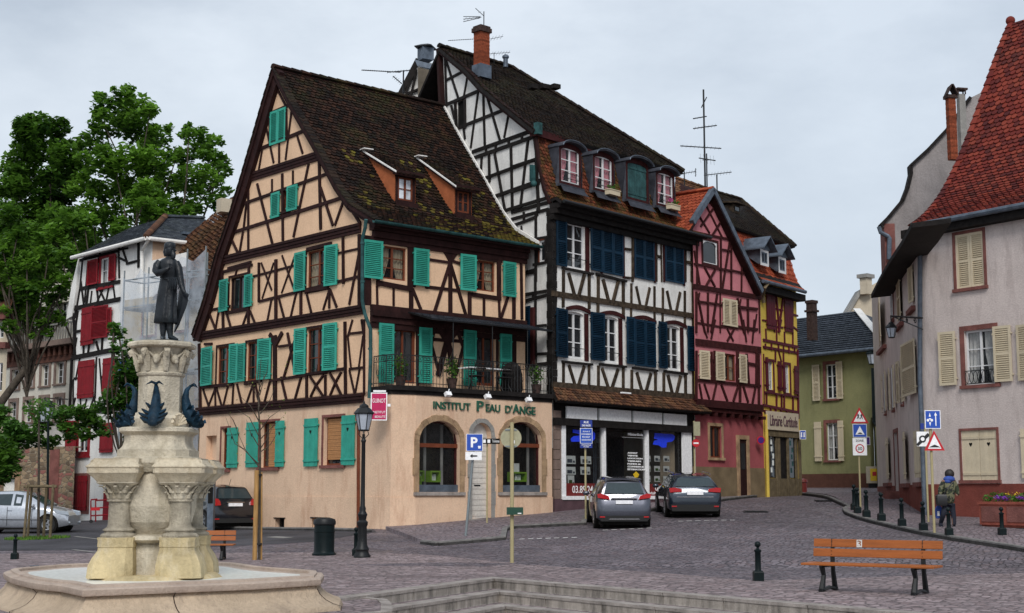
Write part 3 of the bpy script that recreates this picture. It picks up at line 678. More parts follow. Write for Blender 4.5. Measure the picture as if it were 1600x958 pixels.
for k,(r,sh)in fdoor.items():
 window(F1,h1,r,MT['brownframe'],cols=2,rows=1,name='balcony_door',depth=.14,fw=.1)
 for q in sh:shutter(F1,h1,rz(F1,Z5,q),MT['turq'],off=.07)
OH=.22
prof=[L1.uz(p,OH)for p in((567,344),(545,318),(524,287),(490.4,223.6),(453.7,160),(426,106))]
prof[0]=(-.42,9.78);AP=prof[-1]
lprof=[L1.uz(p,OH)for p in((299.4,525.4),(318,469),(337,397),(356.8,340.5),(373.5,287),(390,230),(413.6,146.8),(425,105))];lprof[-1]=AP
def pl_len(pr):
 d=[0]
 for a,b in zip(pr,pr[1:]):d.append(d[-1]+(Vector(b)-Vector(a)).length)
 return d
def pl_at(pr,d,t):
 t=max(0,min(d[-1],t))
 for i in range(len(pr)-1):
  if t<=d[i+1]or i==len(pr)-2:
   f=(t-d[i])/max(1e-6,d[i+1]-d[i]);return Vector(pr[i]).lerp(Vector(pr[i+1]),f)
def along_to(face,p,d):
 t=(face.P-p).dot(face.n)/d.dot(face.n);return p+d*t
pd=pl_len(prof)
def RL(t):q=pl_at(prof,pd,t);return L1.pt(q.x,q.y,OH)
def RRt(t):return along_to(G2,RL(t),dRv)-dRv*.02
rd=MB()
for i in range(len(prof)-1):
 a,b=pd[i],pd[i+1];quadroof(rd,RL(a),RRt(a),RRt(b),RL(b),.12)
for a,b in zip(lprof,lprof[1:]):
 p,q=L1.pt(a[0],a[1],OH),L1.pt(b[0],b[1],OH);quadroof(rd,p,p+dRv*7,q+dRv*7,q,.12)
roof=rd.build('roof',MT['wood'],h1)
tm=MB()
dz1=lambda s,t:False
def mossf(s,t):
 k=max(0,(s-.50)*2.2)*max(0,1-t*2.6)+.5*max(0,1-abs(s-.42)*7)*max(0,1-t*2.4)*(s>.3)+.25*(sin(s*19+t*9)*sin(t*13+2)>.55)*(t<.6)
 return 1+U(.3,1)if R()<k*1.1 else R()
tiles(tm,RL,RRt,pd[-1],w=.185,h=.165,rnd=4,jit=.03,lift=.03,tintf=mossf)
tm.build('roof_tiles',MT['tile_old'],roof)
rm=MB();ridge(rm,L1.pt(AP[0],AP[1]+.03,OH),along_to(G2,L1.pt(AP[0],AP[1]+.03,OH),dRv),r=.13,step=.36);rm.build('ridge_tiles',MT['tile_old'],roof)
vm=MB()
for pr,sgn in((prof,1),(lprof,-1)):
 d=pl_len(pr);n=int(d[-1]/.17)
 for i in range(n):
  a,b=pl_at(pr,d,d[-1]*i/n),pl_at(pr,d,d[-1]*(i+1.3)/n)
  L1.beam(vm,(a.x,a.y+.045),(b.x,b.y+.02),.035,OH-.25,OH+.03+.01*(i%2),R())
vm.build('verge_tiles',MT['tile_dark'],roof)
bb=MB()
for pr,w_ in((prof,.24),(lprof,.42)):
 for a,b in zip(pr,pr[1:]):
  a,b=Vector(a),Vector(b);d=(b-a).normalized();q=Vector((-d.y,d.x));q=q if q.y<0 else-q
  L1.prism(bb,[a-d*.02+q*.0,b+d*.02,b+q*w_,a+q*w_],OH-.26,OH-.06)
bb.build('barge_board',MT['wood'],h1)
ef=MB();a,b=RL(0),RRt(0);ef.slab([a,b,b-V(0,0,.16),a-V(0,0,.16)],-F1.n*.04);ef.build('fascia',MT['wood'],h1)
gt=MB();off_=F1.n*.07-V(0,0,.02)
ar_=[]
for p in(a-dRv*.1+off_,b+off_):
 ar_.append([p+F1.n*(.085*cos(pi+pi*j/8))+V(0,0,.085*sin(pi+pi*j/8))for j in range(9)]+[p+F1.n*(.07*cos(2*pi-pi*j/8))+V(0,0,.07*sin(2*pi-pi*j/8))for j in range(9)])
gt.bridge(ar_)
gt.build('gutter',MT['copper'],h1,smooth=60)
dp=MB();P_=[F1.px(q,o)for q,o in(((572,343),.42),((570.5,356),.30),((566.5,372),.12),((566,470),.12),((570,490),.16),((579,515),.22),((579,560),.14),((577,622),.14))]
dp.tube(P_,.055,10)
for y in(380,440,545,600):q=F1.px((566.5 if y<480 else 578.5,y),.13);dp.lathe(q,[(.07,-.03),(.07,.03)],10)
dp.build('downpipe',MT['copper'],h1,smooth=50)
dp=MB();dp.tube([L1.px((560,640),.09),L1.px((559.6,826),.09)],.05,10);dp.build('downpipe',MT['brownframe'],h1,smooth=50)
def roof_z(u):
 for a,b in zip(prof,prof[1:]):
  if u<=b[0]:return a[1]+(b[1]-a[1])*(u-a[0])/(b[0]-a[0])
 return prof[-1][1]
def roof_hit(px):
 r=ray(*px);O=V(0,0,EYE);t=.01
 while t<.05:
  q=O+r*t;u=(q-F1.P).dot(-F1.n)
  if u>-.45 and q.z<roof_z(u):return q,u
  t+=2e-5
for k,(fr_,cheek,apexp,lin,closed)in enumerate((((228,105,357,312),((108,28),(228,97),(221,242)),(95,5),(232,100,397,140),0),((600,195,708,388),((490,125),(600,200),(588,298)),(432,48),(604,184,756,222),1))):
 q,ub=roof_hit(ZC5(fr_[0]+6,fr_[3]));fc=Face(F1.P-F1.n*ub,dRv);r=rz(fc,ZC5,(fr_[0],fr_[1]+5,fr_[2],fr_[3]));r=(r[0],r[1],q.z,r[3])
 tp,ut=roof_hit(ZC5(*apexp));ztop=tp.z;dp_=ut-ub
 d=MB();fc.wall(d,rectuz(r),[rectuz((r[0]+.13,r[1]-.13,r[2]+.15,r[3]-.16))],depth=.1)
 dm=d.build('dormer',MT['wood'],h1)
 window(fc,dm,(r[0]+.13,r[1]-.13,r[2]+.15,r[3]-.16),MT['brownframe'],gm=MT['glass_sky']if not k else MT['glass'],cols=2,rows=2,depth=.06,sill=MT['wood'])
 for uu,nm in((r[0],0),(r[1],1)):
  c=MB();pts=[fc.pt(uu,r[3],0),fc.pt(uu,ztop,-dp_)]+[fc.pt(uu,roof_z(ub+dp_*(1-f)),-dp_*(1-f))for f in(.25,.5,.75)]+[fc.pt(uu,r[2],0)]
  c.slab(pts,dRv*(.03 if not nm else-.03));c.build('dormer_cheek',MT['orangewood'],dm)
 c=MB();e0,e1=r[0]-.10,r[1]+.14
 sl_=(ztop-r[3])/dp_;A_=lambda u,o:fc.pt(u,r[3]+.03-o*sl_,o)
 quadroof(c,A_(e0,.24),A_(e1,.24),A_(e1,-dp_),A_(e0,-dp_),.06);c.build('dormer_roof',MT['wood'],dm)
 c=MB();tl=(A_(e0,.26)-A_(e0,-dp_)).length
 tiles(c,lambda t:A_(e0,.26-(.26+dp_)*t/tl),lambda t:A_(e1,.26-(.26+dp_)*t/tl),tl,w=.185,h=.165,rnd=4,jit=.03);c.build('dormer_tiles',MT['tile_old'],dm)
 c=MB();fc.fbox(c,r[0]-.08,r[1]+.22,r[3]-.10,r[3]+.02,-.02,.2);c.build('lintel',MT['wood'],dm);c=MB();fc.fbox(c,r[0]-.02,r[1]+.02,r[2]-.08,r[2]+.07,-.02,.12);c.build('sill',MT['wood'],dm)
 c=MB();pz_=fc.pt(e0-.02,ztop+.03,-dp_+.1);c.slab([A_(e0-.03,.2),A_(e0+.02,.2),A_(e0+.02,-dp_),A_(e0-.03,-dp_)],(0,0,.05));c.box(pz_+V(.1,0,.04),(.36,.3,.03),.6);c.build('flashing',MT['whitewash'],dm)
nb=MB();nb.poly([L1.pt(a,b,-.22)for a,b in rectuz(gl['niche'])]);nb.build('niche_back',MT['peach_g'],h1)
for k in('v1','v2'):
 nb=MB();r=gl[k];nb.poly([L1.pt(a,b,-.2)for a,b in rectuz(r)]);v_=nb.build('cellar_vent',MT['hole'],h1)
 nb=MB()
 for i in range(5):L1.fbox(nb,r[0]+(r[1]-r[0])*(i+.5)/5-.01,r[0]+(r[1]-r[0])*(i+.5)/5+.01,r[2],r[3],-.15,-.13)
 L1.fbox(nb,r[0]-.06,r[1]+.06,r[3],r[3]+.03,-.02,.05);nb.build('vent_grille',MT['iron'],v_)
def stone_frame(face,par,r,m,w=.13,o=.03,sill=True,d=.1):
 mb=MB();u0,u1,z0,z1=r
 for a,b,c_,dd in((u0-w,u0-.002,z0,z1),(u1+.002,u1+w,z0,z1),(u0-w,u1+w,z1+.002,z1+w)):face.fbox(mb,a,b,c_,dd,-d,o)
 face.fbox(mb,u0-w-.03,u1+w+.03,z0-.10,z0-.002,-d,o+.06)
 return mb.build('window_surround',m,par)
window(L1,h1,gl['a'],MT['brownframe'],cols=1,rows=2,depth=.16);stone_frame(L1,h1,gl['a'],MT['redstone'],w=.07)
shutter(L1,h1,rz(L1,Z7,(199,235,248,447)),MT['turq'],style='plank',hearts=.75)
for k,(bl)in(('b',(398,212,457,440)),('c',(712,188,808,402))):
 window(L1,h1,gl[k],MT['brownframe'],cols=1,rows=1,depth=.19);stone_frame(L1,h1,gl[k],MT['redstone'],w=.08)
 r=rz(L1,Z7,bl);nb=MB();n=22
 for i in range(n):L1.fbox(nb,r[0]+.02,r[1]-.02,r[2]+(r[3]-r[2])*i/n,r[2]+(r[3]-r[2])*(i+.92)/n,-.12,-.105+.008*(i%2),R())
 nb.build('roller_blind',MT['blind'],h1)
for q in((301,207,357,445),(457,198,497,442),(610,187,677,440),(810,170,875,433)):shutter(L1,h1,rz(L1,Z7,q),MT['turq'],style='plank',hearts=.72)
def arch_stones(face,par,r,rise,w,m,o=.035,base=0.0,n=13,name='arch_surround'):
 mb=MB();u0,u1,z0,z1=r;c=(u0+u1)/2;h=(u1-u0)/2;zc=z1-rise
 for i in range(n):
  a0,a1=pi*(i+.02)/n,pi*(i+.98)/n;ww=w*(1+.12*(i%2))
  P=lambda a,k:(c+(h+k)*cos(a),zc+(rise+k)*sin(a))
  am=(a0+a1)/2
  face.prism(mb,[P(a0,.002),P(am,.002),P(a1,.002),P(a1,ww),P(am,ww),P(a0,ww)],-.2,o+.003*(i%3),R())
 k=max(2,int((zc-z0+base)/.42))
 for i in range(k):
  za,zb=z0-base+(zc-z0+base)*i/k,z0-base+(zc-z0+base)*(i+.985)/k;ww=w*(1+.25*(i%2))
  face.fbox(mb,u0-ww,u0-.002,za,zb,-.2,o,R());face.fbox(mb,u1+.002,u1+ww,za,zb,-.2,o,R())
 return mb.build(name,m,par)
for r in(ar1,ar2):
 arch_stones(S1,h1,r,.62,.17,MT['tanstone'],base=.0)
 w_=window(S1,h1,(r[0],r[1],r[2]+.10,r[3]),MT['wood_red'],gm=MT['glass_shop'],cols=1,rows=1,depth=.2,fw=.07)
 mb=MB();S1.fbox(mb,r[0],r[1],r[3]-.80,r[3]-.68,-.21,-.11);mb.build('transom',MT['brownframe'],w_)
 mb=MB();S1.fbox(mb,r[0]-.18,r[1]+.18,r[2]-.10,r[2]-.004,-.2,.08);mb.build('sill',MT['granite'],w_)
 mb=MB();S1.fbox(mb,r[0]+.02,r[1]-.02,r[2],r[2]+.22,-.17,-.06);mb.build('window_box',MT['zinc'],w_)
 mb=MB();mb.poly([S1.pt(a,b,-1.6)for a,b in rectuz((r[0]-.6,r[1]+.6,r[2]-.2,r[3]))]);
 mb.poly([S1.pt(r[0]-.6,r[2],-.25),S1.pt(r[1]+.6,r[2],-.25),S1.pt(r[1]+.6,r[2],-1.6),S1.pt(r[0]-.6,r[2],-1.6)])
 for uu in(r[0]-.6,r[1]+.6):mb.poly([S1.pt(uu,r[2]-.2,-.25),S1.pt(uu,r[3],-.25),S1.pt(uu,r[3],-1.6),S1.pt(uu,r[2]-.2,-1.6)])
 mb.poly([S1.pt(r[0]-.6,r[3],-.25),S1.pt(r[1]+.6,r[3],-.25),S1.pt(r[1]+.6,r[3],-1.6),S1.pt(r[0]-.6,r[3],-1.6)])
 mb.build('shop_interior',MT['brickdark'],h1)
def cube_box(face,Z,q,o,m,lab):
 r=rz(face,Z,q);t=thing('display_cube',lab,'display box',face.pt((r[0]+r[1])/2,r[2],o-.1),group=None)
 mb=MB();k=.05
 for a,b,c_,d in((r[0],r[1],r[2],r[2]+k),(r[0],r[1],r[3]-k,r[3]),(r[0],r[0]+k,r[2]+k,r[3]-k),(r[1]-k,r[1],r[2]+k,r[3]-k)):face.fbox(mb,a,b,c_,d,o-.25,o)
 face.fbox(mb,r[0]+.01,r[1]-.01,r[2]+.01,r[3]-.01,o-.25,o-.24);mb.build('box',m,t)
 mb=MB();u_=(r[0]+r[1])/2
 mb.lathe(face.pt(u_-.06,r[2]+k,o-.12),[(.04,0),(.045,.1),(.02,.16),(.02,.2)],8);face.fbox(mb,u_,u_+(r[1]-r[0])*.25,r[2]+k,r[2]+(r[3]-r[2])*.7,o-.14,o-.12);mb.build('product',MT['cardwhite'],t)
cube_box(S1,Z8,(313,458,362,512),-.45,MT['applegreen'],'small green open display cube low at the left of the left arched shop window')
cube_box(S1,Z8,(402,432,452,490),-.4,MT['applegreen'],'green display cube holding a picture in the middle of the left arched shop window')
cube_box(S1,Z8,(372,430,402,486),-.7,MT['applegreen'],'darker green cube set behind the picture cube in the left arched shop window')
cube_box(S1,Z8,(712,435,742,490),-.45,MT['applegreen'],'green display cube at the left edge of the right arched shop window')
cube_box(S1,Z8,(812,438,885,488),-.42,MT['applegreen'],'wide green display cube with cards in the right arched shop window')
r=rz(S1,Z8,(820,395,853,438));mb=MB();S1.fbox(mb,*r,-.5,-.48);props(mb.build('poster_card',MT['cardwhite']),'white card with a small picture standing on the wide green display cube','card')
for i,(x,yt)in enumerate(((330,200),(415,205),(845,215))):
 a,b=S1.px(Z8(x,520 if i<2 else 520),-.9),S1.px(Z8(x,yt),-.9);mb=MB();mb.tube([a,b],.05,8)
 props(mb.build('birch_pole',MT['curtain_white']),['pale birch trunk nearest the left edge of the left arched shop window','pale birch trunk in the middle of the left arched shop window','pale birch trunk standing in the right arched shop window'][i],'birch pole')
arch_stones(S1,h1,ad,.42,.13,MT['concrete'],n=9)
mb=MB();n=30
for i in range(n):
 za,zb=ad[2]+(ad[3]-.45-ad[2])*i/n,ad[2]+(ad[3]-.45-ad[2])*(i+1)/n
 S1.prism(mb,[(ad[0],za),(ad[1],za),(ad[1],zb),(ad[0],zb)],-.24,-.215+.012*(i%2))
rd_=mb.build('roller_door',MT['rollerwhite'],h1)
mb=MB();S1.prism(mb,[(a,b)for a,b in archuz((ad[0],ad[1],ad[3]-.44,ad[3]),.42)],-.24,-.2);mb.build('fanlight_panel',MT['rollerwhite'],rd_)
mb=MB();S1.fbox(mb,(ad[0]+ad[1])/2-.12,(ad[0]+ad[1])/2+.12,ad[2]+1.0,ad[2]+1.04,-.21,-.19);mb.build('letter_slot',MT['iron'],rd_)
mb=MB();S1.fbox(mb,ad[0]-.2,ad[1]+.2,-.1,ad[2]-.003,-.2,.25);mb.build('doorstep',MT['concrete'],h1)
def sz(x0,y0,x1,y1):return Z8(x0,y0),Z8(x1,y1)
for body,x0,yb,x1,yt in(('INSTITUT',371,124,556,88),('P',588,136,622,84),('EAU',634,138,704,101),("D'",730,143,765,106),('A',768,146,800,101),('NGE',803,152,880,112)):
 (u0,zb),(u1,zt)=S1.uz(Z8(x0,(yb))),S1.uz(Z8(x1,yt+(x1-x0)*.045))
 text_uz(body,S1,u0,u1,zb,zt,MT['textgreen'],h1,.01,.02,bold=.012)
path=[F1.pt(-.05,0,.35),CC+V(-.22,-.05,0),DC+V(-.05,-.22,0),S1.pt(SE+.05,0,.12)]
back=[F1.pt(6.3,0,0),F1.pt(0,0,0)]
for i,(z_,o,th)in enumerate(((4.46,.0,.12),(4.58,.08,.14))):
 mb=MB();pts=[Vector((p.x,p.y,z_))for p in[CC+L1.n*(.03+o),CC+CH.n*(.03+o),DC+S1.n*(.03+o),S1.pt(SE,0,.03+o)]+back]
 mb.slab(pts,(0,0,th));mb.build('balcony_deck',MT['wood_black'],h1)
rl=MB();zt0=4.72
pp=[F1.pt(.0,0,.15),CC+L1.n*.02+dLv*.25,CC+CH.n*.02,DC+S1.n*.02,S1.pt(SE,0,.02)]
for a,b in zip(pp,pp[1:]):
 a=Vector((a.x,a.y,zt0));b=Vector((b.x,b.y,zt0));L_=(b-a).length;n=max(1,int(L_/.125));top=.92
 for z_ in(.10,.74,top):rl.tube([a+V(0,0,z_),b+V(0,0,z_)],.014 if z_<.9 else.02,4)
 for i in range(n+1):
  p=a.lerp(b,i/n);rl.tube([p,p+V(0,0,top)],.009 if i%8 else.018,4)
  if i<n:
   q=a.lerp(b,(i+.5)/n);m_=(b-a).normalized()
   ring=[q+V(0,0,.83)+m_*(.045*cos(2*pi*j/8))+V(0,0,.06*sin(2*pi*j/8))for j in range(9)];rl.tube(ring,.006,3)
   if i%2:
    ring=[q+V(0,0,.42)+m_*(.05*cos(2*pi*j/8))+V(0,0,.09*sin(2*pi*j/8))for j in range(9)];rl.tube(ring,.006,3)
rl.build('balcony_railing',MT['iron'],h1)
mb=MB();a0,a1,b0_,b1_=F1.px(Z5(290,500),.08),F1.pt(6.25,F1.uz(Z5(290,500),.08)[1]-.02,.08),None,None
zc_=a0.z;ua=(a0-F1.P).dot(dRv);b0_=F1.pt(ua+.1,zc_-.30,1.15);b1_=F1.pt(6.5,zc_-.30,1.15)
n=5
tiles(mb,lambda t:b0_.lerp(a0,t/1.2),lambda t:b1_.lerp(a1,t/1.2),1.2,w=.3,h=.2,rnd=2,lift=.012);cn=mb.build('canopy',MT['slate'],h1)
mb=MB();mb.slab([b0_,b1_,a1,a0],(0,0,-.04))
for uu in(ua+1.0,ua+2.6,ua+4.1):p=F1.pt(uu,zc_-.27,1.1);mb.tube([p,Vector((p.x,p.y,4.7))],.018,5)
mb.build('canopy_frame',MT['iron'],cn)
for x,y in((700,616),(762,620),(826,625)):
 p=S1.px((x,y),.22);t=thing('spotlight','','spotlight',p);t['label']={700:'white spotlight above the word INSTITUT under the balcony',762:'white spotlight above the word PEAU under the balcony',826:"white spotlight above the word D'ANGE near the right end of the balcony"}[x]
 t['group']='white spotlights over the shop sign'
 mb=MB();mb.box(p,(.2,.12,.13),.7,M=Matrix.Rotation(.72,3,'Z')@Matrix.Rotation(-.5,3,'X'));mb.build('lamp_housing',MT['white'],t)
 mb=MB();mb.tube([p+V(0,.02,.03),p+V(.03,.12,.16)],.015,5);mb.build('bracket',MT['white'],t)
tb0=F1.pt(3.9,4.72,.75);t=thing('balcony_table','long white-topped table on the balcony','table',tb0);mb=MB();mb.box(tb0+V(0,0,.72),(1.7,.6,.04),.725);mb.build('table_top',MT['white'],t)
for sx_ in(-.75,.75):
 for sy_ in(-.22,.22):q=tb0+dRv*sx_+F1.n*sy_;mb=MB();mb.tube([q,q+V(0,0,.7)],.02,6);mb.build('leg',MT['iron'],t)
ch0=None
for i,uu in enumerate((3.2,4.3)):
 q=F1.pt(uu,4.72,1.2);t=thing('garden_chair',['dark folding chair at the left end of the white balcony table','dark folding chair at the right end of the white balcony table'][i],'chair',q,group='chairs on the balcony')
 mb=MB();mb.box(q+V(0,0,.44),(.4,.38,.03),.725);mb.build('seat',MT['wood_black'],t)
 mb=MB()
 for j in range(4):mb.box(q+F1.n*.2+V(0,0,.58+j*.09),(.4,.02,.05),.725)
 mb.build('backrest',MT['wood_black'],t)
 for sx_ in(-.18,.18):
  mb=MB();mb.tube([q+dRv*sx_+F1.n*.18,q+dRv*sx_-F1.n*.15+V(0,0,.44)],.014,5);mb.tube([q+dRv*sx_-F1.n*.18,q+dRv*sx_+F1.n*.2+V(0,0,.9)],.014,5);mb.build('leg',MT['iron'],t)
q=F1.pt(5.0,4.72,.8);mb=MB();mb.lathe(q,[(.30,0),(.36,.1),(.34,.6),(.28,.85),(.16,.98),(.05,1.02)],12);props(mb.build('covered_barbecue',MT['wood_black'],smooth=50),'black covered barbecue at the right end of the balcony','barbecue')
def foliage(mb,c,r,n,size=.07,flat=1.0):
 for i in range(n):
  d=Vector((random.gauss(0,1),random.gauss(0,1),random.gauss(0,1))).normalized()*(R()**.4)
  p=Vector(c)+Vector((d.x*r[0],d.y*r[1],d.z*r[2]));a=Vector((U(-1,1),U(-1,1),U(-.6,.6))).normalized();b=a.cross(Vector((U(-1,1),U(-1,1),U(-1,1)))).normalized();s_=size*U(.6,1.3)
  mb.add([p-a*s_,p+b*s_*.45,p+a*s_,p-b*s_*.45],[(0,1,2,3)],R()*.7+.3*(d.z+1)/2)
for uu,oo,lab in((.45,.9,'leafy pot plant at the left corner of the balcony'),(2.15,1.25,'straggly pot plant beside the left balcony door'),(5.7,1.2,'low pot plant at the right end of the balcony')):
 q=F1.pt(uu,4.72,oo);t=thing('potted_plant',lab,'plant',q);mb=MB();mb.lathe(q,[(.12,0),(.17,.28),(.18,.3)],10);mb.build('pot',MT['brickdark'],t)
 mb=MB();foliage(mb,q+V(0,0,.62),(.24,.24,.36),160,.06);mb.build('foliage',MT['leaf_dark'],t)
 mb=MB()
 for k in range(5):mb.tube([q+V(0,0,.25),q+V(U(-.15,.15),U(-.15,.15),.7),q+V(U(-.3,.3),U(-.3,.3),U(.9,1.15))],.008,4)
 mb.build('stem',MT['bark'],t)
p0=at(579,613,41.6);hs=Face((p0.x,p0.y),(1,.12));r=hs.rect((580.5,614.5),(603.5,656));t=thing('hanging_sign','magenta beauty salon sign hanging from the corner of the peach house','sign',hs.pt(r[0],r[2]))
mb=MB();hs.fbox(mb,r[0]-.02,r[1]+.02,r[2]-.02,r[3]+.02,-.04,.02);mb.build('frame',MT['white'],t)
mb=MB();hs.fbox(mb,r[0]+.01,r[1]-.01,r[2]+.01,r[3]-.01,.02,.026);pn=mb.build('panel',MT['magenta'],t);W=r[1]-r[0];H=r[3]-r[2]
text_uz('GUINOT',hs,r[0]+.06*W,r[1]-.06*W,r[3]-.36*H,r[3]-.2*H,MT['white'],t,.028,.003)
text_uz('INSTITUT',hs,r[0]+.1*W,r[1]-.06*W,r[2]+.24*H,r[2]+.33*H,MT['white'],t,.028,.003);text_uz('BEAUTÉ',hs,r[0]+.24*W,r[1]-.06*W,r[2]+.07*H,r[2]+.18*H,MT['white'],t,.028,.003)
mb=MB();hs.fbox(mb,r[0]+.05,r[1]-.02,r[3]+.04,r[3]+.09,-.03,.01);mb.tube([hs.pt(r[0]+.1,r[3]+.07),hs.pt(r[0]+.3,r[3]+.07,-.6)],.02,5);hs.fbox(mb,r[1]+.03,r[1]+.12,r[3]-.5*H,r[3]-.4*H,-.05,.05);mb.build('bracket',MT['white'],t)
ZA,ZB,ZI=ZM(800,180,3.684),ZM(800,420,3.684),ZM(860,620,4.354)
dR2=Vector((.6515,.7587,0)).normalized();R2=Face((1.35,46.3),dR2);dG=G2.d
h2=thing('timber_house','tall white half-timbered house with navy shutters above an estate agency','house',(1.35,46.3,.86))
WE=8.36
gp=[G2.uz(p)for p in((866,620),(862,316),(853,300),(845,262),(838,208),(796,178),(755,146),(727,115),(689,85),(690,160))]
gp[0]=(0,3.0);gp[1]=(0.0,gp[1][1]);uL=gp[-1][0];gp[-1]=(uL,3.0)
gh={'slot':rz(G2,Z6,(447,462,484,572)),'small':rz(G2,ZA,(160,725,194,840)),}
mb=MB();G2.wall(mb,gp,[rectuz(v)for v in gh.values()])
w2={'a':((307,612,420,895),ZA),'e':((313,242,415,522),ZB),'f':((520,270,612,545),ZB),'h':((884,324,968,587),ZB)}
w2={k:rz(R2,Z,q)for k,(q,Z)in w2.items()}
zt=11.1;zsh=R2.uz(ZB(235,690))[1]
R2.wall(mb,[(0,zsh-.3),(WE,zsh-.3),(WE,zt),(0,zt)],[archuz(v,.10)for v in w2.values()])
far=R2.pt(WE,0)+dG*6
for a,b in((R2.pt(WE,0),far),(far,G2.pt(uL,0))):mb.poly([a,b,b+V(0,0,11),a+V(0,0,11)])
mb.poly([R2.pt(WE,11),far+V(0,0,11),far+V(0,0,13.6),R2.pt(WE-.6,13.6,-1.2)])
mb.build('wall',MT['whitewash'],h2)
tb=MB()
timbers(G2,Z6,[(395,265,402,482,14),(398,270,456,448,12),(497,345,480,440,11),(400,365,482,322,13),(403,474,568,404,15),(462,578,685,490,15),(545,420,512,672,11),(568,408,576,660,13),(580,418,645,638,12),(688,495,664,625,11),(478,570,486,630,11),(520,690,800,590,17),(530,716,805,618,17),(582,668,582,700,13),(625,655,627,690,13),(685,632,685,665,13),(745,610,745,645,13),(595,690,598,825,13),(562,715,560,762,11),(620,690,668,955,12),(695,665,702,955,13),(772,640,738,945,12),(580,808,812,722,14),(628,890,830,818,16),(655,960,870,895,14),(806,590,815,830,12),(815,830,822,958,15),(560,762,560,800,9),(486,455,488,582,12),(443,470,446,580,12),(425,480,440,540,9)],tb)
timbers(G2,ZA,[(0,300,137,255,15),(0,442,160,392,17),(0,560,210,503,20),(97,150,48,545,13),(138,265,150,510,14),(0,600,210,542,19),(70,560,72,600,18),(148,540,148,580,14),(0,640,135,590,18),(140,575,140,958,20),(57,640,60,700,12),(140,712,200,702,14),(125,862,200,848,16),(60,915,130,905,16),(196,700,197,850,13),(152,715,152,850,10),(30,650,20,760,12)],tb)
timbers(G2,ZB,[(60,30,138,5,18),(60,152,205,128,18),(60,190,205,152,18),(138,0,140,520,16),(145,330,200,325,15),(145,492,205,488,16),(125,140,125,170,12),(60,560,210,545,18),(140,520,140,660,16),(60,60,62,200,12)],tb)
for i in range(26):
 z=4.6+i*.245;G2.fbox(tb,-.012,.26+.03*(i%2),z,z+.238,-.02,.05,R());R2.fbox(tb,-.012,.15+.02*(i%2),z+.003,z+.235,-.02,.052,R())
tb.build('timber_frame',MT['wood_black'],h2)
tb=MB()
V1=[]
for x0,x1,xa,xb,y0 in((292,440,322,412,15),(492,636,520,607,52),(685,818,713,790,92),(866,992,890,965,118)):
 xm=(xa+xb)/2
 V1+=[(x0,y0-5,x0,y0+130,11),(x1,y0+12,x1,y0+152,11),(xa,y0+12,xm-12,y0+135,12),(xb,y0+20,xm+12,y0+145,12),(x0-2,y0+140,x0-2,y0+205,10),(x1,y0+155,x1,y0+215,10)]
for x0,x1,xa,xb,y0 in((293,440,325,412,548),(494,637,515,606,565),(686,822,715,795,590),(870,995,894,966,605)):
 xm=(xa+xb)/2
 V1+=[(x0,y0-5,x0,y0+118,11),(x1,y0+8,x1,y0+125,11),(xa,y0+10,xm-10,y0+118,12),(xb,y0+15,xm+10,y0+125,12)]
timbers(R2,ZB,V1+[(232,142,1042,272,20),(235,670,1050,740,24),(232,665,260,667,14)],tb,k=1.65)
timbers(R2,ZA,[(648,770,680,775,14),(825,810,855,818,14),(1000,845,1025,850,14),(648,935,680,938,12),(690,665,690,958,12),(826,695,826,958,10),(855,705,860,958,12),(998,740,998,958,12),(1030,740,1030,958,14)],tb)
timbers(R2,ZB,[(1038,270,1040,740,15),(1036,0,1038,270,15)],tb)
tb.build('weathered_timbers',MT['wood_grey'],h2)
for Z_,q in((ZB,(285,535,455,552,13)),(ZB,(500,550,650,565,13)),(ZB,(690,570,830,588,13)),(ZB,(872,590,1000,606,13)),(ZA,(285,880,460,915,13)),(ZA,(480,915,650,958,14))):sb=MB();timbers(R2,Z_,[q],sb,o1=.09);sb.build('sill_beam',MT['wood_black'],h2)
for k,r in w2.items():
 window(R2,h2,r,MT['whitepaint'],cols=2,rows=3,arch=.08,fw=.07,bar=.035)
 mb=MB();R2.fbox(mb,r[1]+.01,r[1]+.24,r[2]-.05,r[3],-.02,.02);mb.build('window_jamb',MT['wood_red'],h2)
 mb=MB();mb.tube([R2.pt(r[0]-.05,r[2]+.34,.05),R2.pt(r[1]+.05,r[2]+.34,.05)],.014,5);mb.build('guard_rail',MT['iron'],h2)
for q in((310,200,445,235),(505,236,645,262),(690,262,825,290),(872,290,1000,318)):
 (u0,z0),(u1,z1)=R2.uz(ZB(q[0],q[1])),R2.uz(ZB(q[2],q[3]));zz=(z0+z1)/2-.02;c=(u0+u1)/2;mb=MB();n=8;pts=[(u0+(u1-u0)*i/n,zz-.06+.12*sin(pi*i/n))for i in range(n+1)]+[(u0+(u1-u0)*(n-i)/n,zz-.18+.10*sin(pi*i/n))for i in range(n+1)]
 R2.prism(mb,pts,-.02,.06);mb.build('lintel',MT['wood_red'],h2)
for q in((290,575,455,612),(515,640,645,668),(690,670,820,690),(868,700,998,722)):
 mb=MB();a,b=R2.uz(ZA(q[0],q[1])),R2.uz(ZA(q[2],q[3]));z=(a[1]+b[1])/2;R2.fbox(mb,a[0],b[0],z-.10,z+.10,-.02,.05);mb.build('lintel',MT['wood_red'],h2)
for q in((247,580,305,875),(443,625,513,905)):shutter(R2,h2,rz(R2,ZA,q),MT['navy'])
for q in((515,645,636,930),(697,682,815,957),(874,720,984,975)):
 shutter(R2,h2,rz(R2,ZA,q),MT['navy'],double=True,off=.03);mb=MB();r=rz(R2,ZA,q)
 for a,b in((r[0]-.09,r[0]-.01),(r[1]+.01,r[1]+.09)):mb=MB();R2.fbox(mb,a,b,r[2]-.05,r[3]+.05,-.02,.05);mb.build('window_jamb',MT['wood_red'],h2)
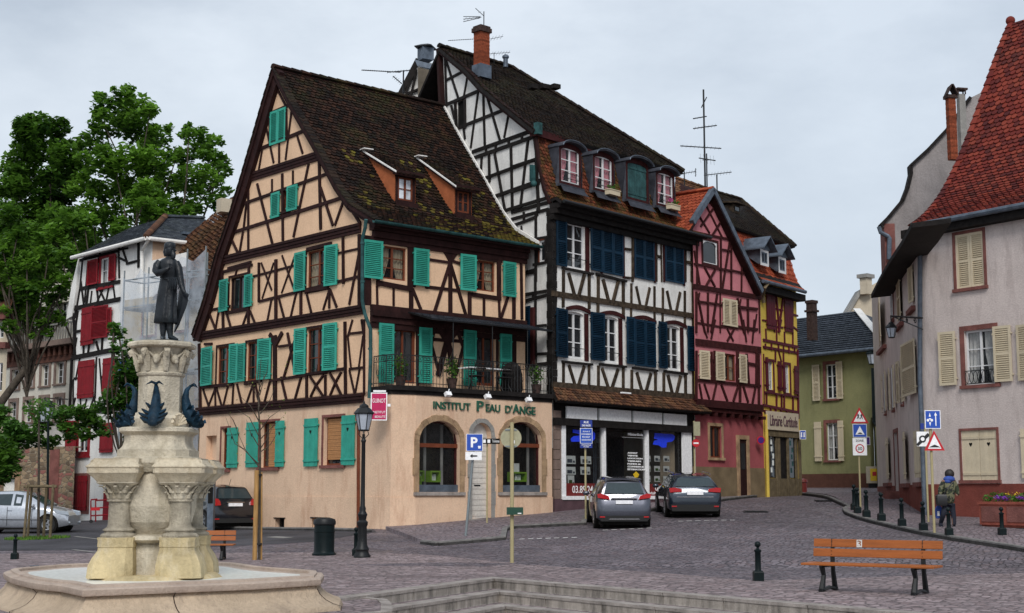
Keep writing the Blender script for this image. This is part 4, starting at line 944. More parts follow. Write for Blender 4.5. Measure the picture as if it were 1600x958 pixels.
for q in((238,225,310,515),(443,248,519,533),(645,275,698,553),(828,302,884,577),(1000,328,1048,592)):shutter(R2,h2,rz(R2,ZB,q),MT['navy'],off=.07)
shutter(R2,h2,rz(R2,ZB,(701,289,823,571)),MT['navy'],double=True,off=.03)
shutter(G2,h2,rz(G2,ZB,(48,228,125,552)),MT['navy'],off=.12);mb=MB();r=rz(G2,ZB,(126,225,142,556));G2.fbox(mb,*r,-.02,.16);mb.build('window_jamb',MT['wood_red'],h2)
window(G2,h2,gh['small'],MT['whitepaint'],cols=1,rows=1,depth=.06,casing=MT['brownframe'],cw=.05)
window(G2,h2,gh['slot'],MT['wood_black'],gm=MT['hole'],cols=1,rows=1,depth=.1,casing=MT['wood'],cw=.05)
mp_=[(.58,11.10),(.26,11.30)]+[(-.968*a,b)for a,b in(G2.uz(p)for p in((860,312),(853,296),(846,262),(840,230),(837,205)))]
md=pl_len(mp_)
def mo(t):q=pl_at(mp_,md,t);return q.x,q.y
def ML(t):o,z=mo(t);return along_to(G2,R2.pt(0,z,o),dR2)-dR2*.06
def MR(t):o,z=mo(t);return R2.pt(WE+.22-.5*min(1,t/.9),z,o)
mb=MB()
for a,b in zip(md,md[1:]):quadroof(mb,ML(a),MR(a),MR(b),ML(b),.10)
mans=mb.build('mansard_roof',MT['wood_black'],h2)
dq=[((283,180,388,405),0),((477,227,577,443),0),((665,265,777,497),1),((838,325,928,528),0)]
dfr=[];dF=Face(R2.P-R2.n*.34,dR2)
for q,sh in dq:dfr.append(rz(dF,ZA,q))
def inD(s,t):
 u=(ML(t).lerp(MR(t),s)-R2.P).dot(dR2);z=mo(t)[1]
 return any(r[0]-.10<u<r[1]+.10 and r[2]-.1<z<r[3]+.18 for r in dfr)
mb=MB();tiles(mb,ML,MR,md[-1],w=.16,h=.135,rnd=5,jit=.02,clip=inD,tintf=lambda s,t:1+U(.3,1)if R()<1.25-t*3.2 else R());mb.build('mansard_tiles',MT['tile_mans'],mans)
for r,(q,sh)in zip(dfr,dq):
 mb=MB();c=(r[0]+r[1])/2;w_=(r[1]-r[0])/2+.12
 dF.wall(mb,[(c-w_,r[2]-.12),(c+w_,r[2]-.12),(c+w_,r[3])]+[(c+w_*cos(pi*i/8),r[3]+.20*sin(pi*i/8))for i in range(1,8)]+[(c-w_,r[3])],[archuz(r,.1)],depth=.1)
 dm=mb.build('dormer',MT['wood_red'],h2)
 if sh:shutter(dF,dm,r,MT['copper'],style='plank',double=True,off=-.06)
 else:
  window(dF,dm,r,MT['whitepaint'],cols=2,rows=3,depth=.08,fw=.045,arch=.1,curtain=MT['curtain_pink'],bar=.03)
  mb=MB();mb.tube([dF.pt(r[0],r[2]+.3,.06),dF.pt(r[1],r[2]+.3,.06)],.012,5);mb.tube([dF.pt(r[0],r[2]+.12,.06),dF.pt(r[1],r[2]+.12,.06)],.012,5);mb.build('guard_rail',MT['iron'],dm)
 for sgn,nm in((-1,0),(1,0)):
  mb=MB();uu=c+sgn*w_;mb.slab([dF.pt(uu,r[2]-.12,.0),dF.pt(uu,r[3],0),dF.pt(uu,r[3],-.5),dF.pt(uu,r[2]+.3,-.3),dF.pt(uu,r[2]-.12,-.02)],dR2*(.02*-sgn));mb.slab([dF.pt(uu+sgn*.02,r[2]-.2,.02),dF.pt(uu+sgn*.10,r[2]-.2,-.10),dF.pt(uu+sgn*.02,r[3]-.2,.02)],R2.n*-.02);mb.build('dormer_cheek',MT['zincdark'],dm)
 mb=MB();rings=[]
 for o in(.22,-.6):rings.append([dF.pt(c+(w_+.04)*cos(pi*i/10),r[3]+.0+.24*sin(pi*i/10),o)for i in range(11)]+[dF.pt(c-(w_+.01)*cos(pi*i/10),r[3]-.02+.205*sin(pi*i/10),o)for i in range(11)])
 mb.bridge(rings);mb.build('dormer_roof',MT['zincdark'],dm,smooth=50);mb=MB();mb.tube([dF.pt(c+(w_+.04)*cos(pi*i/10),r[3]+.25*sin(pi*i/10),.23)for i in range(11)],.018,5);mb.build('roof_edge',MT['zinc'],dm)
 mb=MB();dF.fbox(mb,c-w_-.05,c+w_+.05,r[2]-.2,r[2]-.122,-.05,.10);mb.slab([dF.pt(c-w_,r[2]-.16,.06),dF.pt(c+w_,r[2]-.16,.06),dF.pt(c+w_+.08,r[2]-.42,.26),dF.pt(c-w_-.08,r[2]-.42,.26)],R2.n*.02);mb.build('sill_flashing',MT['zincdark'],dm)
for i,k in((1,'green leaves'),(3,'pink flowers')):
 r=dfr[i];p=dF.pt(r[0]+(r[1]-r[0])*(.75 if i==1 else.7),r[2]-.10,.20);t=thing('flower_box','small tan flower box with '+k+' outside the '+('second attic window' if i==1 else 'rightmost attic window')+' of the white house','flower box',p,group='flower boxes on the attic windows')
 mb=MB();mb.box(p+V(0,0,.0),(.62,.22,.18),.86);mb.box(p+V(0,0,.09),(.66,.26,.03),.86);mb.build('trough',MT['creamshut'],t)
 mb=MB();foliage(mb,p+V(0,0,.2),(.26,.1,.14),90,.045);mb.build('foliage',MT['leaf_mid'],t)
 mb=MB();foliage(mb,p+V(-.08,-.04,.26),(.14,.1,.12),50 if i==3 else 8,.04);mb.build('blossom',MT['flower_pink'],t)
mb=MB()
for i,(o,z)in enumerate(((.42,11.02),(.26,10.86),(.12,10.66))):R2.fbox(mb,-.1,WE+.1,z-.10,z+.08,-.05,o,R())
mb.build('cornice',MT['wood_black'],h2)
mb=MB();a,b=R2.pt(-.2,11.08,.64),R2.pt(WE+.35,11.08,.64);mb.tube([a,b],.06,10);mb.build('gutter',MT['iron'],h2,smooth=60)
PP=G2.px((686,74),.25);RE=onz(800,107,PP.z);ucor=R2.pt(WE+.15,13.72,-.45)
gprof=[G2.uz(p,.25)for p in((834,203),(794,171),(753,137),(725,106),(686,74))];gd=pl_len(gprof);z_lo=gprof[0][1]
ucor.z=z_lo
def UL(t):q=pl_at(gprof,gd,t);return G2.pt(q.x,q.y,.25)
def UR(t):z=pl_at(gprof,gd,t).y;f=(z-z_lo)/(PP.z-z_lo);return ucor.lerp(RE,f)
mb=MB()
for a,b in zip(gd,gd[1:]):quadroof(mb,UL(a),UR(a),UR(b),UL(b),.12)
back_r=RE+(RE-UL(gd[-1])).normalized()*0+dG*5+V(0,0,-5);back_l=UL(gd[-1])+dG*5+V(0,0,-5)
quadroof(mb,back_l,back_r,RE,UL(gd[-1]),.1)
mb.slab([ucor,RE,back_r],(0,0,-.1));ro=mb.build('roof',MT['wood_black'],h2)
mb=MB();tiles(mb,UL,UR,gd[-1],w=.18,h=.16,rnd=3,jit=.025);mb.build('roof_tiles',MT['tile_dark'],ro)
mb=MB();ridge(mb,UL(gd[-1])+V(0,0,.05),RE+V(0,0,.05),r=.12);ridge(mb,RE+V(0,0,.04),ucor+V(0,0,.05),r=.11);mb.build('ridge_tiles',MT['tile_dark'],ro)
mb=MB()
for a,b in zip(gprof,gprof[1:]):
 a,b=Vector(a),Vector(b);d=(b-a).normalized();q=Vector((-d.y,d.x));q=q if q.y<0 else-q;G2.prism(mb,[a,b,b+q*.22,a+q*.22],.0,.22)
for q in(((690,78),(694,165)),):a,b=G2.uz(q[0]),G2.uz(q[1]);G2.beam(mb,a,b,.16,0,.2)
for a,b in zip([G2.uz(p)for p in((838,205),(845,262),(853,298))],[G2.uz(p)for p in((845,262),(853,298),(862,318))]):G2.beam(mb,a,b,.10,0,.1)
mb.build('barge_board',MT['wood'],h2)
mb=MB();a,b=R2.pt(-.1,13.55,.12),R2.pt(WE,13.55,.12);R2.fbox(mb,.02,WE-.1,mp_[-1][1]-.22,mp_[-1][1]+.02,-1.0,-.72);mb.build('eaves_board',MT['wood_red'],h2)
mb=MB();p=G2.px((836,200),.1);mb.box(p+V(.1,-.1,-.05),(.22,.2,.4),.8);mb.build('rain_head',MT['copper'],h2)
mb=MB();q=[G2.px(x,.12)for x in((831,258),(836,258),(837,284),(831,284))];mb.slab(q,G2.n*.1);mb.ball(G2.px((834,287),.2),.11);mb.build('wall_lamp',MT['copper'],h2,smooth=50)
mb=MB();pts=[RRt(t)for t in[pd[-1]*i/12 for i in range(13)]]
for a,b in zip(pts,pts[1:]):mb.slab([a+G2.n*.02+V(0,0,.03),b+G2.n*.02+V(0,0,.03),b+G2.n*.02+V(0,0,.15),a+G2.n*.02+V(0,0,.15)],G2.n*.07)
mb.build('flashing',MT['whitewash'],h2)
def stack_px(name,par,px0,px1,ytop,ybase,Y,m,lab=None,n=24,ry=.9,rzz=.75,cap=None):
 a,b=at(px0,ybase,Y),at(px1,ybase,Y);t=at(px0,ytop,Y);c=(a+b)/2;w_=(b.x-a.x)*.74;h=t.z-a.z;mb=MB()
 for i in range(n):mb.box((c.x,c.y,a.z+h*(i+.5)/n),(w_+.008*(i%2),w_*ry+.008*(i%2),h/n*.999),rzz,tint=R())
 return mb.build(name,m,par),c,t.z,w_
o,c,zt_,w_=stack_px('chimney',h2,740,765,46,112,50.5,MT['brickred'],n=22)
mb=MB();mb.box((c.x,c.y,zt_-.06),(w_+.14,w_+.06,.16),.75);mb.box((c.x,c.y,zt_+.05),(w_+.05,w_,.1),.75);mb.build('chimney_cap',MT['brickdark'],o)
mb=MB();zb_=at(750,108,50.5).z;mb.box((c.x,c.y,zb_-.12),(w_+.1,w_*.9+.1,.5),.75);mb.build('flashing',MT['zinc'],o)
mb=MB();p=onz(790,105,PP.z-.6);mb.lathe(p,[(.09,0),(.09,.35),(.13,.36),(.13,.44),(.04,.5)],10);mb.build('roof_vent',MT['zinc'],ro)
mb=MB();p=onz(850,140,PP.z-2.2);
for i in range(3):mb.box(p+V(-.4+.4*i,0,.1),(.3,.3,.16),.6)
mb.build('roof_vent',MT['wood_black'],ro)
z0p,z1p=R2.uz(ZB(235,690),.1)[1],None
pa,pb=R2.px(ZB(232,684),.06),R2.px(ZB(1050,748),.06);pa.z=pb.z=(pa.z+pb.z)/2
qa=R2.px(ZB(262,768),.5);qb=R2.px(ZB(1152,818),.5);qa.z=qb.z=(qa.z+qb.z)/2
mb=MB();quadroof(mb,qa,qb,pb,pa,.09);pr=mb.build('pent_roof',MT['wood_black'],h2);mb=MB();L_=((pa-qa).length)
tiles(mb,lambda t:qa.lerp(pa,t/L_),lambda t:qb.lerp(pb,t/L_),L_,w=.17,h=.13,rnd=4,jit=.03);mb.build('pent_tiles',MT['tile_brown'],pr)
mb=MB();q=R2.px(ZB(655,725),.3);mb.box(q+V(0,0,.06),(.5,.1,.05),.86);mb.build('skylight_strip',MT['white'],pr)
sg=MB()
zt1=qa.z+.0;SG=[rz(R2,ZI,q)for q in((100,68,305,162),(322,80,537,175),(553,97,747,188),(762,110,915,197))]
shw=rz(R2,ZI,(97,182,897,672));shw=(shw[0],shw[1],R2.uz(ZI(97,680))[1],R2.uz(ZI(97,182))[1])
R2.wall(sg,[(0,-.2),(WE,-.2),(WE,zsh),(0,zsh)],[rectuz(shw)],off=-.02,depth=.3);sg.build('shop_wall',MT['wood_black'],h2)
mb=MB()
ua,ub=R2.uz(ZI(10,400))[0],R2.uz(ZI(66,400))[0];zb0=R2.uz(ZI(30,695))[1];n=9;zz1=R2.uz(ZI(30,90))[1]
for i in range(n):R2.fbox(mb,0,ub,zb0+(zz1-zb0)*i/n,zb0+(zz1-zb0)*(i+.95)/n,-.02,.05,R())
mb.build('stone_pier',MT['pierstone'],h2)
mb=MB();R2.fbox(mb,-.02,WE,-.3,zb0-.01,-.02,.07);mb.build('plinth',MT['purplestone'],h2)
mb=MB()
for z_ in(R2.uz(ZI(70,170))[1],):R2.fbox(mb,R2.uz(ZI(15,170))[0],WE-.1,z_-.12,z_+.12,0,.16)
mb.build('fascia_beam',MT['wood_black'],h2)
zs0=sum(r[2]for r in SG)/4;zs1=sum(r[3]for r in SG)/4
for r in SG:mb=MB();R2.fbox(mb,r[0],r[1],zs0,zs1,.02,.09);mb.build('fascia_panel',MT['white'],h2)
fr=MB()
for x0,x1 in((70,97),(358,370),(652,663),(897,955)):
 a,b=R2.uz(ZI(x0,500))[0],R2.uz(ZI(x1,500))[0];R2.fbox(fr,a,b,shw[2]-.02,shw[3]+.04,-.12,.06)
R2.fbox(fr,R2.uz(ZI(70,500))[0],shw[1],shw[2]-.10,shw[2]+.02,-.1,.10);shf=fr.build('shop_window_frame',MT['white'],h2)
mb=MB();mb.poly([R2.pt(a,b,-.06)for a,b in rectuz(shw)]);mb.build('pane',MT['glass_shop'],shf)
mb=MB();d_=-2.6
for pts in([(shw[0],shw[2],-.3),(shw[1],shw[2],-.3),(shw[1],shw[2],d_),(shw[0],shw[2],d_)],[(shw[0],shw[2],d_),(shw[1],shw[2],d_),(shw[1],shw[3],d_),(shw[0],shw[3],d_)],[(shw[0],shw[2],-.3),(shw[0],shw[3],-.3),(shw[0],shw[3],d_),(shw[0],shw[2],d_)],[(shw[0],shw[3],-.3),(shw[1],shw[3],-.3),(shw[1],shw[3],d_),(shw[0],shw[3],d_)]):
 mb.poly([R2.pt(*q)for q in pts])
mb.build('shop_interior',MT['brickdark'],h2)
mb=MB();mb.poly([R2.pt(shw[1],shw[2],-.3),R2.pt(shw[1],shw[3],-.3),R2.pt(shw[1]+.0,shw[3],d_),R2.pt(shw[1],shw[2],d_)]);r=rz(R2,ZI,(820,215,895,530));R2.fbox(mb,r[0],r[1],shw[2],shw[3],-.5,-.45);mb.build('side_wall',MT['cream'],h2)
mb=MB()
for x0,x1,y0 in((398,403,310),(385,389,310),(332,338,200),(468,476,200)):r=rz(R2,ZI,(x0,y0,x1,560));R2.fbox(mb,r[0],r[1],shw[2],r[3],-.6,-.56)
r=rz(R2,ZI,(340,278,470,312));R2.fbox(mb,*r,-.6,-.55);r=rz(R2,ZI,(340,410,462,416));R2.fbox(mb,*r,-.6,-.55);mb.build('glass_door',MT['zinc'],h2)
for q in((97,622,360,675),(663,612,897,665)):
 r=rz(R2,ZI,q);mb=MB();R2.fbox(mb,r[0],r[1],shw[2]+.02,shw[2]+.02+.42,-.058,-.052);mb.build('window_band',MT['redstone']if 0 else MT['reddish'],shf)
bz=shw[2]+.10
def tz(body,q,m=None,bold=0.0,o=-.05):
 r=rz(R2,ZI,q);r=(R2.uz(ZI(q[0],(q[1]+q[3])/2))[0],R2.uz(ZI(q[2],(q[1]+q[3])/2))[0],r[2],r[3]);text_uz(body,R2,r[0],r[1],r[2],r[3],m or MT['white'],h2,o+.012,.004,bold=bold+.03)
r=rz(R2,ZI,(157,628,352,655));text_uz('03.89.24.02',R2,r[0],r[1]-.05,bz+.02,bz+.26,MT['white'],h2,-.05,.002,bold=.01)
r=rz(R2,ZI,(720,620,860,640));text_uz('03.89.24',R2,r[0],r[1],bz+.10,bz+.28,MT['white'],h2,-.05,.002,bold=.01)
r=rz(R2,ZI,(680,645,830,660));text_uz('visitez notre',R2,r[0],r[1],bz-.03,bz+.07,MT['white'],h2,-.05,.002,bold=.01)
for i,(s,x1)in enumerate((('ACHAT',598),('VENTE',598),('LOCATION',632),('TERRAIN',622),('FONDS de',620),('COMMERCE',640),('ESTIMATION',650))):tz(s,(530,376+18.6*i,x1,389+18.8*i),bold=.02)
tz('MisterBois',(532,244,636,268),bold=.01);mb=MB();r=rz(R2,ZI,(495,273,643,282));R2.fbox(mb,*r,-.052,-.048);mb.build('lettering',MT['white'],h2)
for j,pts in enumerate((((160,222),(300,236),(312,250),(310,285),(298,300),(250,304),(150,306),(146,285),(165,268),(215,262),(190,250),(160,244)),((715,246),(840,255),(854,268),(850,290),(835,305),(800,310),(796,345),(765,346),(745,330),(705,325),(712,300),(740,290),(712,286),(716,262)))):
 mb=MB();R2.prism(mb,[R2.uz(ZI(*p))for p in pts],-.052,-.046);lg=mb.build('shop_logo',MT['logoblue'],h2)
def card(q,o=-.12,name='window_card'):
 r=rz(R2,ZI,q);mb=MB();R2.prism(mb,[(r[0],r[2]),(r[1],r[2]-.0),(r[1]-.02,r[3]),(r[0]-.02,r[3])],o,o+.012);c=mb.build(name,MT['cardwhite'],shf)
 mb=MB();w_,h_=r[1]-r[0],r[3]-r[2];R2.fbox(mb,r[0]+w_*.12,r[0]+w_*.62,r[2]+h_*.15,r[2]+h_*.6,o+.013,o+.016);R2.fbox(mb,r[0]+w_*.7,r[0]+w_*.9,r[2]+h_*.15,r[2]+h_*.4,o+.013,o+.016);mb.build('photo_print',MT['leaf_mid']if R()<.5 else MT['zinc'],c)
for q in((124,400,190,457),(226,403,296,458),(124,476,190,530),(224,476,290,530),(138,535,182,612)):card(q)
for i in range(3):
 for j in range(3):card((664+62*i-4*j*0,400+69*j+i,700+64*i,440+69*j+i))
r=rz(R2,ZI,(566,508,608,548));t=thing('yellow_window_card','small tilted yellow card low in the shop window above the grey car','card',R2.pt(r[0],r[2],-.2));mb=MB();R2.prism(mb,[(r[0],r[3]-.1),((r[0]+r[1])/2,r[3]),(r[1],(r[2]+r[3])/2),(r[1]-.08,r[2]),(r[0]+.1,r[3]-.22)],-.03,-.02);mb.build('card',MT['yellow'],t)
rb=thing('rear_gable','brown rendered chimney block with small white timbered gable rising behind the dark mossy roof','building',at(670,200,55));Y=55
mb=MB();a=[at(x,y,Y)for x,y in((653,105),(697,115),(697,200),(653,200))];mb.slab(a,(1.2,1.2,0));mb.build('rendered_wall',MT['render_brown'],rb)
mb=MB();a=[at(x,y,Y+.6)for x,y in((655,92),(651,98),(624,150),(624,200),(655,200))];mb.slab(a,(.5,.6,0));mb.build('gable_wall',MT['whitewash'],rb)
mb=MB();BF=Face((at(640,120,Y+.55).x,Y+.55),(1,0))
for a,b in(((653,94),(624,150)),((651,110),(642,150)),((634,148),(654,140)),((648,112),(634,146))):BF.beam(mb,BF.uz(a),BF.uz(b),.2 if a[0]==653 else.09,0,.08+.02*R())
mb.build('timber_frame',MT['wood_black'],rb)
mb=MB();a=[at(x,y,Y-.05)for x,y in((648,93),(698,107),(698,113),(652,103))];mb.slab(a,(1.3,1.4,0));mb.build('roof_flashing',MT['zinc'],rb)
mb=MB();c=at(665,95,Y+.4);c2=at(665,76,Y+.4);mb.box((c.x,c.y,(c.z+c2.z)/2),(.50,.5,c2.z-c.z),.5);cp=mb.build('chimney_pot',MT['zinc'],rb)
mb=MB();mb.lathe((c.x,c.y,c2.z),[(.50,0),(.52,.04),(.2,.16),(.02,.18)],4,rz=.5);mb.build('chimney_cowl',MT['iron'],cp)
def aerial(name,lab,x,ytop,ybase,Y,arms,r=.018):
 b,t_=at(x,ybase,Y),at(x,ytop,Y);t=thing(name,lab,'aerial',b,group='television aerials on the roofs');mb=MB();mb.tube([b,Vector((b.x,b.y,t_.z))],r,6);mb.build('mast',MT['iron'],t)
 for(xa,ya,xb,yb,n,el)in arms:
  mb=MB();p,q=at(xa,ya,Y),at(xb,yb,Y+.3);mb.tube([p,q],.010*r/.018+.003,5)
  for i in range(n):
   c=p.lerp(q,(i+.5)/n);mb.tube([c+V(-.05,-el*.5,-el*.35),c+V(.05,el*.5,el*.35)],.006,3)
  mb.build('aerial_arm',MT['iron'],t)
aerial('tv_aerial','small aerial with splayed rods on top of the brick chimney',756,18,46,50.5,[(724,26,750,26,0,0),(724,34,750,28,0,0),(724,30,752,27,5,.35),(743,13,756,25,1,.1)])
aerial('tv_aerial','long horizontal rake aerial behind the brick chimney',742,60,100,52,[(700,63.5,742,61,12,.1),(766,61,786,57,4,.5)],r=.012)
aerial('tv_aerial','short rake aerial just right of the brick chimney',772,82,100,52,[(766,84,797,82,7,.4)],r=.012)
aerial('tv_aerial','very long rake aerial above the mossy roof of the peach house',630,110,150,53,[(565,109.5,626,113,18,.12),(605,113,640,110,8,.25),(614,119,628,131,5,.3)],r=.03)
ZC,ZD,ZE,ZF,ZG=ZM(1040,240,3.421),ZM(1040,500,3.192),ZM(1230,400,2.283),ZM(1340,0,2.281),ZM(1340,420,2.177)
P0=R2.pt(WE+.0,0,-.05);PF=Face((P0.x,P0.y),(.64,.768));PW=PF.uz((1191,600))[0]
hp=thing('pink_house','narrow pink timber-framed house with pointed gable and cream shutters','house',(P0.x,P0.y,1.3))
PU=Face(P0+PF.n*.28,PF.d)
zj=PU.uz(ZD(300,430))[1]
wins={'a':rz(PU,ZC,(197,460,275,598)),'c':rz(PU,ZD,(285,165,352,308))}
gpts=[(-.3,zj),(PU.uz(ZC(505,790))[0],zj)]+[PU.uz(ZC(*q))for q in((505,745),(420,570),(330,370),(258,222),(205,300),(148,372))];gpts.append((-.3,gpts[-1][1]))
mb=MB();PU.wall(mb,gpts,[rectuz(v)for v in wins.values()]);mb.build('wall',MT['pinkwall'],hp)
g_={'w':rz(PF,ZD,(218,528,280,688)),'d':rz(PF,ZD,(362,595,405,868)),'k':rz(PF,ZD,(128,545,142,690))};g_['d']=(g_['d'][0],g_['d'][1],1.35,g_['d'][3])
mb=MB();zo=PF.uz(ZD(300,735))[1]
PF.wall(mb,[(-.3,zo),(PW,zo),(PW,zj+.3),(-.3,zj+.3)],[rectuz(g_['w'])]);mb.build('ground_floor_wall',MT['pinkbase'],hp)
mb=MB();PF.fbox(mb,-.3,g_['d'][0]-.1,0,zo,-.3,.03);PF.fbox(mb,g_['d'][1]+.1,PW,0,zo,-.3,.032);mb.build('base_wall',MT['ochrebase'],hp)
window(PF,hp,g_['w'],MT['brownframe'],cols=2,rows=1,depth=.12);stone_frame(PF,hp,g_['w'],MT['tanstone'],w=.12);
r=g_['d'];mb=MB();PF.fbox(mb,r[0],r[1],r[2],r[3],-.02,.02);do=mb.build('door',MT['wood'],hp)
mb=MB();PF.fbox(mb,r[0]+.12,r[1]-.12,r[2]+1.1,r[3]-.15,.02,.035);mb.build('pane',MT['glass'],do)
mb=MB()
for a,b,c_,d in((r[0]-.18,r[0],r[2],r[3]),(r[1],r[1]+.18,r[2],r[3]),(r[0]-.18,r[1]+.18,r[3],r[3]+.16)):PF.fbox(mb,a+.002,b-.002,c_,d,-.05,.07)
mb.build('door_surround',MT['tanstone'],hp)
tb=MB()
timbers(PU,ZC,[(215,280,298,445,10),(262,280,185,390,10),(180,340,232,425,10),(305,345,245,440,10),(232,262,268,300,9),(150,420,352,462,12),(165,430,165,710,10),(292,448,292,735,12),(348,465,348,740,11),(404,560,402,745,8),(290,512,350,522,10),(340,470,298,735,11),(352,625,460,650,10),(150,590,350,628,11),(205,610,260,712,10),(265,615,210,712,10),(150,520,180,710,10),(150,710,505,770,26),(165,790,385,820,10),(222,745,222,955,10),(272,752,240,955,11),(165,750,205,955,10),(160,740,160,958,11),(380,775,415,958,12),(435,780,437,955,12),(385,820,485,832,14),(290,750,290,958,11),(485,860,470,955,10),(180,745,170,790,9),(170,905,300,928,10),(385,925,490,940,12),(400,780,385,850,10),(498,775,500,958,10)],tb)
timbers(PU,ZD,[(175,0,205,90,10),(245,0,225,95,10),(305,45,335,105,10),(340,45,305,105,10),(365,38,450,50,12),(385,0,400,110,10),(440,0,430,115,9),(275,30,360,42,12),(150,110,470,150,34),(215,200,240,205,14),(150,300,280,310,10),(160,300,470,330,14),(165,320,178,395,10),(190,320,215,395,10),(250,320,232,400,10),(275,325,305,405,12),(360,325,335,405,12),(368,330,368,408,16),(385,335,408,412,12),(445,335,430,415,10),(400,215,455,225,12),(400,170,412,320,12),(460,170,462,420,14),(355,160,357,310,22),(240,155,240,300,10),(150,155,150,400,10),(225,160,228,300,10),(450,150,448,330,10)],tb)
z_=zj;PU.fbox(tb,-.3,gpts[1][0],z_-.10,z_+.18,-.3,.06,.2);PU.fbox(tb,-.3,gpts[1][0],z_-.26,z_-.11,-.3,-.02,.6)
for i in range(9):PU.fbox(tb,-.1+i*.6,.02+i*.6,z_-.40,z_-.27,-.3,.02,R())
tb.build('timber_frame',MT['wood_red'],hp)
r=wins['a'];wn=window(PU,hp,r,MT['whitepaint'],gm=MT['glass'],cols=1,rows=1,arch=.25,depth=.05,fw=.035,casing=MT['wood_red'])
window(PU,hp,wins['c'],MT['brownframe'],cols=2,rows=2,depth=.1,curtain=MT['curtain_beige'])
shutter(PU,hp,rz(PU,ZC,(298,772,376,930)),MT['creamshut'],double=True,off=.06)
for q in((161,150,208,298),(242,157,283,305),(356,170,398,316)):shutter(PU,hp,rz(PU,ZD,q),MT['creamshut'],off=.06)
ax=PU.uz((1114.5,297),.3);el,er=PU.uz((1083,347),.3),PU.uz((1190,455),.3);dB=-PU.n
rd=MB();A3=PU.pt(*ax,.3);B3=A3+dB*6;E3,E4=PU.pt(el[0]-.3,el[1]-.4,.3),PU.pt(er[0]+.05,er[1]-.1,.3)
quadroof(rd,E3,E3+dB*6,B3,A3,.1);quadroof(rd,E4+dB*6,E4,A3,B3,.1);ro=rd.build('roof',MT['wood'],hp)
for e in(E3,E4):
 tm=MB();L_=(A3-e).length;tiles(tm,lambda t:e.lerp(A3,t/L_),lambda t:(e+dB*6).lerp(B3,t/L_),L_,w=.19,h=.19,rnd=3);tm.build('roof_tiles',MT['tile_orange'],ro)
tm=MB();ridge(tm,A3+V(0,0,.05),B3+V(0,0,.05));tm.build('ridge_tiles',MT['tile_orange'],ro)
for nm,e in(('a',el),('b',er)):
 tm=MB();PU.beam(tm,(e[0],e[1]),ax,.2,.18,.36);tm.build('verge_board',MT['zinc'],hp)
hy=thing('yellow_house','yellow timber-framed bookshop house with maroon shutters and orange mansard','house',gat(1190,57.0))
YP=PF.pt(PW,0);YF=Face((YP.x,YP.y),(.60,.80));YW=YF.uz((1249,650))[0]
zy1=YF.uz((1190,440))[1]+.2;yw={'a':rz(YF,ZD,(508,205,537,350)),'b':rz(YF,ZD,(594,222,620,365))}
mb=MB();YF.wall(mb,[(0,.5),(YW,.5),(YW,zy1),(0,zy1)],[rectuz(v)for v in yw.values()]);e_=YF.pt(YW,0);mb.poly([e_+V(0,0,.5),e_+V(-4,5,.5),e_+V(-4,5,zy1),e_+V(0,0,zy1)]);mb.build('wall',MT['yellowwall'],hy)
tb=MB()
timbers(YF,ZC,[(585,740,605,955,10),(625,760,600,955,9),(585,830,625,838,9),(680,860,705,868,10),(588,925,625,930,9),(672,920,704,945,9),(580,740,580,955,9),(678,780,678,955,8),(515,890,535,893,8)],tb)
timbers(YF,ZD,[(485,100,658,135,14),(485,135,658,165,13),(497,45,500,105,9),(550,0,552,115,9),(590,60,592,120,9),(575,0,562,60,9),(632,60,632,140,9),(545,155,545,210,9),(585,165,585,215,9),(562,160,575,210,8),(495,120,495,145,8),(525,120,525,150,8),(560,125,560,155,8),(585,130,585,160,8),(612,135,612,165,8),(640,140,640,165,8),(500,365,500,430,9),(550,370,550,440,9),(588,375,588,450,9),(632,380,632,455,9),(575,375,575,445,8),(485,425,660,462,13),(490,455,660,488,13),(520,435,520,465,8),(545,440,545,470,8),(572,445,572,472,8),(600,450,600,478,8),(630,455,630,482,8),(490,360,655,385,9),(655,150,658,480,9),(487,170,490,430,7)],tb)
tb.build('timber_frame',MT['maroon'],hy)
for v in yw.values():window(YF,hy,v,MT['whitepaint'],cols=2,rows=3,depth=.1,casing=MT['maroon'],cw=.1)
for q in((492,185,508,345),(553,205,573,355),(578,212,593,360),(632,228,657,372)):shutter(YF,hy,rz(YF,ZD,q),MT['maroon'],style='plank',off=.04)
for q in((532,735,583,945),(628,768,675,958)):shutter(YF,hy,rz(YF,ZC,q),MT['maroon'],style='plank',off=.04,double=True)
mb=MB();zt=YF.uz(ZD(500,548))[1];YF.fbox(mb,.12,YW-.05,.5,YF.uz(ZD(505,790))[1],-.1,.06);YF.fbox(mb,.1,YW,zt-.25,zt+.05,-.1,.14)
for x in(506,548,560,604,645,664):a=YF.uz(ZD(x,700))[0];YF.fbox(mb,a-.07,a+.07,.5,zt,-.1,.09)
mb.build('shop_front',MT['stake2'],hy)
for x0,x1,nm in((512,545,0),(568,600,1),(610,642,0)):
 a,b=YF.uz(ZD(x0,700))[0],YF.uz(ZD(x1,700))[0];mb=MB();YF.fbox(mb,a,b,.6 if nm else YF.uz(ZD(505,785))[1],zt-.26,0,.03);mb.build('shop_door' if nm else 'shop_window',MT['glass']if not nm else MT['wood_black'],hy)
 if not nm:
  mb=MB()
  for i in range(6):z=YF.uz(ZD(505,760))[1]+i*.28;c=a+(b-a)*U(.2,.6);YF.fbox(mb,c,c+.14,z,z+.2,.03,.036)
  mb.build('book_display',MT['cardwhite']if x0<600 else MT['copper'],hy)
s0,s1=YF.uz(ZD(512,500),.2),YF.uz(ZD(664,510),.2);zc=(s0[1]+s1[1])/2;mb=MB();YF.fbox(mb,s0[0],s1[0],zc-.38,zc+.36,.1,.2);mb.build('name_board',MT['cream'],hy)
text_uz('Librairie Certitude',YF,s0[0]+.15,s1[0]-.15,zc-.22,zc+.22,MT['purplestone'],hy,.2,.01)
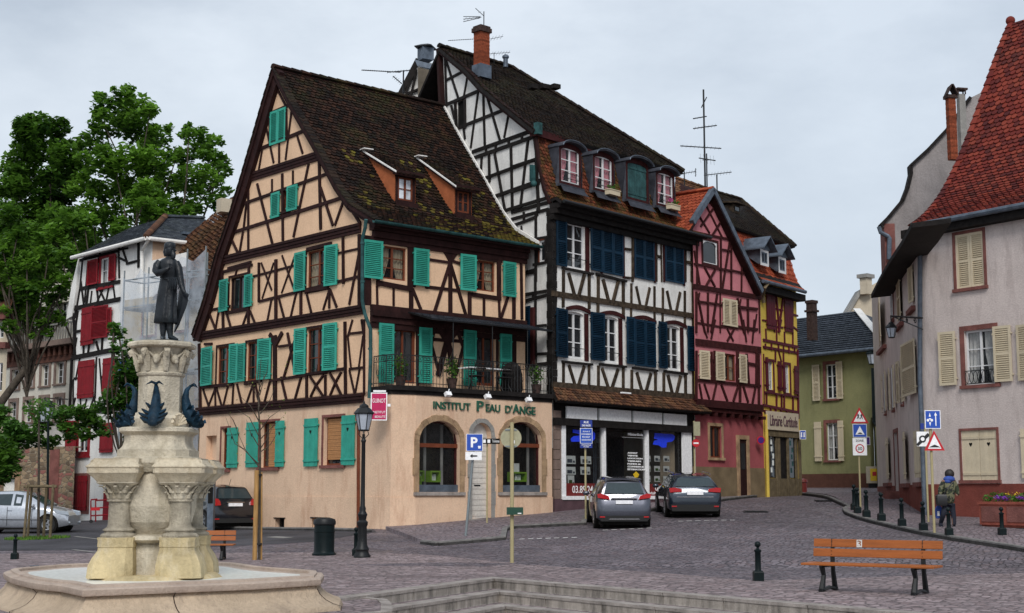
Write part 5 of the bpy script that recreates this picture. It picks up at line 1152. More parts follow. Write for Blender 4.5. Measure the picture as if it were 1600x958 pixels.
mb=MB();mb.tube([YF.pt(.08,1.0,.1),YF.pt(.08,zt+.6,.1)],.07,8);mb.build('downpipe',MT['yellowwall'],hy)
mb=MB();mb.tube([YF.px(ZC(550,690),.5),YF.px(ZC(530,715),.45),YF.px(ZC(520,760),.12),YF.pt(.1,YF.uz(ZC(520,800))[1],.1)],.07,8);mb.build('downpipe',MT['ochrebase'],hy)
zE=YF.uz(ZC(560,690),.45)[1];eL,eR=YF.pt(-.7,zE,.5),YF.px(ZC(748,752),.5);eR.z=zE
tL=Vector((0,0,0));mL=YF.px(ZC(362,398),-.9);mR=YF.px(ZC(650,505),-.9);mz=(mL.z+mR.z)/2;mL.z=mR.z=mz
def curve3(a,b,s):return lambda t:Vector((a.x+(b.x-a.x)*t**s,a.y+(b.y-a.y)*t**s,a.z+(b.z-a.z)*t))
cl_,cr_=curve3(eL,mL,.55),curve3(eR,mR,.55);rd=MB()
for i in range(4):quadroof(rd,cl_(i/4),cr_(i/4),cr_((i+1)/4),cl_((i+1)/4),.08)
mans=rd.build('mansard_roof',MT['wood_black'],hy);T_=(mL-eL).length*.72
tm=MB();tiles(tm,lambda t:cl_(t/T_),lambda t:cr_(t/T_),T_,w=.2,h=.22,rnd=3,lift=.035);tm.build('mansard_tiles',MT['tile_orange'],mans)
uz_=onz(*ZC(255,200),A3.z+.35);ua_,ub_=B3+V(0,0,.3),None
k1,k2=YF.px(ZC(400,245),-3.2),YF.px(ZC(655,495),-.6)
rd=MB();m0=mL+YF.n*.25+V(0,0,.05)-YF.d*2.5;m1=mR+YF.n*.25+YF.d*.25;top0=onz(*ZC(270,208),k1.z+0);top1=k1
quadroof(rd,m0,m1,top1,top0,.08);ur=rd.build('roof',MT['wood_black'],hy)
tm=MB();L_=(top0-m0).length*.9;tiles(tm,lambda t:m0.lerp(top0,t/L_),lambda t:m1.lerp(top1,t/L_),L_,w=.2,h=.2,rnd=3);tm.build('roof_tiles',MT['tile_dark'],ur)
tm=MB();ridge(tm,top1,m1+V(0,0,.05));ridge(tm,top0,top1);tm.build('ridge_tiles',MT['tile_dark'],ur)
rd=MB();bk=[top0,top1,m1,m1+V(-2,6,0),top0+V(-2,6,0)];rd.slab(bk,(0,0,-.05));rd.build('rear_slope',MT['tile_dark'],ur)
tm=MB();tm.tube([eL+V(0,0,-.03),eR+V(0,0,-.03)],.08,8);tm.build('gutter',MT['zinc'],hy)
tm=MB();YF.fbox(tm,-.6,YW+.2,zE-.38,zE-.10,-.1,.34);tm.build('cornice',MT['wood_black'],hy)
DF2=Face(YF.P+YF.n*.12,YF.d)
for q in((505,515,552,600),(602,555,645,640)):
 r=rz(DF2,ZC,q);mb=MB();DF2.wall(mb,rectuz((r[0],r[1],r[2]-.05,r[3]+.12)),[rectuz((r[0]+.12,r[1]-.12,r[2]+.06,r[3]-.05))]);dm=mb.build('dormer',MT['whitepaint'],hy)
 window(DF2,dm,(r[0]+.12,r[1]-.12,r[2]+.06,r[3]-.05),MT['zinc'],cols=2,rows=1,depth=.05)
 for uu in(r[0],r[1]):mb=MB();mb.slab([DF2.pt(uu,r[2],0),DF2.pt(uu,r[3]+.1,0),DF2.pt(uu,r[3]+.1,-1.0),DF2.pt(uu,r[2],-.1)],YF.d*.02);mb.build('dormer_cheek',MT['zinc'],dm)
 mb=MB();c=(r[0]+r[1])/2
 for s_ in(-1,1):mb.slab([DF2.pt(c+s_*.62,r[3]+.0,.3),DF2.pt(c,r[3]+.55,.3),DF2.pt(c,r[3]+.55,-1.2),DF2.pt(c+s_*.62,r[3]+.0,-1.2)],(0,0,.05))
 mb.slab([DF2.pt(c-.5,r[3]+.06,.0),DF2.pt(c+.5,r[3]+.06,0),DF2.pt(c,r[3]+.5,0)],YF.n*.03);mb.build('dormer_roof',MT['zinc'],dm)
r=rz(Face(YF.P-YF.n*1.8,YF.d),ZC,(362,268,398,325));f_=Face(YF.P-YF.n*1.8,YF.d);mb=MB();f_.fbox(mb,*r,-1.0,.0);mb.slab([f_.pt(r[0]-.15,r[3],.25),f_.pt(r[1]+.15,r[3],.25),f_.pt(r[1]+.15,r[3]+.2,-1.6),f_.pt(r[0]-.15,r[3]+.2,-1.6)],(0,0,.07));sk=mb.build('roof_hatch',MT['wood_grey'],ur);mb=MB();f_.fbox(mb,r[0]+.12,r[1]-.12,r[2]+.1,r[3]-.1,0,.02);mb.build('pane',MT['glass'],sk)
rbk=thing('rear_roof','red-brown tiled roof showing between the white and the pink house','roof',at(1090,330,60))
a=[at(1052,390,57),at(1120,330,58),at(1124,302,62),at(1055,278,62)];tm=MB();quadroof(tm,a[0],a[1],a[2],a[3],.1);tm.build('roof_deck',MT['wood'],rbk)
tm=MB();L_=(a[3]-a[0]).length;tiles(tm,lambda t:a[0].lerp(a[3],t/L_),lambda t:a[1].lerp(a[2],t/L_),L_,w=.2,h=.2,rnd=3);tm.build('roof_tiles',MT['tile_brown'],rbk)
tm=MB();ridge(tm,a[3],a[2]);tm.build('ridge_tiles',MT['tile_brown'],rbk)
aerial('tv_aerial','tallest mast with four rake arms above the pink house',1102,140,300,61,[(1083,185.5,1104,182,4,.2),(1083,201,1120,196,7,.35),(1063,228,1127,232,10,.3),(1092,247,1118,251,5,.9),(1096,168,1104,152,3,.2)],r=.04)
aerial('tv_aerial','thin second mast close beside the tallest one above the pink house',1105,240,300,60.6,[(1098,250,1108,250,2,.5)],r=.03)
aerial('tv_aerial','low aerial with one arm left of the tall masts above the red-brown roof',1069.5,268,290,60,[(1062,272,1087,268,6,.35),(1087,263,1087,276,3,.1)],r=.025)
aerial('tv_aerial','low aerial with one long arm right of the tall masts',1120.5,273,300,60,[(1100,274,1143,269,9,.4)],r=.03)
gp0=gat(1372,66.0);GF=Face((gp0.x,gp0.y),(-.606,.795));hg=thing('green_house','olive green rendered house with dark slate-blue roof and cream shutters','house',gp0)
GW=GF.uz((1244,700))[0];ze=GF.uz((1310,553))[1]
gwn={'a':rz(GF,ZE,(137,388,178,508)),'b':rz(GF,ZE,(140,597,183,728))};arch_=rz(GF,ZE,(292,575,332,840));arch_=(max(.05,arch_[0]),arch_[1],arch_[2]-.3,arch_[3])
mb=MB();GF.wall(mb,[(-.6,.8),(GW,.8),(GW,ze),(-.6,ze)],[rectuz(v)for v in gwn.values()]+[archuz(arch_,.6)],depth=.3);mb.build('wall',MT['greenwall'],hg)
mb=MB();zz=GF.uz(ZE(80,778))[1];GF.fbox(mb,arch_[1]+.02,GW,.8,zz,-.05,.03);mb.build('plinth',MT['brownbase'],hg)
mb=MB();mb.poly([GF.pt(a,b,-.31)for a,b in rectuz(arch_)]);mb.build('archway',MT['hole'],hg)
for k,v in gwn.items():window(GF,hg,v,MT['whitepaint'],cols=2,rows=3,depth=.12,curtain=MT['curtain_white']if k=='b' else None);stone_frame(GF,hg,v,MT['redstone'],w=.16)
for q,st in(((93,390,121,516),'louvre'),((177,378,203,509),'louvre'),((99,593,128,732),'plank'),((183,588,208,731),'plank')):shutter(GF,hg,rz(GF,ZE,q),MT['creamshut'],off=.06,style=st)
eA,eB=GF.pt(-1.2,ze,.6),GF.pt(GW+.6,ze,.6);tA,tB=at(1341,487,71.0),at(1215,500,76)
tA=at(1338,486,70);tB=tA+(eB-eA).normalized()*9
mb=MB();quadroof(mb,eB,eA,tA,tB,.1);ro=mb.build('roof',MT['wood_black'],hg);mb=MB();L_=(tA-eA).length
tiles(mb,lambda t:eB.lerp(tB,t/L_),lambda t:eA.lerp(tA,t/L_),L_,w=.26,h=.30,rnd=2,lift=.04);mb.build('roof_tiles',MT['tile_blue'],ro)
mb=MB();hp2=eA+V(3.5,2.5,0);mb.slab([eA,hp2,at(1375,500,74),tA],(0,0,-.1));mb.build('hip_slope',MT['tile_blue'],ro)
mb=MB();mb.slab([eA+V(-.12,0,.08),eA+V(.25,0,.08),tA+V(.2,0,.08),tA+V(-.15,0,.08)],(0,0,.05));mb.build('hip_flashing',MT['whitewash'],ro)
mb=MB();mb.tube([eA,eB],.09,8);mb.build('gutter',MT['zinc'],hg)
o,c,z9,w9=stack_px('chimney',hg,1261,1278,472,532,68,MT['brickdark'],n=14);mb=MB();mb.box((c.x,c.y,z9-.45),(w9+.12,w9+.12,.1),.75);mb.box((c.x,c.y,z9),(w9+.08,w9+.05,.14),.75);mb.build('chimney_cap',MT['brickdark'],o)
q0=at(1350,480,82);hc=thing('cream_house','cream gabled house with square chimney standing behind the slate-blue roof','house',Vector((q0.x,82,1.5)))
CF=Face((q0.x,82),(1,0));mb=MB();CF.prism(mb,[CF.uz(p)for p in((1325,600),(1325,492),(1345,456),(1372,440),(1420,440),(1420,600))],-1,0);mb.build('wall',MT['cream'],hc)
mb=MB();CF.beam(mb,CF.uz((1322,492)),CF.uz((1344,455)),.18,-1,.2);mb.build('verge',MT['concrete'],hc)
o,c,z9,w9=stack_px('chimney',hc,1344,1363,432,460,81.7,MT['cream'],n=2);mb=MB();mb.box((c.x,c.y,z9),(w9+.25,w9+.2,.22),.75);mb.build('chimney_cap',MT['concrete'],o)
Q=Vector((12.55,43.3,0));GFt=Face(Q,(.571,-.821));SF=Face(Q,(.166,.986))
hr=thing('right_building','grey-pink rendered building with steep red tiled hip roof, red plinth and cream shutters','house',(Q.x,Q.y,.6))
FWd=13.0;ezF=GFt.uz((1500,342))[1]
fw2={'t':rz(GFt,ZF,(345,840,448,1010)),'m':rz(GFt,ZG,(362,213,470,390)),'b':rz(GFt,ZG,(352,552,480,718))}
fw2['t']=GFt.rect((1492,368),(1539,446));
mb=MB();GFt.wall(mb,[(0,0),(FWd,-.2),(FWd,ezF),(0,ezF)],[rectuz(v)for v in fw2.values()])
SL=16.5;q8=[(0,GFt.uz((1445,352))[1])]
sw={}
for k,q in{'u1':(184,0,196,110),'u2':(138,38,156,165),'u3':(76,120,98,245),'g3':(100,578,116,715),'g2':(160,558,178,715),'g1':(206,553,222,710),'d':(124,560,144,775)}.items():sw[k]=rz(SF,ZG,q)
eS=q8[0][1]
SF.wall(mb,[(0,-.2),(SL,.6),(SL,eS),(0,eS)],[rectuz(sw['d'])],depth=.3)
mb.poly([SF.pt(SL,.6),SF.pt(SL,eS),SF.pt(SL,eS)+V(4,.5,0),SF.pt(SL,.6)+V(4,.5,0)]);e9=GFt.pt(FWd,0);mb.poly([e9+V(0,0,-.2),e9+V(5,7,-.2),e9+V(5,7,ezF),e9+V(0,0,ezF)]);mb.build('wall',MT['greywall'],hr)
mb=MB();zp=GFt.uz((1560,756))[1];GFt.fbox(mb,-.02,FWd,-.3,zp,-.05,.03);zp2=SF.uz(ZG(200,727))[1]
SF.fbox(mb,-.035,sw['d'][0]-.1,-.3,zp,-.05,.03);SF.fbox(mb,sw['d'][1]+.1,SL,-.3,zp,-.05,.03);mb.build('plinth',MT['redbase'],hr)
window(GFt,hr,fw2['m'],MT['whitepaint'],cols=2,rows=3,depth=.14,curtain=MT['curtain_white']);stone_frame(GFt,hr,fw2['m'],MT['redstone'],w=.15)
stone_frame(GFt,hr,fw2['b'],MT['redstone'],w=.07);stone_frame(GFt,hr,fw2['t'],MT['redstone'],w=.09)
shutter(GFt,hr,fw2['t'],MT['creamshut'],double=True,off=-.05);shutter(GFt,hr,fw2['b'],MT['creamshut'],style='plank',double=True,off=-.05,hearts=.72)
for q in((281,218,342,395),(466,198,532,382),(543,193,600,378)):shutter(GFt,hr,rz(GFt,ZG,q),MT['creamshut'],off=.05)
shutter(GFt,hr,rz(GFt,ZG,(558,545,600,712)),MT['creamshut'],style='plank',off=.05)
for du in(2.75,5.5,8.2):
 for k_ in('t','m','b'):v=fw2[k_];shutter(GFt,hr,(v[0]+du,v[1]+du,v[2],v[3]),MT['creamshut'],double=True,off=.03,style='plank' if k_=='b' else 'louvre')
r=fw2['m'];mb=MB()
for z_ in(.04,.42):mb.tube([GFt.pt(r[0],r[2]+z_,.04),GFt.pt(r[1],r[2]+z_,.04)],.014,5)
for i in range(7):
 c=GFt.pt(r[0]+(r[1]-r[0])*(i+.5)/7,r[2]+.23,.04);mb.tube([c+GFt.d*(.07*cos(j*pi/4))+V(0,0,.17*sin(j*pi/4))for j in range(9)],.009,4)
mb.build('window_guard',MT['iron'],hr)
for k in('u1','u2','u3','g1','g2','g3'):
 r=sw[k];shutter(SF,hr,r,MT['creamshut'],off=.05,style='louvre' if k[0]=='u' else 'plank');mb=MB();SF.fbox(mb,r[0]-.05,r[1]+.9,r[2]-.28,r[2]-.14,-.02,.14);mb.build('sill',MT['redstone'],hr)
for q in((174,260,207,422),(157,297,168,450),(141,318,151,455),(126,330,136,470),(111,340,120,480),(98,350,107,480),(86,362,94,488)):
 r=rz(SF,ZG,q);shutter(SF,hr,r,MT['creamshut'],off=.06)
for q in((151,298,157,452),(120,338,126,472),(94,358,98,485),(116,80,124,165)):
 r=rz(SF,ZG,q);window(SF,hr,r,MT['whitepaint'],cols=1,rows=3,depth=-.02,casing=MT['redstone'],cw=.1,sill=MT['redstone'])
r=sw['d'];mb=MB();SF.fbox(mb,r[0],r[1],r[2]-.5,r[3],-.28,-.22);mb.build('door',MT['wood_red'],hr);stone_frame(SF,hr,r,MT['redstone'],w=.14,sill=False)
mb=MB();p=SF.pt((r[0]+r[1])/2,0,.3);SF.fbox(mb,r[0]-.3,r[1]+.3,0,g(p.x,p.y)+.32,-.2,.55);mb.build('doorstep',MT['redstone'],hr)
apx=onz(1579,37,19.8);apx=at(1579,37,46.5);e0=GFt.px((1424,353),.45);ez=e0.z;e1=GFt.pt(FWd,ez,.45)
hc_=lambda f:e0.lerp(apx,f)-V(0,0,1)*(1.5*sin(pi*min(1,f))*(1-f)**.7)
apR=apx+Vector((.571,-.821,0))*8.5
def EL_(t):return hc_(t)
def ER_(t):p=e1.lerp(apR,t);return p-V(0,0,1)*(1.5*sin(pi*t)*(1-t)**.7)
mb=MB()
N_=14
for i in range(N_):a,b=i/N_,(i+1)/N_;mb.slab([EL_(a),ER_(a),ER_(b),EL_(b)],(.1,.25,-.08))
ro=mb.build('roof',MT['wood'],hr);mb=MB();L_=(apx-e0).length*1.03
tiles(mb,lambda t:EL_(t/L_),lambda t:ER_(t/L_),L_,w=.215,h=.18,rnd=5,lift=.035,jit=.02);mb.build('roof_tiles',MT['tile_red'],ro)
mb=MB();pts=[hc_(i/34)for i in range(35)]
for i in range(34):
 a,b=pts[i],pts[i+1];d=(b-a).normalized();sd=Vector((.9,.3,0));up=sd.cross(d).normalized();up=up if up.z>0 else-up;rr=[]
 for c_,k in((a,1.2),(b+d*.05,.8)):rr.append([c_+(sd*cos(pi*j/6)+up*sin(pi*j/6))*.13*k for j in range(7)]+[c_-up*.06])
 mb.bridge(rr,tint=R())
mb.ball(apx+V(0,0,.1),.16);mb.build('hip_tiles',MT['tile_red'],ro)
mb=MB();k=SF.pt(6,ez,.4);mb.slab([hc_(i/10)for i in range(11)]+[apx+V(4,6,-4),e0+V(5,3,0)],(.05,.1,-.08));mb.build('rear_slope',MT['tile_brown'],ro)
mb=MB();mb.tube([e0+V(0,0,-.02),e1+V(0,0,-.02)],.09,8);mb.build('gutter',MT['zinc'],hr)
mb=MB();GFt.fbox(mb,-.3,FWd,ez-.32,ez-.06,-.2,.34);mb.build('eaves_board',MT['wood_black'],hr)
sv=MB();ez_far=SF.uz((1362,470),.8)[1];es=[SF.uz(p,.75)for p in((1424,356),(1408,385),(1390,412),(1374,440),(1361,466))]
for(ua,za),(ub,zb_)in zip(es,es[1:]):sv.slab([SF.pt(ua,za,.75),SF.pt(ub,zb_,.75),SF.pt(ub,zb_+.1,-.3),SF.pt(ua,za+.1,-.3)],(0,0,.14))
sv.build('street_eaves',MT['wood_black'],hr)
mb=MB();mb.tube([GFt.px((1437,358),.35),GFt.px((1437.5,372),.12),GFt.pt(.05,5,.12),GFt.pt(.05,g(Q.x,Q.y)+.1,.12)],.075,10);mb.build('downpipe',MT['zinc'],hr,smooth=50)
q0=at(1400,400,62);hk=thing('grey_gabled_house','tall grey rendered gable with curved dark verge and two chimneys behind the red hip roof','house',Vector((q0.x,62,1.4)))
KF=Face((q0.x,62),(1,-.08));out=[ZF(*q)for q in((82,803),(110,775),(160,715),(178,670),(190,620),(188,592),(250,535),(322,458),(400,350),(440,330),(600,330),(600,900),(133,900),(133,830))]
mb=MB();KF.prism(mb,[KF.uz(p)for p in out],-.5,0);mb.build('wall',MT['greywall2'],hk)
mb=MB();
for a,b in zip(out[:8],out[1:9]):KF.beam(mb,KF.uz(a),KF.uz(b),.14,-.4,.15)
mb.build('verge',MT['wood_black'],hk)
mb=MB();r=rz(KF,ZF,(86,798,135,905));KF.fbox(mb,r[0]+.1,r[1],r[2]-1,r[3],-1,.05);mb.build('corner_brickwork',MT['redstone'],hk)
mb=MB();mb.tube([KF.px(ZF(*q),.2)for q in((76,808),(82,828),(108,842),(114,850),(112,925))],.1,8);mb.build('downpipe',MT['zinc'],hk)
o,c,z9,w9=stack_px('chimney',hk,1481,1497,152,250,58,MT['brickred'],n=26,rzz=.2);mb=MB();mb.box((c.x,c.y,z9),(w9+.14,w9+.1,.14),.2)
for s_ in(-1,1):mb.slab([(c.x+s_*.22,c.y-.3,z9+.07),(c.x+s_*.02,c.y-.3,z9+.5),(c.x+s_*.02,c.y+.3,z9+.5),(c.x+s_*.22,c.y+.3,z9+.07)],(.05,0,0))
mb.build('chimney_cap',MT['brickdark'],o)
o,c,z9,w9=stack_px('chimney',hk,1498,1512,148,240,58.6,MT['concrete'],n=3,rzz=.2);mb=MB();mb.box((c.x,c.y,z9+.22),(w9+.2,w9+.1,.08),.2)
for a,b in((-.15,-.15),(.15,-.15),(.15,.15),(-.15,.15)):mb.box((c.x+a,c.y+b,z9+.1),(.05,.05,.24))
mb.build('chimney_cap',MT['brickdark'],o)
Z1,Z2,ZK=ZM(0,100,2.395),ZM(0,480,2.005),ZM(0,440,2.279);ZS=ZM(200,360,4.787)
p0=gat(222,62.0);RF=Face((p0.x,p0.y),(-.677,.736));RS=Face((p0.x,p0.y),(.80,.60))
hl=thing('red_shutter_house','white timber-framed house with dark red shutters and grey slate hip roof behind the fountain','house',Vector((p0.x,p0.y,0)))
za=RF.uz((222,377))[1];zb=za
eLu=RF.uz((118,402))[0]
out=[RF.uz(p)for p in((226,660),)];gwl=RF.uz((113,660))[0];zg1=RF.uz((160,652))[1]
rw={'t':rz(RF,Z1,(381,730,417,815)),'m':rz(RF,ZK,(393,92,420,178)),'g':rz(RF,ZK,(284,492,312,605))}
right_u=-3.2
mb=MB();RF.wall(mb,[(-.2,zg1),(gwl,zg1),(gwl-.15,za),(-.2,za)],[rectuz(rw['t'])]);RF.wall(mb,[(right_u,-.3),(RF.uz((98,800))[0],-.3),(RF.uz((110,655))[0],zg1),(right_u,zg1)],[rectuz(rw['g'])])
RF.wall(mb,[(right_u,zg1),(-.2,zg1),(-.2,za-1.0),(right_u,za-1.0)],[])
mb.build('wall',MT['whitewash'],hl)
tb=MB()
timbers(RF,Z1,[(310,730,300,845,10),(330,745,318,890,9),(375,705,370,730,9),(445,685,448,800,11),(300,842,450,815,14),(345,850,340,895,8),(375,845,395,888,8),(392,832,365,890,8),(425,825,432,880,8),(330,848,322,905,8),(300,845,290,905,9),(280,915,450,880,16),(480,690,450,695,8),(410,830,400,885,8),(520,665,520,760,14),(460,690,478,745,9),(525,735,475,748,9),(285,905,283,950,9),(300,735,445,700,10),(447,725,478,740,8)],tb)
timbers(RF,ZK,[(275,0,262,90,9),(290,0,300,80,8),(320,0,312,75,8),(345,10,352,70,8),(275,95,430,62,14),(262,100,270,260,9),(300,100,302,190,9),(280,105,268,180,8),(265,180,430,150,0+9),(260,272,430,238,16),(300,185,300,262,8),(320,225,315,262,8),(345,215,355,250,8),(370,150,365,245,9),(275,200,265,260,8),(258,275,250,460,10),(285,275,270,350,8),(265,345,290,345,8),(285,360,290,470,8),(262,350,262,460,8),(345,270,340,415,9),(355,275,365,400,8),(335,410,345,455,8),(310,420,300,460,8),(335,415,320,458,8),(370,405,375,450,8),(395,400,390,450,8),(365,340,375,345,8),(248,470,430,450,18),(410,400,415,455,8),(270,415,258,460,8),(355,415,362,455,8)],tb)
tb.build('timber_frame',MT['wood_black'],hl)
for k,v in rw.items():
 if k!='m':window(RF,hl,v,MT['whitepaint'],cols=2,rows=2 if k=='t' else 3,depth=.1,casing=MT['redshut'],cw=.22,sill=MT['redshut'],curtain=MT['curtain_white']if k=='t' else None)
for Z,q,st,db in((Z1,(337,738,370,822),'louvre',0),(Z1,(418,716,437,808),'louvre',0),(ZK,(298,97,343,222),'plank',0),(ZK,(343,92,387,198),'louvre',0),(ZK,(286,285,337,412),'plank',1),(ZK,(374,275,416,400),'plank',1),(ZK,(248,497,277,605),'plank',0),(ZK,(364,505,405,608),'plank',1),(ZK,(268,692,312,815),'plank',1),(ZK,(388,95,402,180),'louvre',0)):
 shutter(RF,hl,rz(RF,Z,q),MT['redshut'],style=st,double=bool(db),off=.08)
r=rz(RF,ZK,(262,683,316,828));mb=MB();RF.fbox(mb,*r,-.02,.05);mb.build('window_surround',MT['redstone'],hl)
r=rz(RF,ZK,(372,745,402,860));mb=MB();RF.fbox(mb,r[0],r[1],-.2,r[3],-.02,.05);mb.build('door',MT['redshut'],hl)
mb=MB();mb.slab([RF.pt(-.2,2,.0),RF.pt(-.2,za,0),RF.pt(-.2,za,0)+V(3.3,2.3,0),RF.pt(-.2,2,0)+V(3.3,2.3,0)],(.02,.1,0));mb.build('side_wall',MT['peach_g'],hl)
E1,E2=RF.px((112,404),.55),RF.px((228,371),.5);E2.z=E1.z=(E1.z+E2.z)/2;RT=at(258,340,66);RT2=at(318,342,69);E5=RF.pt(-.2,E2.z,.5)+V(4.6,3.2,0)
mb=MB();hipL=RT+(E1-E2)*.45
quadroof(mb,E1,E2,RT,hipL,.1);quadroof(mb,E2,E5,RT2,RT,.1);ro=mb.build('roof',MT['wood_black'],hl)
mb=MB();L_=(RT-E2).length;tiles(mb,lambda t:E1.lerp(hipL,t/L_),lambda t:E2.lerp(RT,t/L_),L_,w=.25,h=.22,rnd=2,tintf=None);tiles(mb,lambda t:E2.lerp(RT,t/L_),lambda t:E5.lerp(RT2,t/L_),L_,w=.25,h=.22,rnd=2);mb.build('roof_slates',MT['tile_slate'],ro)
mb=MB();ridge(mb,RT+V(0,0,.05),E2+V(0,0,.08),r=.15);mb.build('hip_tiles',MT['tile_brown'],ro);mb=MB();ridge(mb,RT+V(0,0,.04),RT2+V(0,0,.04),r=.12);mb.build('ridge_tiles',MT['tile_slate'],ro)
mb=MB();mb.tube([E1,E2],.10,8);mb.tube([E2,E5],.10,8);mb.tube([E2+V(.15,0,0),RF.px((222,392),.2),RF.pt(-.1,0,.2)],.08,8);mb.build('gutter',MT['whitewash'],hl)
mb=MB();a=at(296,366,64);mb.box(a,(.8,.5,.12),.6);mb.build('skylight',MT['zinc'],ro)
mb=MB();mb.slab([RF.pt(gwl-.15,za,.1),RF.pt(gwl+.5,za-1.4,.1),RF.pt(gwl+.9,za-2.9,.1),RF.pt(gwl+.3,za-2.8,.1),RF.pt(gwl,za-1.6,.1)],RF.n*-.3);mb.build('swept_corner',MT['whitewash'],hl)
p1=gat(112,80.0);BF_=Face((p1.x,p1.y),(-.72,.69));hb=thing('beige_building','long pale building with red stone window frames and a balustraded terrace beyond the rubble wall','building',Vector((p1.x,p1.y,0)))
ww=[rz(BF_,ZK,q)for q in((202,288,228,362),(150,297,174,370),(97,307,118,375),(45,316,66,382),(198,412,222,495),(146,418,168,497),(90,423,112,500),(38,430,58,505))]
ww+=[rz(BF_,ZK,(216,75,242,160)),rz(BF_,ZK,(150,95,185,190)),rz(BF_,ZK,(100,120,130,200))]
zt=BF_.uz(ZK(140,215))[1];u1=BF_.uz(ZK(8,400))[0];zt2=BF_.uz((112,470))[1]
mb=MB();BF_.wall(mb,[(-4,0),(u1,0),(u1,zt),(-4,zt)],[rectuz(v)for v in ww[:8]]);bb_=Face(BF_.P-BF_.n*.6,BF_.d)
BF_.wall(mb,[(-4,zt),(u1+6,zt),(u1+6,zt2+2),(-4,zt2+2)],[rectuz(v)for v in ww[8:]],off=-.02);mb.build('wall',MT['palewall'],hb)
for i,v in enumerate(ww):
 window(BF_,hb,v,MT['whitepaint'],cols=2,rows=3,depth=.2)
 if i<8:stone_frame(BF_,hb,v,MT['pierstone'],w=.22,o=.06)
mb=MB();z=BF_.uz(ZK(140,268))[1];BF_.fbox(mb,-4,u1,z-.42,z+.42,-.1,.12)
for i in range(34):BF_.fbox(mb,-3.6+i*.62,-3.35+i*.62,z-.1,z+.38,.12,.3,R())
mb.build('frieze',MT['brownbase'],hb)
mb=MB();BF_.fbox(mb,-4,u1,z+.44,z+.75,-.1,.6);mb.build('cornice',MT['pierstone'],hb)
mb=MB();zr=z+.8
for i in range(60):BF_.fbox(mb,-4+i*.3,-3.94+i*.3,zr,zr+.9,.3,.36)
BF_.fbox(mb,-4,u1,zr+.85,zr+.95,.28,.4);mb.build('terrace_railing',MT['concrete'],hb)
p2=at(6,600,70);zE9=at(6,497,70).z;E_=Face((p2.x,70),(-.9,.3));he=thing('edge_building','beige building with arched windows cut off by the left picture edge','building',Vector((p2.x,70,0)))
mb=MB();wv=[rz(E_,ZK,(-14,145,12,200)),rz(E_,ZK,(-14,290,6,390))];E_.wall(mb,[(E_.uz((9,600))[0],0),(8,0),(8,zE9),(E_.uz((9,600))[0],zE9)],[rectuz(v)for v in wv]);mb.build('wall',MT['cream'],he)
for v in wv:window(E_,he,v,MT['whitepaint'],cols=2,rows=3)
mb=MB();u_=E_.uz((9,600))[0];z=E_.uz((5,545))[1];E_.fbox(mb,u_-.1,8,z,z+.3,-.1,.3);E_.fbox(mb,u_-.2,8,zE9-.1,zE9+.3,-.1,.5);mb.build('cornice',MT['redstone'],he)
mb=MB();mb.slab([E_.pt(u_-.6,zE9+.3,.7),E_.pt(8,zE9+.3,.7),E_.pt(8,zE9+2,-2),E_.pt(u_+1,zE9+2,-2)],(0,0,.1));mb.build('roof',MT['tile_brown'],he)
w0=gat(104,66.0);WF=Face((w0.x,w0.y),(-.93,.37));sw_=thing('stone_wall','old rubble stone garden wall behind the silver car','wall',Vector((w0.x,w0.y,0)))
zt=WF.uz(ZK(120,600))[1];rg=rz(WF,ZK,(2,698,50,800));mb=MB();WF.wall(mb,[(-.4,-.3),(9,-.3),(9,zt-.1),(5,zt),(3.5,zt+.08),(2,zt-.05),(-.4,zt+.1)],[rectuz((rg[0],rg[1],-.2,rg[3]))],depth=.4)
mb.slab([WF.pt(u,z,0)for u,z in((-.4,zt+.1),(2,zt-.05),(3.5,zt+.08),(5,zt),(9,zt-.1))]+[WF.pt(u,z,-.5)for u,z in((9,zt-.1),(5,zt),(3.5,zt+.08),(2,zt-.05),(-.4,zt+.1))],(0,0,.05));mb.build('masonry',MT['rubble'],sw_)
mb=MB();WF.fbox(mb,rg[0]-.2,rg[1]+.2,rg[3],rg[3]+.3,-.2,.05);WF.fbox(mb,rg[0]-.3,rg[0]-.002,-.2,rg[3]+.3,-.2,.04);mb.build('gate_surround',MT['tanstone'],sw_)
mb=MB();WF.fbox(mb,rg[0],rg[1],-.1,rg[3],-.3,-.25);mb.build('gate',MT['whitewash'],sw_)
mb=MB();a=rz(WF,ZK,(178,640,205,800));WF.fbox(mb,a[0],a[1],-.3,zt+.02,-.2,.02);mb.build('old_pier',MT['redstone'],sw_)
tw=thing('terrace_wall','pale low terrace wall behind the rubble wall at the left edge','wall',gat(40,74));F_=Face((gat(40,74).x,74),(-.95,.3));mb=MB();a=rz(F_,ZK,(-30,508,88,610));F_.fbox(mb,a[0],a[1],0,a[3],-.3,0);a=rz(F_,ZK,(180,510,240,610));F_.fbox(mb,a[0],a[1],0,a[3]-.1,-.3,0);mb.build('masonry',MT['whitewash'],tw)
for i,(px,pyt,pyb)in enumerate(((117,447,490),(222,458,503))):
 b_,t_=at(*ZK(px,pyb),73),at(*ZK(px,pyt),73);h=t_.z-b_.z;mb=MB();mb.lathe(b_,[(.3*h,0),(.3*h,.1*h),(.14*h,.14*h),(.24*h,.35*h),(.30*h,.6*h),(.26*h,.74*h),(.1*h,.80*h),(.13*h,.88*h),(.1*h,.97*h),(.02,h)],12)
 props(mb.build('stone_bust',MT['redstone'],smooth=60),['small red stone bust left of the wall lantern on the terrace','small red stone bust right of the wall lantern, beside the red-shuttered house'][i],'statue')
p3=gat(312,57.0);QF=Face((p3.x,p3.y),(-.78,.62));hq=thing('scaffolded_house','yellowish old house with sagging brown tiled roof behind the scaffold netting','house',Vector((p3.x,p3.y,0)))
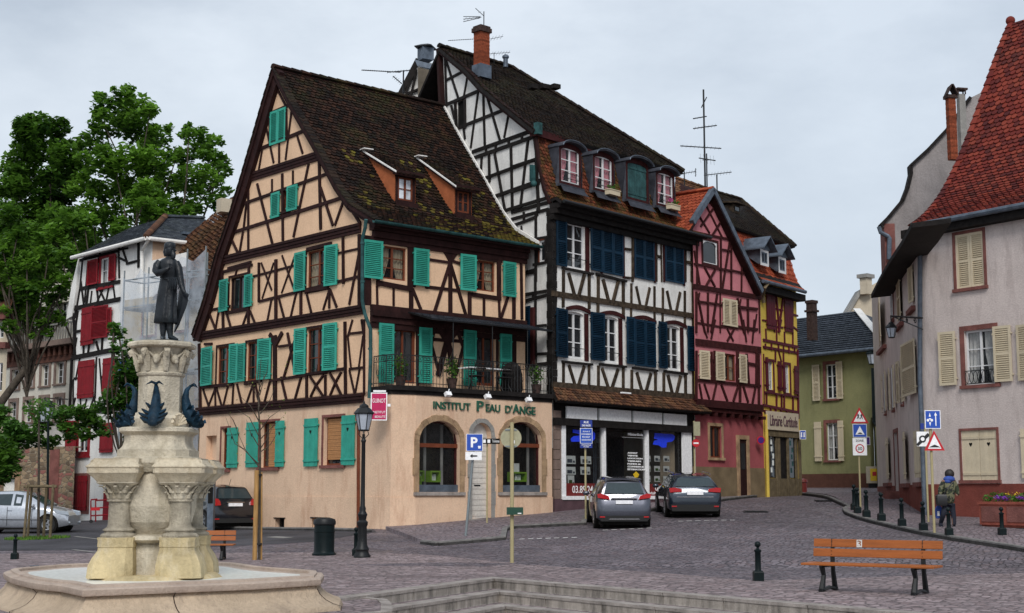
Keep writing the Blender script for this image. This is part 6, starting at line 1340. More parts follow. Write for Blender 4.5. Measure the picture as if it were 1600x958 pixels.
u9=QF.uz((190,600))[0];zq=QF.uz((300,455))[1]
wq=[rz(QF,ZS,(378,600,440,745)),rz(QF,ZS,(120,590,200,780))]
mb=MB();QF.wall(mb,[(-1,0),(u9,0),(u9,zq),(-1,zq)],[rectuz(v)for v in wq]);mb.build('wall',MT['ochrewall'],hq)
for v in wq:window(QF,hq,v,MT['whitepaint'],cols=2,rows=2);stone_frame(QF,hq,v,MT['redstone'],w=.12)
shutter(QF,hq,rz(QF,ZS,(125,600,208,780)),MT['creamshut'],double=True);shutter(QF,hq,rz(QF,ZS,(380,610,440,742)),MT['creamshut'],double=True)
mb=MB();
for i in range(9):QF.fbox(mb,-.9,.5+.12*(i%2),2+i*.55,2.5+i*.55,-.1,.04,R())
mb.build('quoins',MT['tanstone'],hq)
qa_,qb_,qc_,qd_=QF.px((238,470),.5),QF.px((352,438),.5),at(372,300,62.5),at(292,372,63)
mb=MB();dn=V(0,0,.42);quadroof(mb,qa_-dn,qb_-dn,qc_-dn,qd_-dn,.1);ro=mb.build('roof',MT['wood_black'],hq);mb=MB();L_=(qc_-qb_).length
tiles(mb,lambda t:qa_.lerp(qd_,t/L_)-V(0,0,.25*sin(pi*t/L_)),lambda t:qb_.lerp(qc_,t/L_),L_,w=.22,h=.24,rnd=3,lift=.05,jit=.05);mb.build('roof_tiles',MT['tile_brown'],ro)
mb=MB();a=at(350,322,61);mb.box(a,(.5,.5,.6),.6);mb.build('chimney',MT['cream'],hq)
sc_t=thing('scaffold','steel scaffold wrapped in torn grey netting behind the bronze statue','scaffold',gat(255,54));SX=Face((gat(320,53).x,53),(-.80,.60));pole=MB()
us=[SX.uz((x,500))[0]for x in(319,290,262,230,192)];zz=[SX.uz((300,y))[1]for y in(520,470,440,405)];ztop=SX.uz((319,385))[1]
for u in us:
 for o in(0,-1.0):pole.tube([SX.pt(u,0,o),SX.pt(u,ztop if u<us[2]else ztop-.5,o)],.035,6)
for z in(2.2,4.2,6.2,ztop-2.0,ztop-.9):
 for o in(0,-1.0):pole.tube([SX.pt(us[0],z,o),SX.pt(us[-1],z,o)],.03,5)
 for u in us:pole.tube([SX.pt(u,z,0),SX.pt(u,z,-1.0)],.03,5)
pole.build('poles',MT['greypole'],sc_t)
mb=MB()
for z in(4.15,6.15,ztop-2.05):SX.fbox(mb,us[0],us[-1],z-.05,z,-.95,-.05)
mb.build('deck_boards',MT['concrete'],sc_t)
mb=MB();n=22;m_=14;grid=[]
for i in range(n+1):
 u=us[0]+(us[-1]-us[0])*i/n;top=ztop-.1-.5*(i/n)-.35*abs(sin(i*.55));row=[]
 for j in range(m_+1):z=1.8+(top-1.8)*j/m_;row.append(SX.pt(u,z,.08+.07*sin(i*1.3+j*.4)+.04*sin(j*1.7)))
 grid.append(row)
mb.bridge(grid,closed=False,caps=False);mb.build('netting',MT['netting'],sc_t,smooth=80)
mb=MB();SX.fbox(mb,us[2],us[-1],6.3,6.75,.12,.13);mb.build('blue_tarpaulin',MT['hood_blue'],sc_t)
lt=thing('ladder','grey metal ladder leaning inside the scaffold beside the small tree','ladder',SX.pt(us[-1]-.5,4.2,-.5));mb=MB();a0,a1=SX.pt(us[-1]-.3,4.2,.2),SX.pt(us[-1]-.55,6.6,.14)
for s_ in(0,.45):mb.tube([a0-SX.d*s_,a1-SX.d*s_],.025,5)
for i in range(8):q=a0.lerp(a1,(i+.5)/8);mb.tube([q,q-SX.d*.45],.018,5)
mb.build('rails',MT['greypole'],lt)
def leaf(mb,p,s_,up=.35,tint=None):
 a=Vector((U(-1,1),U(-1,1),U(-up,up))).normalized();b=a.cross(Vector((U(-.5,.5),U(-.5,.5),1))).normalized();c=a*s_;d=b*s_*.62
 mb.add([p-c,p-c*.2+d,p+c,p-c*.1-d],[(0,1,2,3)],tint)
def limb(mb,a,b,r0,r1,n=7,bend=.08):
 a,b=Vector(a),Vector(b);L_=(b-a).length;k=5;off=Vector((U(-1,1),U(-1,1),U(-.3,.3)))*L_*bend
 mb.tube([a.lerp(b,i/k)+off*sin(pi*i/k)for i in range(k+1)],[r0+(r1-r0)*i/k for i in range(k+1)],n)
def clump_tree(name,lab,base,h,clumps,m,size,per,trunk_r=.4,group='plane trees behind the houses',cat='tree',trunk=True,flat=.8):
 """clumps: list of (centre, radius). leaves hang in overlapping shells with gaps between"""
 t=thing(name,lab,cat,base,group=group);mb=MB()
 for c,r in clumps:
  c=Vector(c);n=int(per*r*r)
  base_t=U(.0,.45)
  for i in range(n):
   d=Vector((random.gauss(0,1),random.gauss(0,1),random.gauss(0,1))).normalized();k=R()**.35
   p=c+Vector((d.x,d.y,d.z*flat))*r*k*U(.8,1.12)
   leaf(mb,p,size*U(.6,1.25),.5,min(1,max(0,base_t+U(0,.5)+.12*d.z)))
 mb.build('crown',m,t)
 if trunk:
  tb=MB();b=Vector(base);top=sum((Vector(c)for c,r in clumps),Vector((0,0,0)))/len(clumps);fork=b.lerp(Vector((top.x,top.y,b.z+h*.6)),1);limb(tb,b,fork,trunk_r,trunk_r*.7,10,.03);tr=tb.build('trunk',MT['bark'],t,smooth=60)
  for c,r in random.sample(clumps,min(len(clumps),16)):
   lb=MB();limb(lb,fork-V(0,0,U(0,h*.12)),c,trunk_r*.24,.03,6,.12);lb.build('branch',MT['bark'],t)
 return t
def px_clumps(lst,Y,dY=3.0):
 out=[]
 for x,y,r in lst:
  out.append((at(x,y,Y+U(-dY,dY)),r/2229*Y*(1.15 if dY>.9 else 1.35)))
  if r>11 and dY>.9:
   for k in range(3):a=U(0,6.28);out.append((at(x+r*.9*cos(a),y+r*.75*sin(a),Y+U(-dY,dY)),r*U(.4,.8)/2229*Y))
 return out
random.seed(11)
def fillblob(cx,cy,rx,ry,n,r0,r1):
 l=[]
 while len(l)<n:
  a,b=U(-1,1),U(-1,1)
  if a*a+b*b<1:l.append((cx+a*rx,cy+b*ry,U(r0,r1)))
 return l
A_=[(60,195,22),(38,205,18),(85,200,20),(70,232,26),(35,250,26),(20,290,22),(100,240,24),(55,285,30),(95,290,28),(125,262,20),(8,330,26),(45,340,32),(90,345,30),(20,385,30),(60,400,34),(100,400,30),(35,440,30),(80,450,28),(15,480,22),(55,490,22),(-10,420,30),(-15,350,28),(40,515,12),(30,195,9),(98,190,9),(48,184,8),(118,225,12),(25,268,12),(3,300,12),(85,480,18),(120,380,22),(110,430,20),(60,440,26),(30,410,26),(100,470,20),(75,505,18),(45,470,24),(15,440,24),(0,500,20),(70,350,26),(20,350,24),(70,320,24)]
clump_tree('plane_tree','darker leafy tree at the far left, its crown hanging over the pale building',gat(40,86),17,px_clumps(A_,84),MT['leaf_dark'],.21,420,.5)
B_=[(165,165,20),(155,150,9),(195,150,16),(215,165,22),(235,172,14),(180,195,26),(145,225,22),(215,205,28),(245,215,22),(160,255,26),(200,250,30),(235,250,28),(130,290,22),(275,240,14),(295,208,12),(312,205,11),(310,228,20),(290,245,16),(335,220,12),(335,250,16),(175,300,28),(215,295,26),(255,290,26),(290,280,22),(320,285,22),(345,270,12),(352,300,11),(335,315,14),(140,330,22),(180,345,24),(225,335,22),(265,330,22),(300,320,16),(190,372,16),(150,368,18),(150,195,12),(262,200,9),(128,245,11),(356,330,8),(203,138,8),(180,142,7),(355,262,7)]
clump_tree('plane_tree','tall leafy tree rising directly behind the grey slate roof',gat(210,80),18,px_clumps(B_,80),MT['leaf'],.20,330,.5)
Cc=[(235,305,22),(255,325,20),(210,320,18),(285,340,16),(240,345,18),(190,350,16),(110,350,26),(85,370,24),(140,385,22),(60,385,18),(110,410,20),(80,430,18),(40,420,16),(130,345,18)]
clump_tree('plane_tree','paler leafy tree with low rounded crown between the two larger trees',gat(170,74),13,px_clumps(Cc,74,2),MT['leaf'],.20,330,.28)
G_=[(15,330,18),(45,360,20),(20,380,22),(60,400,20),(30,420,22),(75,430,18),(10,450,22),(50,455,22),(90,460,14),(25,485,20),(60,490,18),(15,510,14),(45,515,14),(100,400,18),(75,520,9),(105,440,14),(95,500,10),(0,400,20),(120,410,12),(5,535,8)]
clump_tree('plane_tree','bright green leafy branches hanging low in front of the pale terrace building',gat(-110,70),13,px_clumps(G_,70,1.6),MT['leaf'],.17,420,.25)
D_=[(195,560,12),(190,580,12),(188,600,12),(210,620,14),(192,655,12),(205,690,10),(215,630,14),(170,615,9),(200,540,8),(210,575,13),(200,598,13),(222,598,12),(185,520,9),(178,512,7),(180,545,7),(205,615,14),(185,625,12),(165,630,11),(152,638,7),(225,625,12),(195,645,13),(218,650,12),(208,668,10),(172,645,9),(228,570,8),(176,532,5),(230,645,9),(212,556,7)]
clump_tree('small_tree','small bushy green tree directly behind the fountain pedestal',gat(205,46),4,px_clumps(D_,46,.7),MT['leaf_mid'],.11,1500,.09,group=None,flat=1)
E__=[(20,690,26),(-5,660,22),(0,710,24),(45,680,18),(65,665,14),(95,650,14),(120,645,14),(140,655,16),(155,668,12),(110,672,16),(75,692,14),(30,672,16),(170,678,8),(12,725,16),(0,640,12),(135,678,12)]
clump_tree('shrub','spreading leafy bush overhanging the rubble wall at the left edge',gat(60,63),3,px_clumps(E__,61,1),MT['leaf_mid'],.14,700,.08,group=None,cat='shrub',flat=.7,trunk=False)
F__=[(0,700,20),(-8,720,22),(10,738,14),(18,715,14),(2,752,8)]
clump_tree('shrub','dark drooping foliage cut off by the left picture edge above the silver car',gat(-6,52),3,px_clumps(F__,52,.5),MT['leaf_dark'],.13,800,.06,group=None,cat='shrub',flat=.8,trunk=False)
b=onz(400,876,0);t=thing('young_tree','young almost bare tree tied to a pale stake beside the fountain','tree',b);Yb=b.y;mb=MB()
P=lambda x,y:at(x,y,Yb)
limb(mb,P(405,874),P(406,735),.032,.028,7,.005);limb(mb,P(406,735),P(404,640),.028,.018,7,.02);limb(mb,P(404,640),P(408,560),.018,.006,6,.02)
tr=mb.build('trunk',MT['bark'],t,smooth=60);Z7b=Z7
for q in(((355,440),(280,350),(240,235)),((357,430),(300,370),(255,320)),((358,335),(315,260),(290,190)),((362,350),(400,300),(440,200)),((360,300),(410,250),(500,170)),((362,250),(420,180),(470,130)),((358,200),(320,120),(250,60)),((365,160),(410,90),(440,20)),((362,120),(335,40),(300,0)),((362,60),(375,0),(385,-60)),((365,40),(355,-40),(345,-110)),((280,350),(230,320),(185,180)),((358,370),(420,320),(455,250)),((357,280),(310,180),(225,130)),((362,20),(400,-60),(415,-120)),((240,240),(215,190),(190,150))):
 mb=MB();mb.tube([P(*Z7b(*p))+V(0,U(-.15,.15)*i,0)for i,p in enumerate(q)],[.014,.009,.003],5);mb.build('branch',MT['bark'],t)
mb=MB()
for i in range(130):
 x,y=U(180,520),U(-120,440)
 if abs(x-360)>60+(440-y)*.35+40:continue
 leaf(mb,P(*Z7b(x,y))+V(0,U(-.3,.3),0),.028,.6,R())
mb.build('crown',MT['leaf_young'],t)
stt=thing('tree_stake','pale round wooden stake tied to the young tree','stake',b+V(-.03,-.06,0));mb=MB();mb.tube([P(398.5,877)-V(0,.06,0),P(402,735)-V(0,.06,0)],.055,9);mb.tube([P(407.5,877)-V(0,-.03,0),P(408,738)-V(0,-.03,0)],.03,7);mb.build('post',MT['stake'],stt,smooth=50)
mb=MB()
for y in(742,850):mb.lathe(P(403.5,y),[(.085,-.02),(.085,.02)],12)
mb.build('tie',MT['rubber'],stt)
gc=gat(62,44.5);YG=gc.y;P=lambda x,y:at(x,y,YG)
gt_=thing('tree_guard','square guard of four wooden posts in front of the silver car','tree guard',gc)
zT=P(60,757).z
for(x0,x1,dy)in((40.5,45,-.2),(46,50,.5),(71,73,.5),(81,83.5,-.2)):
 mb=MB();q=gat(x0,YG+dy);mb.tube([q,Vector((at(x1,757,YG+dy).x,YG+dy,zT))],.045,8);mb.build('post',MT['stake2'],gt_)
c4=[at(42,754,YG-.2),at(50,754,YG+.5),at(75,754,YG+.5),at(85,754,YG-.2)]
for a,b_ in zip(c4,c4[1:]+c4[:1]):mb=MB();d=(b_-a);mb.tube([Vector((a.x,a.y,zT-.06))-d*.1,Vector((b_.x,b_.y,zT-.06))+d*.1],.045,6);mb.build('rail',MT['stake2'],gt_)
st=thing('young_tree','slim young tree inside the four-post guard by the silver car','tree',gc);mb=MB();limb(mb,P(60,846),P(61,655),.05,.03,7,.01);mb.build('trunk',MT['bark'],st)
mb=MB();foliage(mb,P(62,640),(.55,.5,.4),260,.08);mb.build('crown',MT['leaf_mid'],st)
gr=MB();random.seed(5)
for i in range(1500):
 a=U(0,2*pi);k=sqrt(R());x,y=gc.x+cos(a)*.95*k,gc.y+sin(a)*1.3*k;z=g(x,y);hgt=U(.04,.1);w_=.012;an=U(0,pi)
 gr.add([(x-w_*cos(an),y-w_*sin(an),z),(x+w_*cos(an),y+w_*sin(an),z),(x+U(-.03,.03),y+U(-.03,.03),z+hgt)],[(0,1,2)],R())
props(gr.build('grass',MT['leaf']),'patch of short grass at the foot of the tree guard','grass',kind='stuff')
YF0=20.2;FC=Vector((-5.02,YF0,0));zy=lambda y:at(246,y,YF0).z
ft=thing('fountain','carved stone fountain with wide basin, stout columns and tall pedestal','fountain',(FC.x,FC.y,0))
rim=[onz(x,y,.42)for x,y in((497,894.5),(492,900.5),(390,906.5),(270,911),(137,916),(120,912.5),(103,909.5),(82,908),(62,905.5),(44,902),(30,898.5),(20,894.5),(15,890.5))]
rim=[(p.x,p.y)for p in rim]+[(-7.5,21.6),(-7.2,22.7),(-6.5,23.5),(-5.7,23.9),(-4.9,23.7),(-4.4,23.2),(-3.9,22.2),(-3.5,21.7),(-3.2,21.4),(-2.85,21.0)]
def offs(poly,d):
 n=len(poly);out=[];c=(sum(p[0]for p in poly)/n,sum(p[1]for p in poly)/n)
 for i in range(n):
  a,b,e=Vector(poly[i-1]),Vector(poly[i]),Vector(poly[(i+1)%n]);d1,d2=(b-a).normalized(),(e-b).normalized()
  n1,n2=Vector((d1.y,-d1.x)),Vector((d2.y,-d2.x));m=(n1+n2)
  if m.dot(b-Vector(c))<0:m=-m
  m.normalize();k=d/max(.55,abs(m.dot(n1)));out.append((b.x+m.x*k,b.y+m.y*k))
 return out
def ringz(d,z):return[Vector((x,y,z))for x,y in offs(rim,d)]
mb=MB();mb.bridge([ringz(d,z)for d,z in((.36,-.45),(.36,-.02),(.33,.035),(.25,.06),(.15,.11),(.07,.18),(.03,.25),(.0,.30))],caps=False);mb.build('basin',MT['basin'],ft,smooth=30)
mb=MB();mb.bridge([ringz(d,z)for d,z in((-.02,.295),(.075,.30),(.085,.32),(.085,.375),(.07,.39),(-.01,.40),(-.015,.425),(-.10,.435),(-.125,.42),(-.13,.385),(-.24,.38),(-.28,.36),(-.30,.26),(-.32,.1))],caps=False);mb.build('basin_rim',MT['basinrim'],ft,smooth=30)
jm=MB()
for i in(1,3,8,4):
 a=Vector(offs(rim,.092)[i]);b=Vector(offs(rim,-.12)[i]);
 if i==4:continue
 nn=(a-b).normalized();q=Vector((-nn.y,nn.x))*.006;pass
 for(d0,z0),(d1,z1)in zip(((.085,.30),(.03,.25),(.07,.18),(.15,.11),(.25,.06),(.365,.03)),((.03,.25),(.07,.18),(.15,.11),(.25,.06),(.365,.03),(.365,-.2))):
  a0,a1=Vector(offs(rim,d0+.006)[i]),Vector(offs(rim,d1+.006)[i]);jm.slab([(a0.x-q.x,a0.y-q.y,z0),(a0.x+q.x,a0.y+q.y,z0),(a1.x+q.x,a1.y+q.y,z1),(a1.x-q.x,a1.y-q.y,z1)],(0,.02,0))
jm.build('stone_joint',MT['brickdark'],ft)
mb=MB();mb.poly(ringz(-.25,.375));mb.build('water',MT['water'],ft)
mb=MB();pf=offs(rim,1.05);mb.slab([Vector((x,y,-.03))for x,y in offs(rim,.9)],(0,0,-.6));struct('fountain_platform',mb,MT['cob_plaza'])
mb=MB();a,b=offs(rim,.9),offs(rim,1.05);n=len(a)
for i in range(n):mb.slab([Vector((v[0],v[1],-.018))for v in(a[i],a[(i+1)%n],b[(i+1)%n],b[i])],(0,0,-.5),R())
struct('platform_kerb',mb,MT['granite'])
c1,c2=Vector((.43,-.41,0)),Vector((-.41,-.43,0));cols=[c1,c2,-c1,-c2];AR=atan2(c1.y-c2.y,c1.x-c2.x)
mb=MB();mb.lathe(FC,[(.95,.2),(.95,zy(902)),(.90,zy(897)),(.86,zy(895))],12,rz=AR);mb.build('footing',MT['limeyellow'],ft,smooth=30)
def sq(c,z,h,ch=.0):
 u=Vector((cos(AR),sin(AR),0));v=Vector((-sin(AR),cos(AR),0));k=h*(1-ch);pts=[]
 for a,b in((h,-k),(h,k),(k,h),(-k,h),(-h,k),(-h,-k),(-k,-h),(k,-h)):pts.append(Vector((c.x,c.y,z))+u*a+v*b)
 return pts
for cc_ in cols:
 c=FC+cc_
 mb=MB();mb.bridge([sq(c+cc_*.10,zy(899),.315,.3),sq(c+cc_*.09,zy(880),.305,.3),sq(c+cc_*.05,zy(868),.275,.3),sq(c,zy(858),.24,.3),sq(c,zy(853),.235,.3),sq(c,zy(852),.245,.3),sq(c,zy(843),.24,.3),sq(c,zy(840),.25,.3),sq(c,zy(838),.25,.3)]);cb=mb.build('column_base',MT['limeyellow'],ft,smooth=30)
 mb=MB();P_=[(.245,838),(.25,835),(.23,832.5),(.195,831),(.195,829),(.215,827.5),(.215,826),(.185,824),(.16,822),(.15,818),(.148,800),(.146,784),(.175,783),(.175,780.5),(.158,779.5)]
 mb.lathe((c.x,c.y,0),[(r,zy(y))for r,y in P_],20);mb.build('column_shaft',MT['limegrey'],ft,smooth=40)
 mb=MB();mb.lathe((c.x,c.y,0),[(.158,zy(779.5)),(.17,zy(770)),(.20,zy(762)),(.25,zy(757.5))],16)
 for k in range(10):
  for row in(0,1):
   a=2*pi*(k+.5*row)/10;dx=Vector((cos(a),sin(a),0));s_=Vector((-sin(a),cos(a),0));z0=zy(779-9*row);z1=zy(768-9*row);r0=.16+.02*row;r1=.215+.045*row
   rr=[]
   for f in(0,.4,.75,1,1.1):rr.append([Vector((c.x,c.y,0))+dx*(r0+(r1-r0)*f**2+t)+s_*w_+V(0,0,z0+(z1-z0)*min(f,1)-(.02 if f>1 else 0))for w_,t in((-.045*(1-.5*f),0),(0,.02),(.045*(1-.5*f),0),(0,-.01))])
   mb.bridge(rr)
 mb.bridge([sq(c,zy(758),.235,.12),sq(c,zy(755),.27,.12),sq(c,zy(753.5),.27,.12)]);mb.build('capital',MT['limewhite'],ft,smooth=40)
 mb=MB();mb.bridge([sq(c,zy(754),.26,.1),sq(c+cc_*.03,zy(748),.29,.1),sq(c+cc_*.06,zy(742),.33,.1),sq(c+cc_*.07,zy(740),.35,.1),sq(c+cc_*.07,zy(732.5),.35,.1),sq(c+cc_*.07,zy(731.5),.365,.1),sq(c+cc_*.07,zy(730),.365,.1),sq(c+cc_*.05,zy(726),.33,.1),sq(c,zy(720),.31,.1),sq(c,zy(718),.31,.1)]);mb.build('ledge',MT['limestone'],ft,smooth=25)
mb=MB()
for cc_ in cols:
 c=FC+cc_*1.07;u=Vector((cos(AR),sin(AR),0));v=Vector((-sin(AR),cos(AR),0))
 for d,e in((u,v),(v,u),(-u,v),(-v,u)):
  for k in range(5):
   q=c+d*.345+e*(-.26+.13*k);rr=[[Vector((q.x,q.y,0))+d*(-.07*f)+e*(.06*cos(a))*(1-.2*f)+V(0,0,zy(730.5-9.0*f)+.018*sin(a))for a in[pi*j/5 for j in range(6)]]for f in(0,.5,1)]
   mb.bridge(rr,closed=False,caps=False)
mb.build('scallops',MT['limestone'],ft,smooth=40)
mb=MB();A8=AR+pi/8
mb.lathe(FC,[(.55,zy(897)),(.50,zy(870)),(.46,zy(850)),(.44,zy(848)),(.60,zy(842)),(.60,zy(836)),(.36,zy(834)),(.50,zy(815)),(.56,zy(790)),(.54,zy(760)),(.42,zy(738)),(.35,zy(725))],8,rz=0);mb.build('central_pier',MT['limewhite'],ft,smooth=12)
mb=MB();mb.bridge([sq(FC,zy(738),.46,.3),sq(FC,zy(724),.56,.3),sq(FC,zy(716),.55,.3),sq(FC,zy(714),.50,.3),sq(FC,zy(704),.50,.3),sq(FC,zy(703),.475,.3),sq(FC,zy(698),.44,.3),sq(FC,zy(690),.42,.3),sq(FC,zy(682),.425,.3),sq(FC,zy(679),.45,.3),sq(FC,zy(676),.49,.3),sq(FC,zy(671),.49,.3),sq(FC,zy(669),.45,.3)]);mb.build('socle',MT['limewhite'],ft,smooth=25)
mb=MB();mb.lathe(FC,[(.42,zy(669)),(.40,zy(655)),(.35,zy(650)),(.345,zy(646)),(.315,zy(645)),(.315,zy(590)),(.34,zy(588)),(.35,zy(585)),(.33,zy(583))],8,rz=A8);mb.build('die',MT['limewhite'],ft,smooth=12)
mb=MB();mb.lathe(FC,[(.32,zy(583)),(.325,zy(572)),(.34,zy(556)),(.38,zy(547)),(.38,zy(545))],8,rz=A8)
for k in range(8):
 a=A8+2*pi*k/8;dx=Vector((cos(a),sin(a),0));sd=Vector((-sin(a),cos(a),0));pts=[FC+dx*r+V(0,0,zy(y))for r,y in((.325,582),(.34,570),(.37,556),(.42,549),(.445,553),(.43,558),(.41,555))]
 mb.tube(pts,[.035,.05,.055,.05,.04,.03,.02],6)
 a2=a+pi/8;dx=Vector((cos(a2),sin(a2),0));q=FC+dx*.325
 mb.ball(q+V(0,0,zy(563)),(.06,.06,.07),8,6);mb.ball(q+dx*.05+V(0,0,zy(568)),(.03,.03,.03),6,5);
 for s_ in(-1,1):s2=Vector((-sin(a2),cos(a2),0));mb.tube([q+V(0,0,zy(560))+s2*.04*s_,q+dx*.06+s2*.1*s_+V(0,0,zy(553))],[.025,.008],5)
mb.build('capital',MT['limewhite'],ft,smooth=45)
mb=MB();mb.lathe(FC,[(.40,zy(546)),(.475,zy(544.5)),(.49,zy(543)),(.49,zy(539)),(.475,zy(537.5)),(.46,zy(536)),(.30,zy(535))],8,rz=A8);mb.build('abacus',MT['limewhite'],ft,smooth=25)
for i,a in enumerate((AR-pi/4+pi*.5*k-.35*0 for k in range(4))):
 d=Vector((cos(a+pi/4+.05),sin(a+pi/4+.05),0));sd=Vector((-d.y,d.x,0));b=FC+d*.42;D=lambda o,s_,y:b+d*o+sd*s_+V(0,0,zy(y));mb=MB()
 mb.tube([D(.16,0,665),D(.10,0,661),D(.02,0,652),D(-.05,0,636),D(-.07,0,620),D(-.05,0,609),D(.0,0,602.5)],[.035,.085,.10,.075,.052,.035,.018],10)
 mb.ball(D(.13,0,663),(.08,.08,.06),8,6)
 for s_ in(-1,1):
  mb.tube([D(.0,0,603),D(.05,.05*s_,600.5),D(.08,.12*s_,605)],[.02,.02,.004],5)
  for f,(o,y,w_)in enumerate(((.10,656,.20),(.05,650,.17),(.15,663,.17),(-.02,640,.13))):
   mb.bridge([[D(o+.02,.05*s_,y),D(o,.05*s_,y-3),D(o-.05,.05*s_,y+3)],[D(o+.07,w_*.7*s_,y-3),D(o+.03,w_*.7*s_,y-7),D(o-.02,w_*.7*s_,y+1)],[D(o+.05,w_*s_,y-8),D(o+.04,w_*s_,y-9),D(o+.02,w_*s_,y-6)]])
 mb.build('dolphin',MT['verdigris'],ft,smooth=45)
m_=(cols[0]+cols[1]).normalized()
for k in range(4):
 a=AR-pi/4+k*pi/2;d=Vector((cos(a),sin(a),0));sd=Vector((-d.y,d.x,0));mb=MB();q=FC+d*.45
 for j in range(7):aa=(j-3)*.42;mb.tube([q+V(0,0,zy(666)),q+sd*(.12*sin(aa))+d*.05+V(0,0,zy(666)+.16*cos(aa))],[.015,.03],5)
 mb.build('shell',MT['verdigris']if k%2 else MT['limestone'],ft,smooth=50)
mb=MB()
for k,(px,py)in enumerate(((53,890),)):p=onz(px,py,.365);mb.lathe(p,[(.09,0),(.06,.03),(.06,.05),(.09,.06)],6)
mb.build('water_outlet',MT['zinc'],ft)
sb=FC+V(.10,0,zy(535));st=thing('statue','dark bronze statue of a bearded robed man standing on top of the fountain','statue',sb)
def W(x,y,dy=0):p=at(*ZS(x,y),YF0+dy);return p
KS=YF0/2229/4.787
mb=MB();c=W(290,835);mb.lathe((c.x,c.y,0),[(.27,W(290,862).z),(.28,W(290,850).z),(.26,W(290,838).z),(.18,W(290,822).z)],20);mb.build('plinth',MT['bronze'],st,smooth=50)
mb=MB();rings=[];N=44
for y,cx,hw,pl_ in((697,283,80,.04),(692,283,88,.085),(650,284,85,.085),(600,286,80,.08),(540,289,76,.07),(480,294,72,.06),(420,300,69,.045),(375,305,66,.03),(355,306,63,.012),(345,306,66,.02),(300,304,69,.03),(262,302,74,.03),(235,303,70,.02),(218,306,55,.01),(208,309,36,0),(198,312,26,0),(188,314,24,0)):
 c=W(cx,y);r=hw*KS;rr=[]
 for j in range(N):
  a=2*pi*j/N;k=1+pl_*(cos(9*a+y*.004)+.5*cos(15*a+1.3+y*.006));rr.append(Vector((c.x+r*k*cos(a),c.y+r*.70*k*sin(a),c.z)))
 rings.append(rr)
mb.bridge(rings)
h=W(316,150);mb.ball(h,(38*KS,44*KS,56*KS),14,10)
c=W(313,122);mb.lathe((c.x,c.y,0),[(42*KS,W(0,138).z),(45*KS,W(0,128).z),(45*KS,W(0,112).z),(40*KS,W(0,98).z),(26*KS,W(0,89).z),(5*KS,W(0,85).z)],14)
mb.tube([W(285,130,.02),W(280,165,.02),W(280,195,.02)],[16*KS,19*KS,10*KS],8)
mb.tube([W(335,160,-.03),W(340,182,-.05),W(340,205,-.06),W(334,222,-.05)],[19*KS,20*KS,15*KS,4*KS],8)
mb.tube([W(346,135,-.05),W(358,152,-.075),W(350,158,-.06)],[4*KS,7*KS,5*KS],6)
for dx in(-14,8):mb.ball(W(338+dx,136,-.075),4.5*KS,6,5)
mb.tube([W(240,232,-.02),W(218,262,-.03),W(208,300,-.06),W(225,320,-.12),W(262,308,-.17),W(296,288,-.18),W(312,275,-.17)],[25*KS,31*KS,29*KS,28*KS,23*KS,17*KS,12*KS],10)
for k,(fx,fy)in enumerate(((326,252),(332,260),(333,270),(329,280))):mb.tube([W(312,268+4*k,-.18),W(322,fy+4,-.20),W(fx,fy,-.19)],[7*KS,6*KS,4*KS],6)
mb.tube([W(312,266,-.18),W(316,254,-.21),W(310,246,-.21)],[6*KS,5*KS,4*KS],6)
mb.tube([W(362,240),W(378,280,-.02),W(388,340,-.03),W(398,400,-.05),W(412,445,-.08),W(425,468,-.1)],[25*KS,29*KS,27*KS,24*KS,18*KS,12*KS],10)
for k in range(4):mb.tube([W(424,466,-.1),W(440+4*k,476+2*k,-.12+.02*k),W(452-2*k,492+4*k,-.11+.02*k)],[8*KS,7*KS,4*KS],6)
cl=[]
for y,x0,x1 in((440,385,408),(480,378,448),(520,374,450),(570,368,436),(630,362,412),(700,352,385),(760,342,352)):
 cl.append([W(x0,y,.06),W((x0+x1)/2,y,-.05),W(x1,y+5,-.02),W(x1-3,y+5,.05),W((x0+x1)/2,y,.10)])
mb.bridge(cl)
for x in(300,312,326,342,356,372):mb.tube([W(x,352,-.15 if x<350 else-.08),W(x+12,385,-.16 if x<350 else-.1),W(x+8,440,-.15 if x<350 else-.1)],[6*KS,8*KS,4*KS],5)
mb.tube([W(242,350,-.04),W(290,362,-.135),W(340,366,-.13),W(375,356,-.05)],7*KS,6)
for x0,x1 in((262,262),(312,318)):mb.tube([W(x0,670),W(x0,740),W(x1,790),W(x1,806)],[30*KS,26*KS,19*KS,20*KS],10)
mb.tube([W(258,800,.02),W(266,806,-.08),W(270,812,-.16)],[19*KS,17*KS,8*KS],8);mb.tube([W(316,797),W(340,805,-.05),W(372,815,-.1)],[19*KS,17*KS,7*KS],8)
mb.build('figure',MT['bronze'],st,smooth=60)
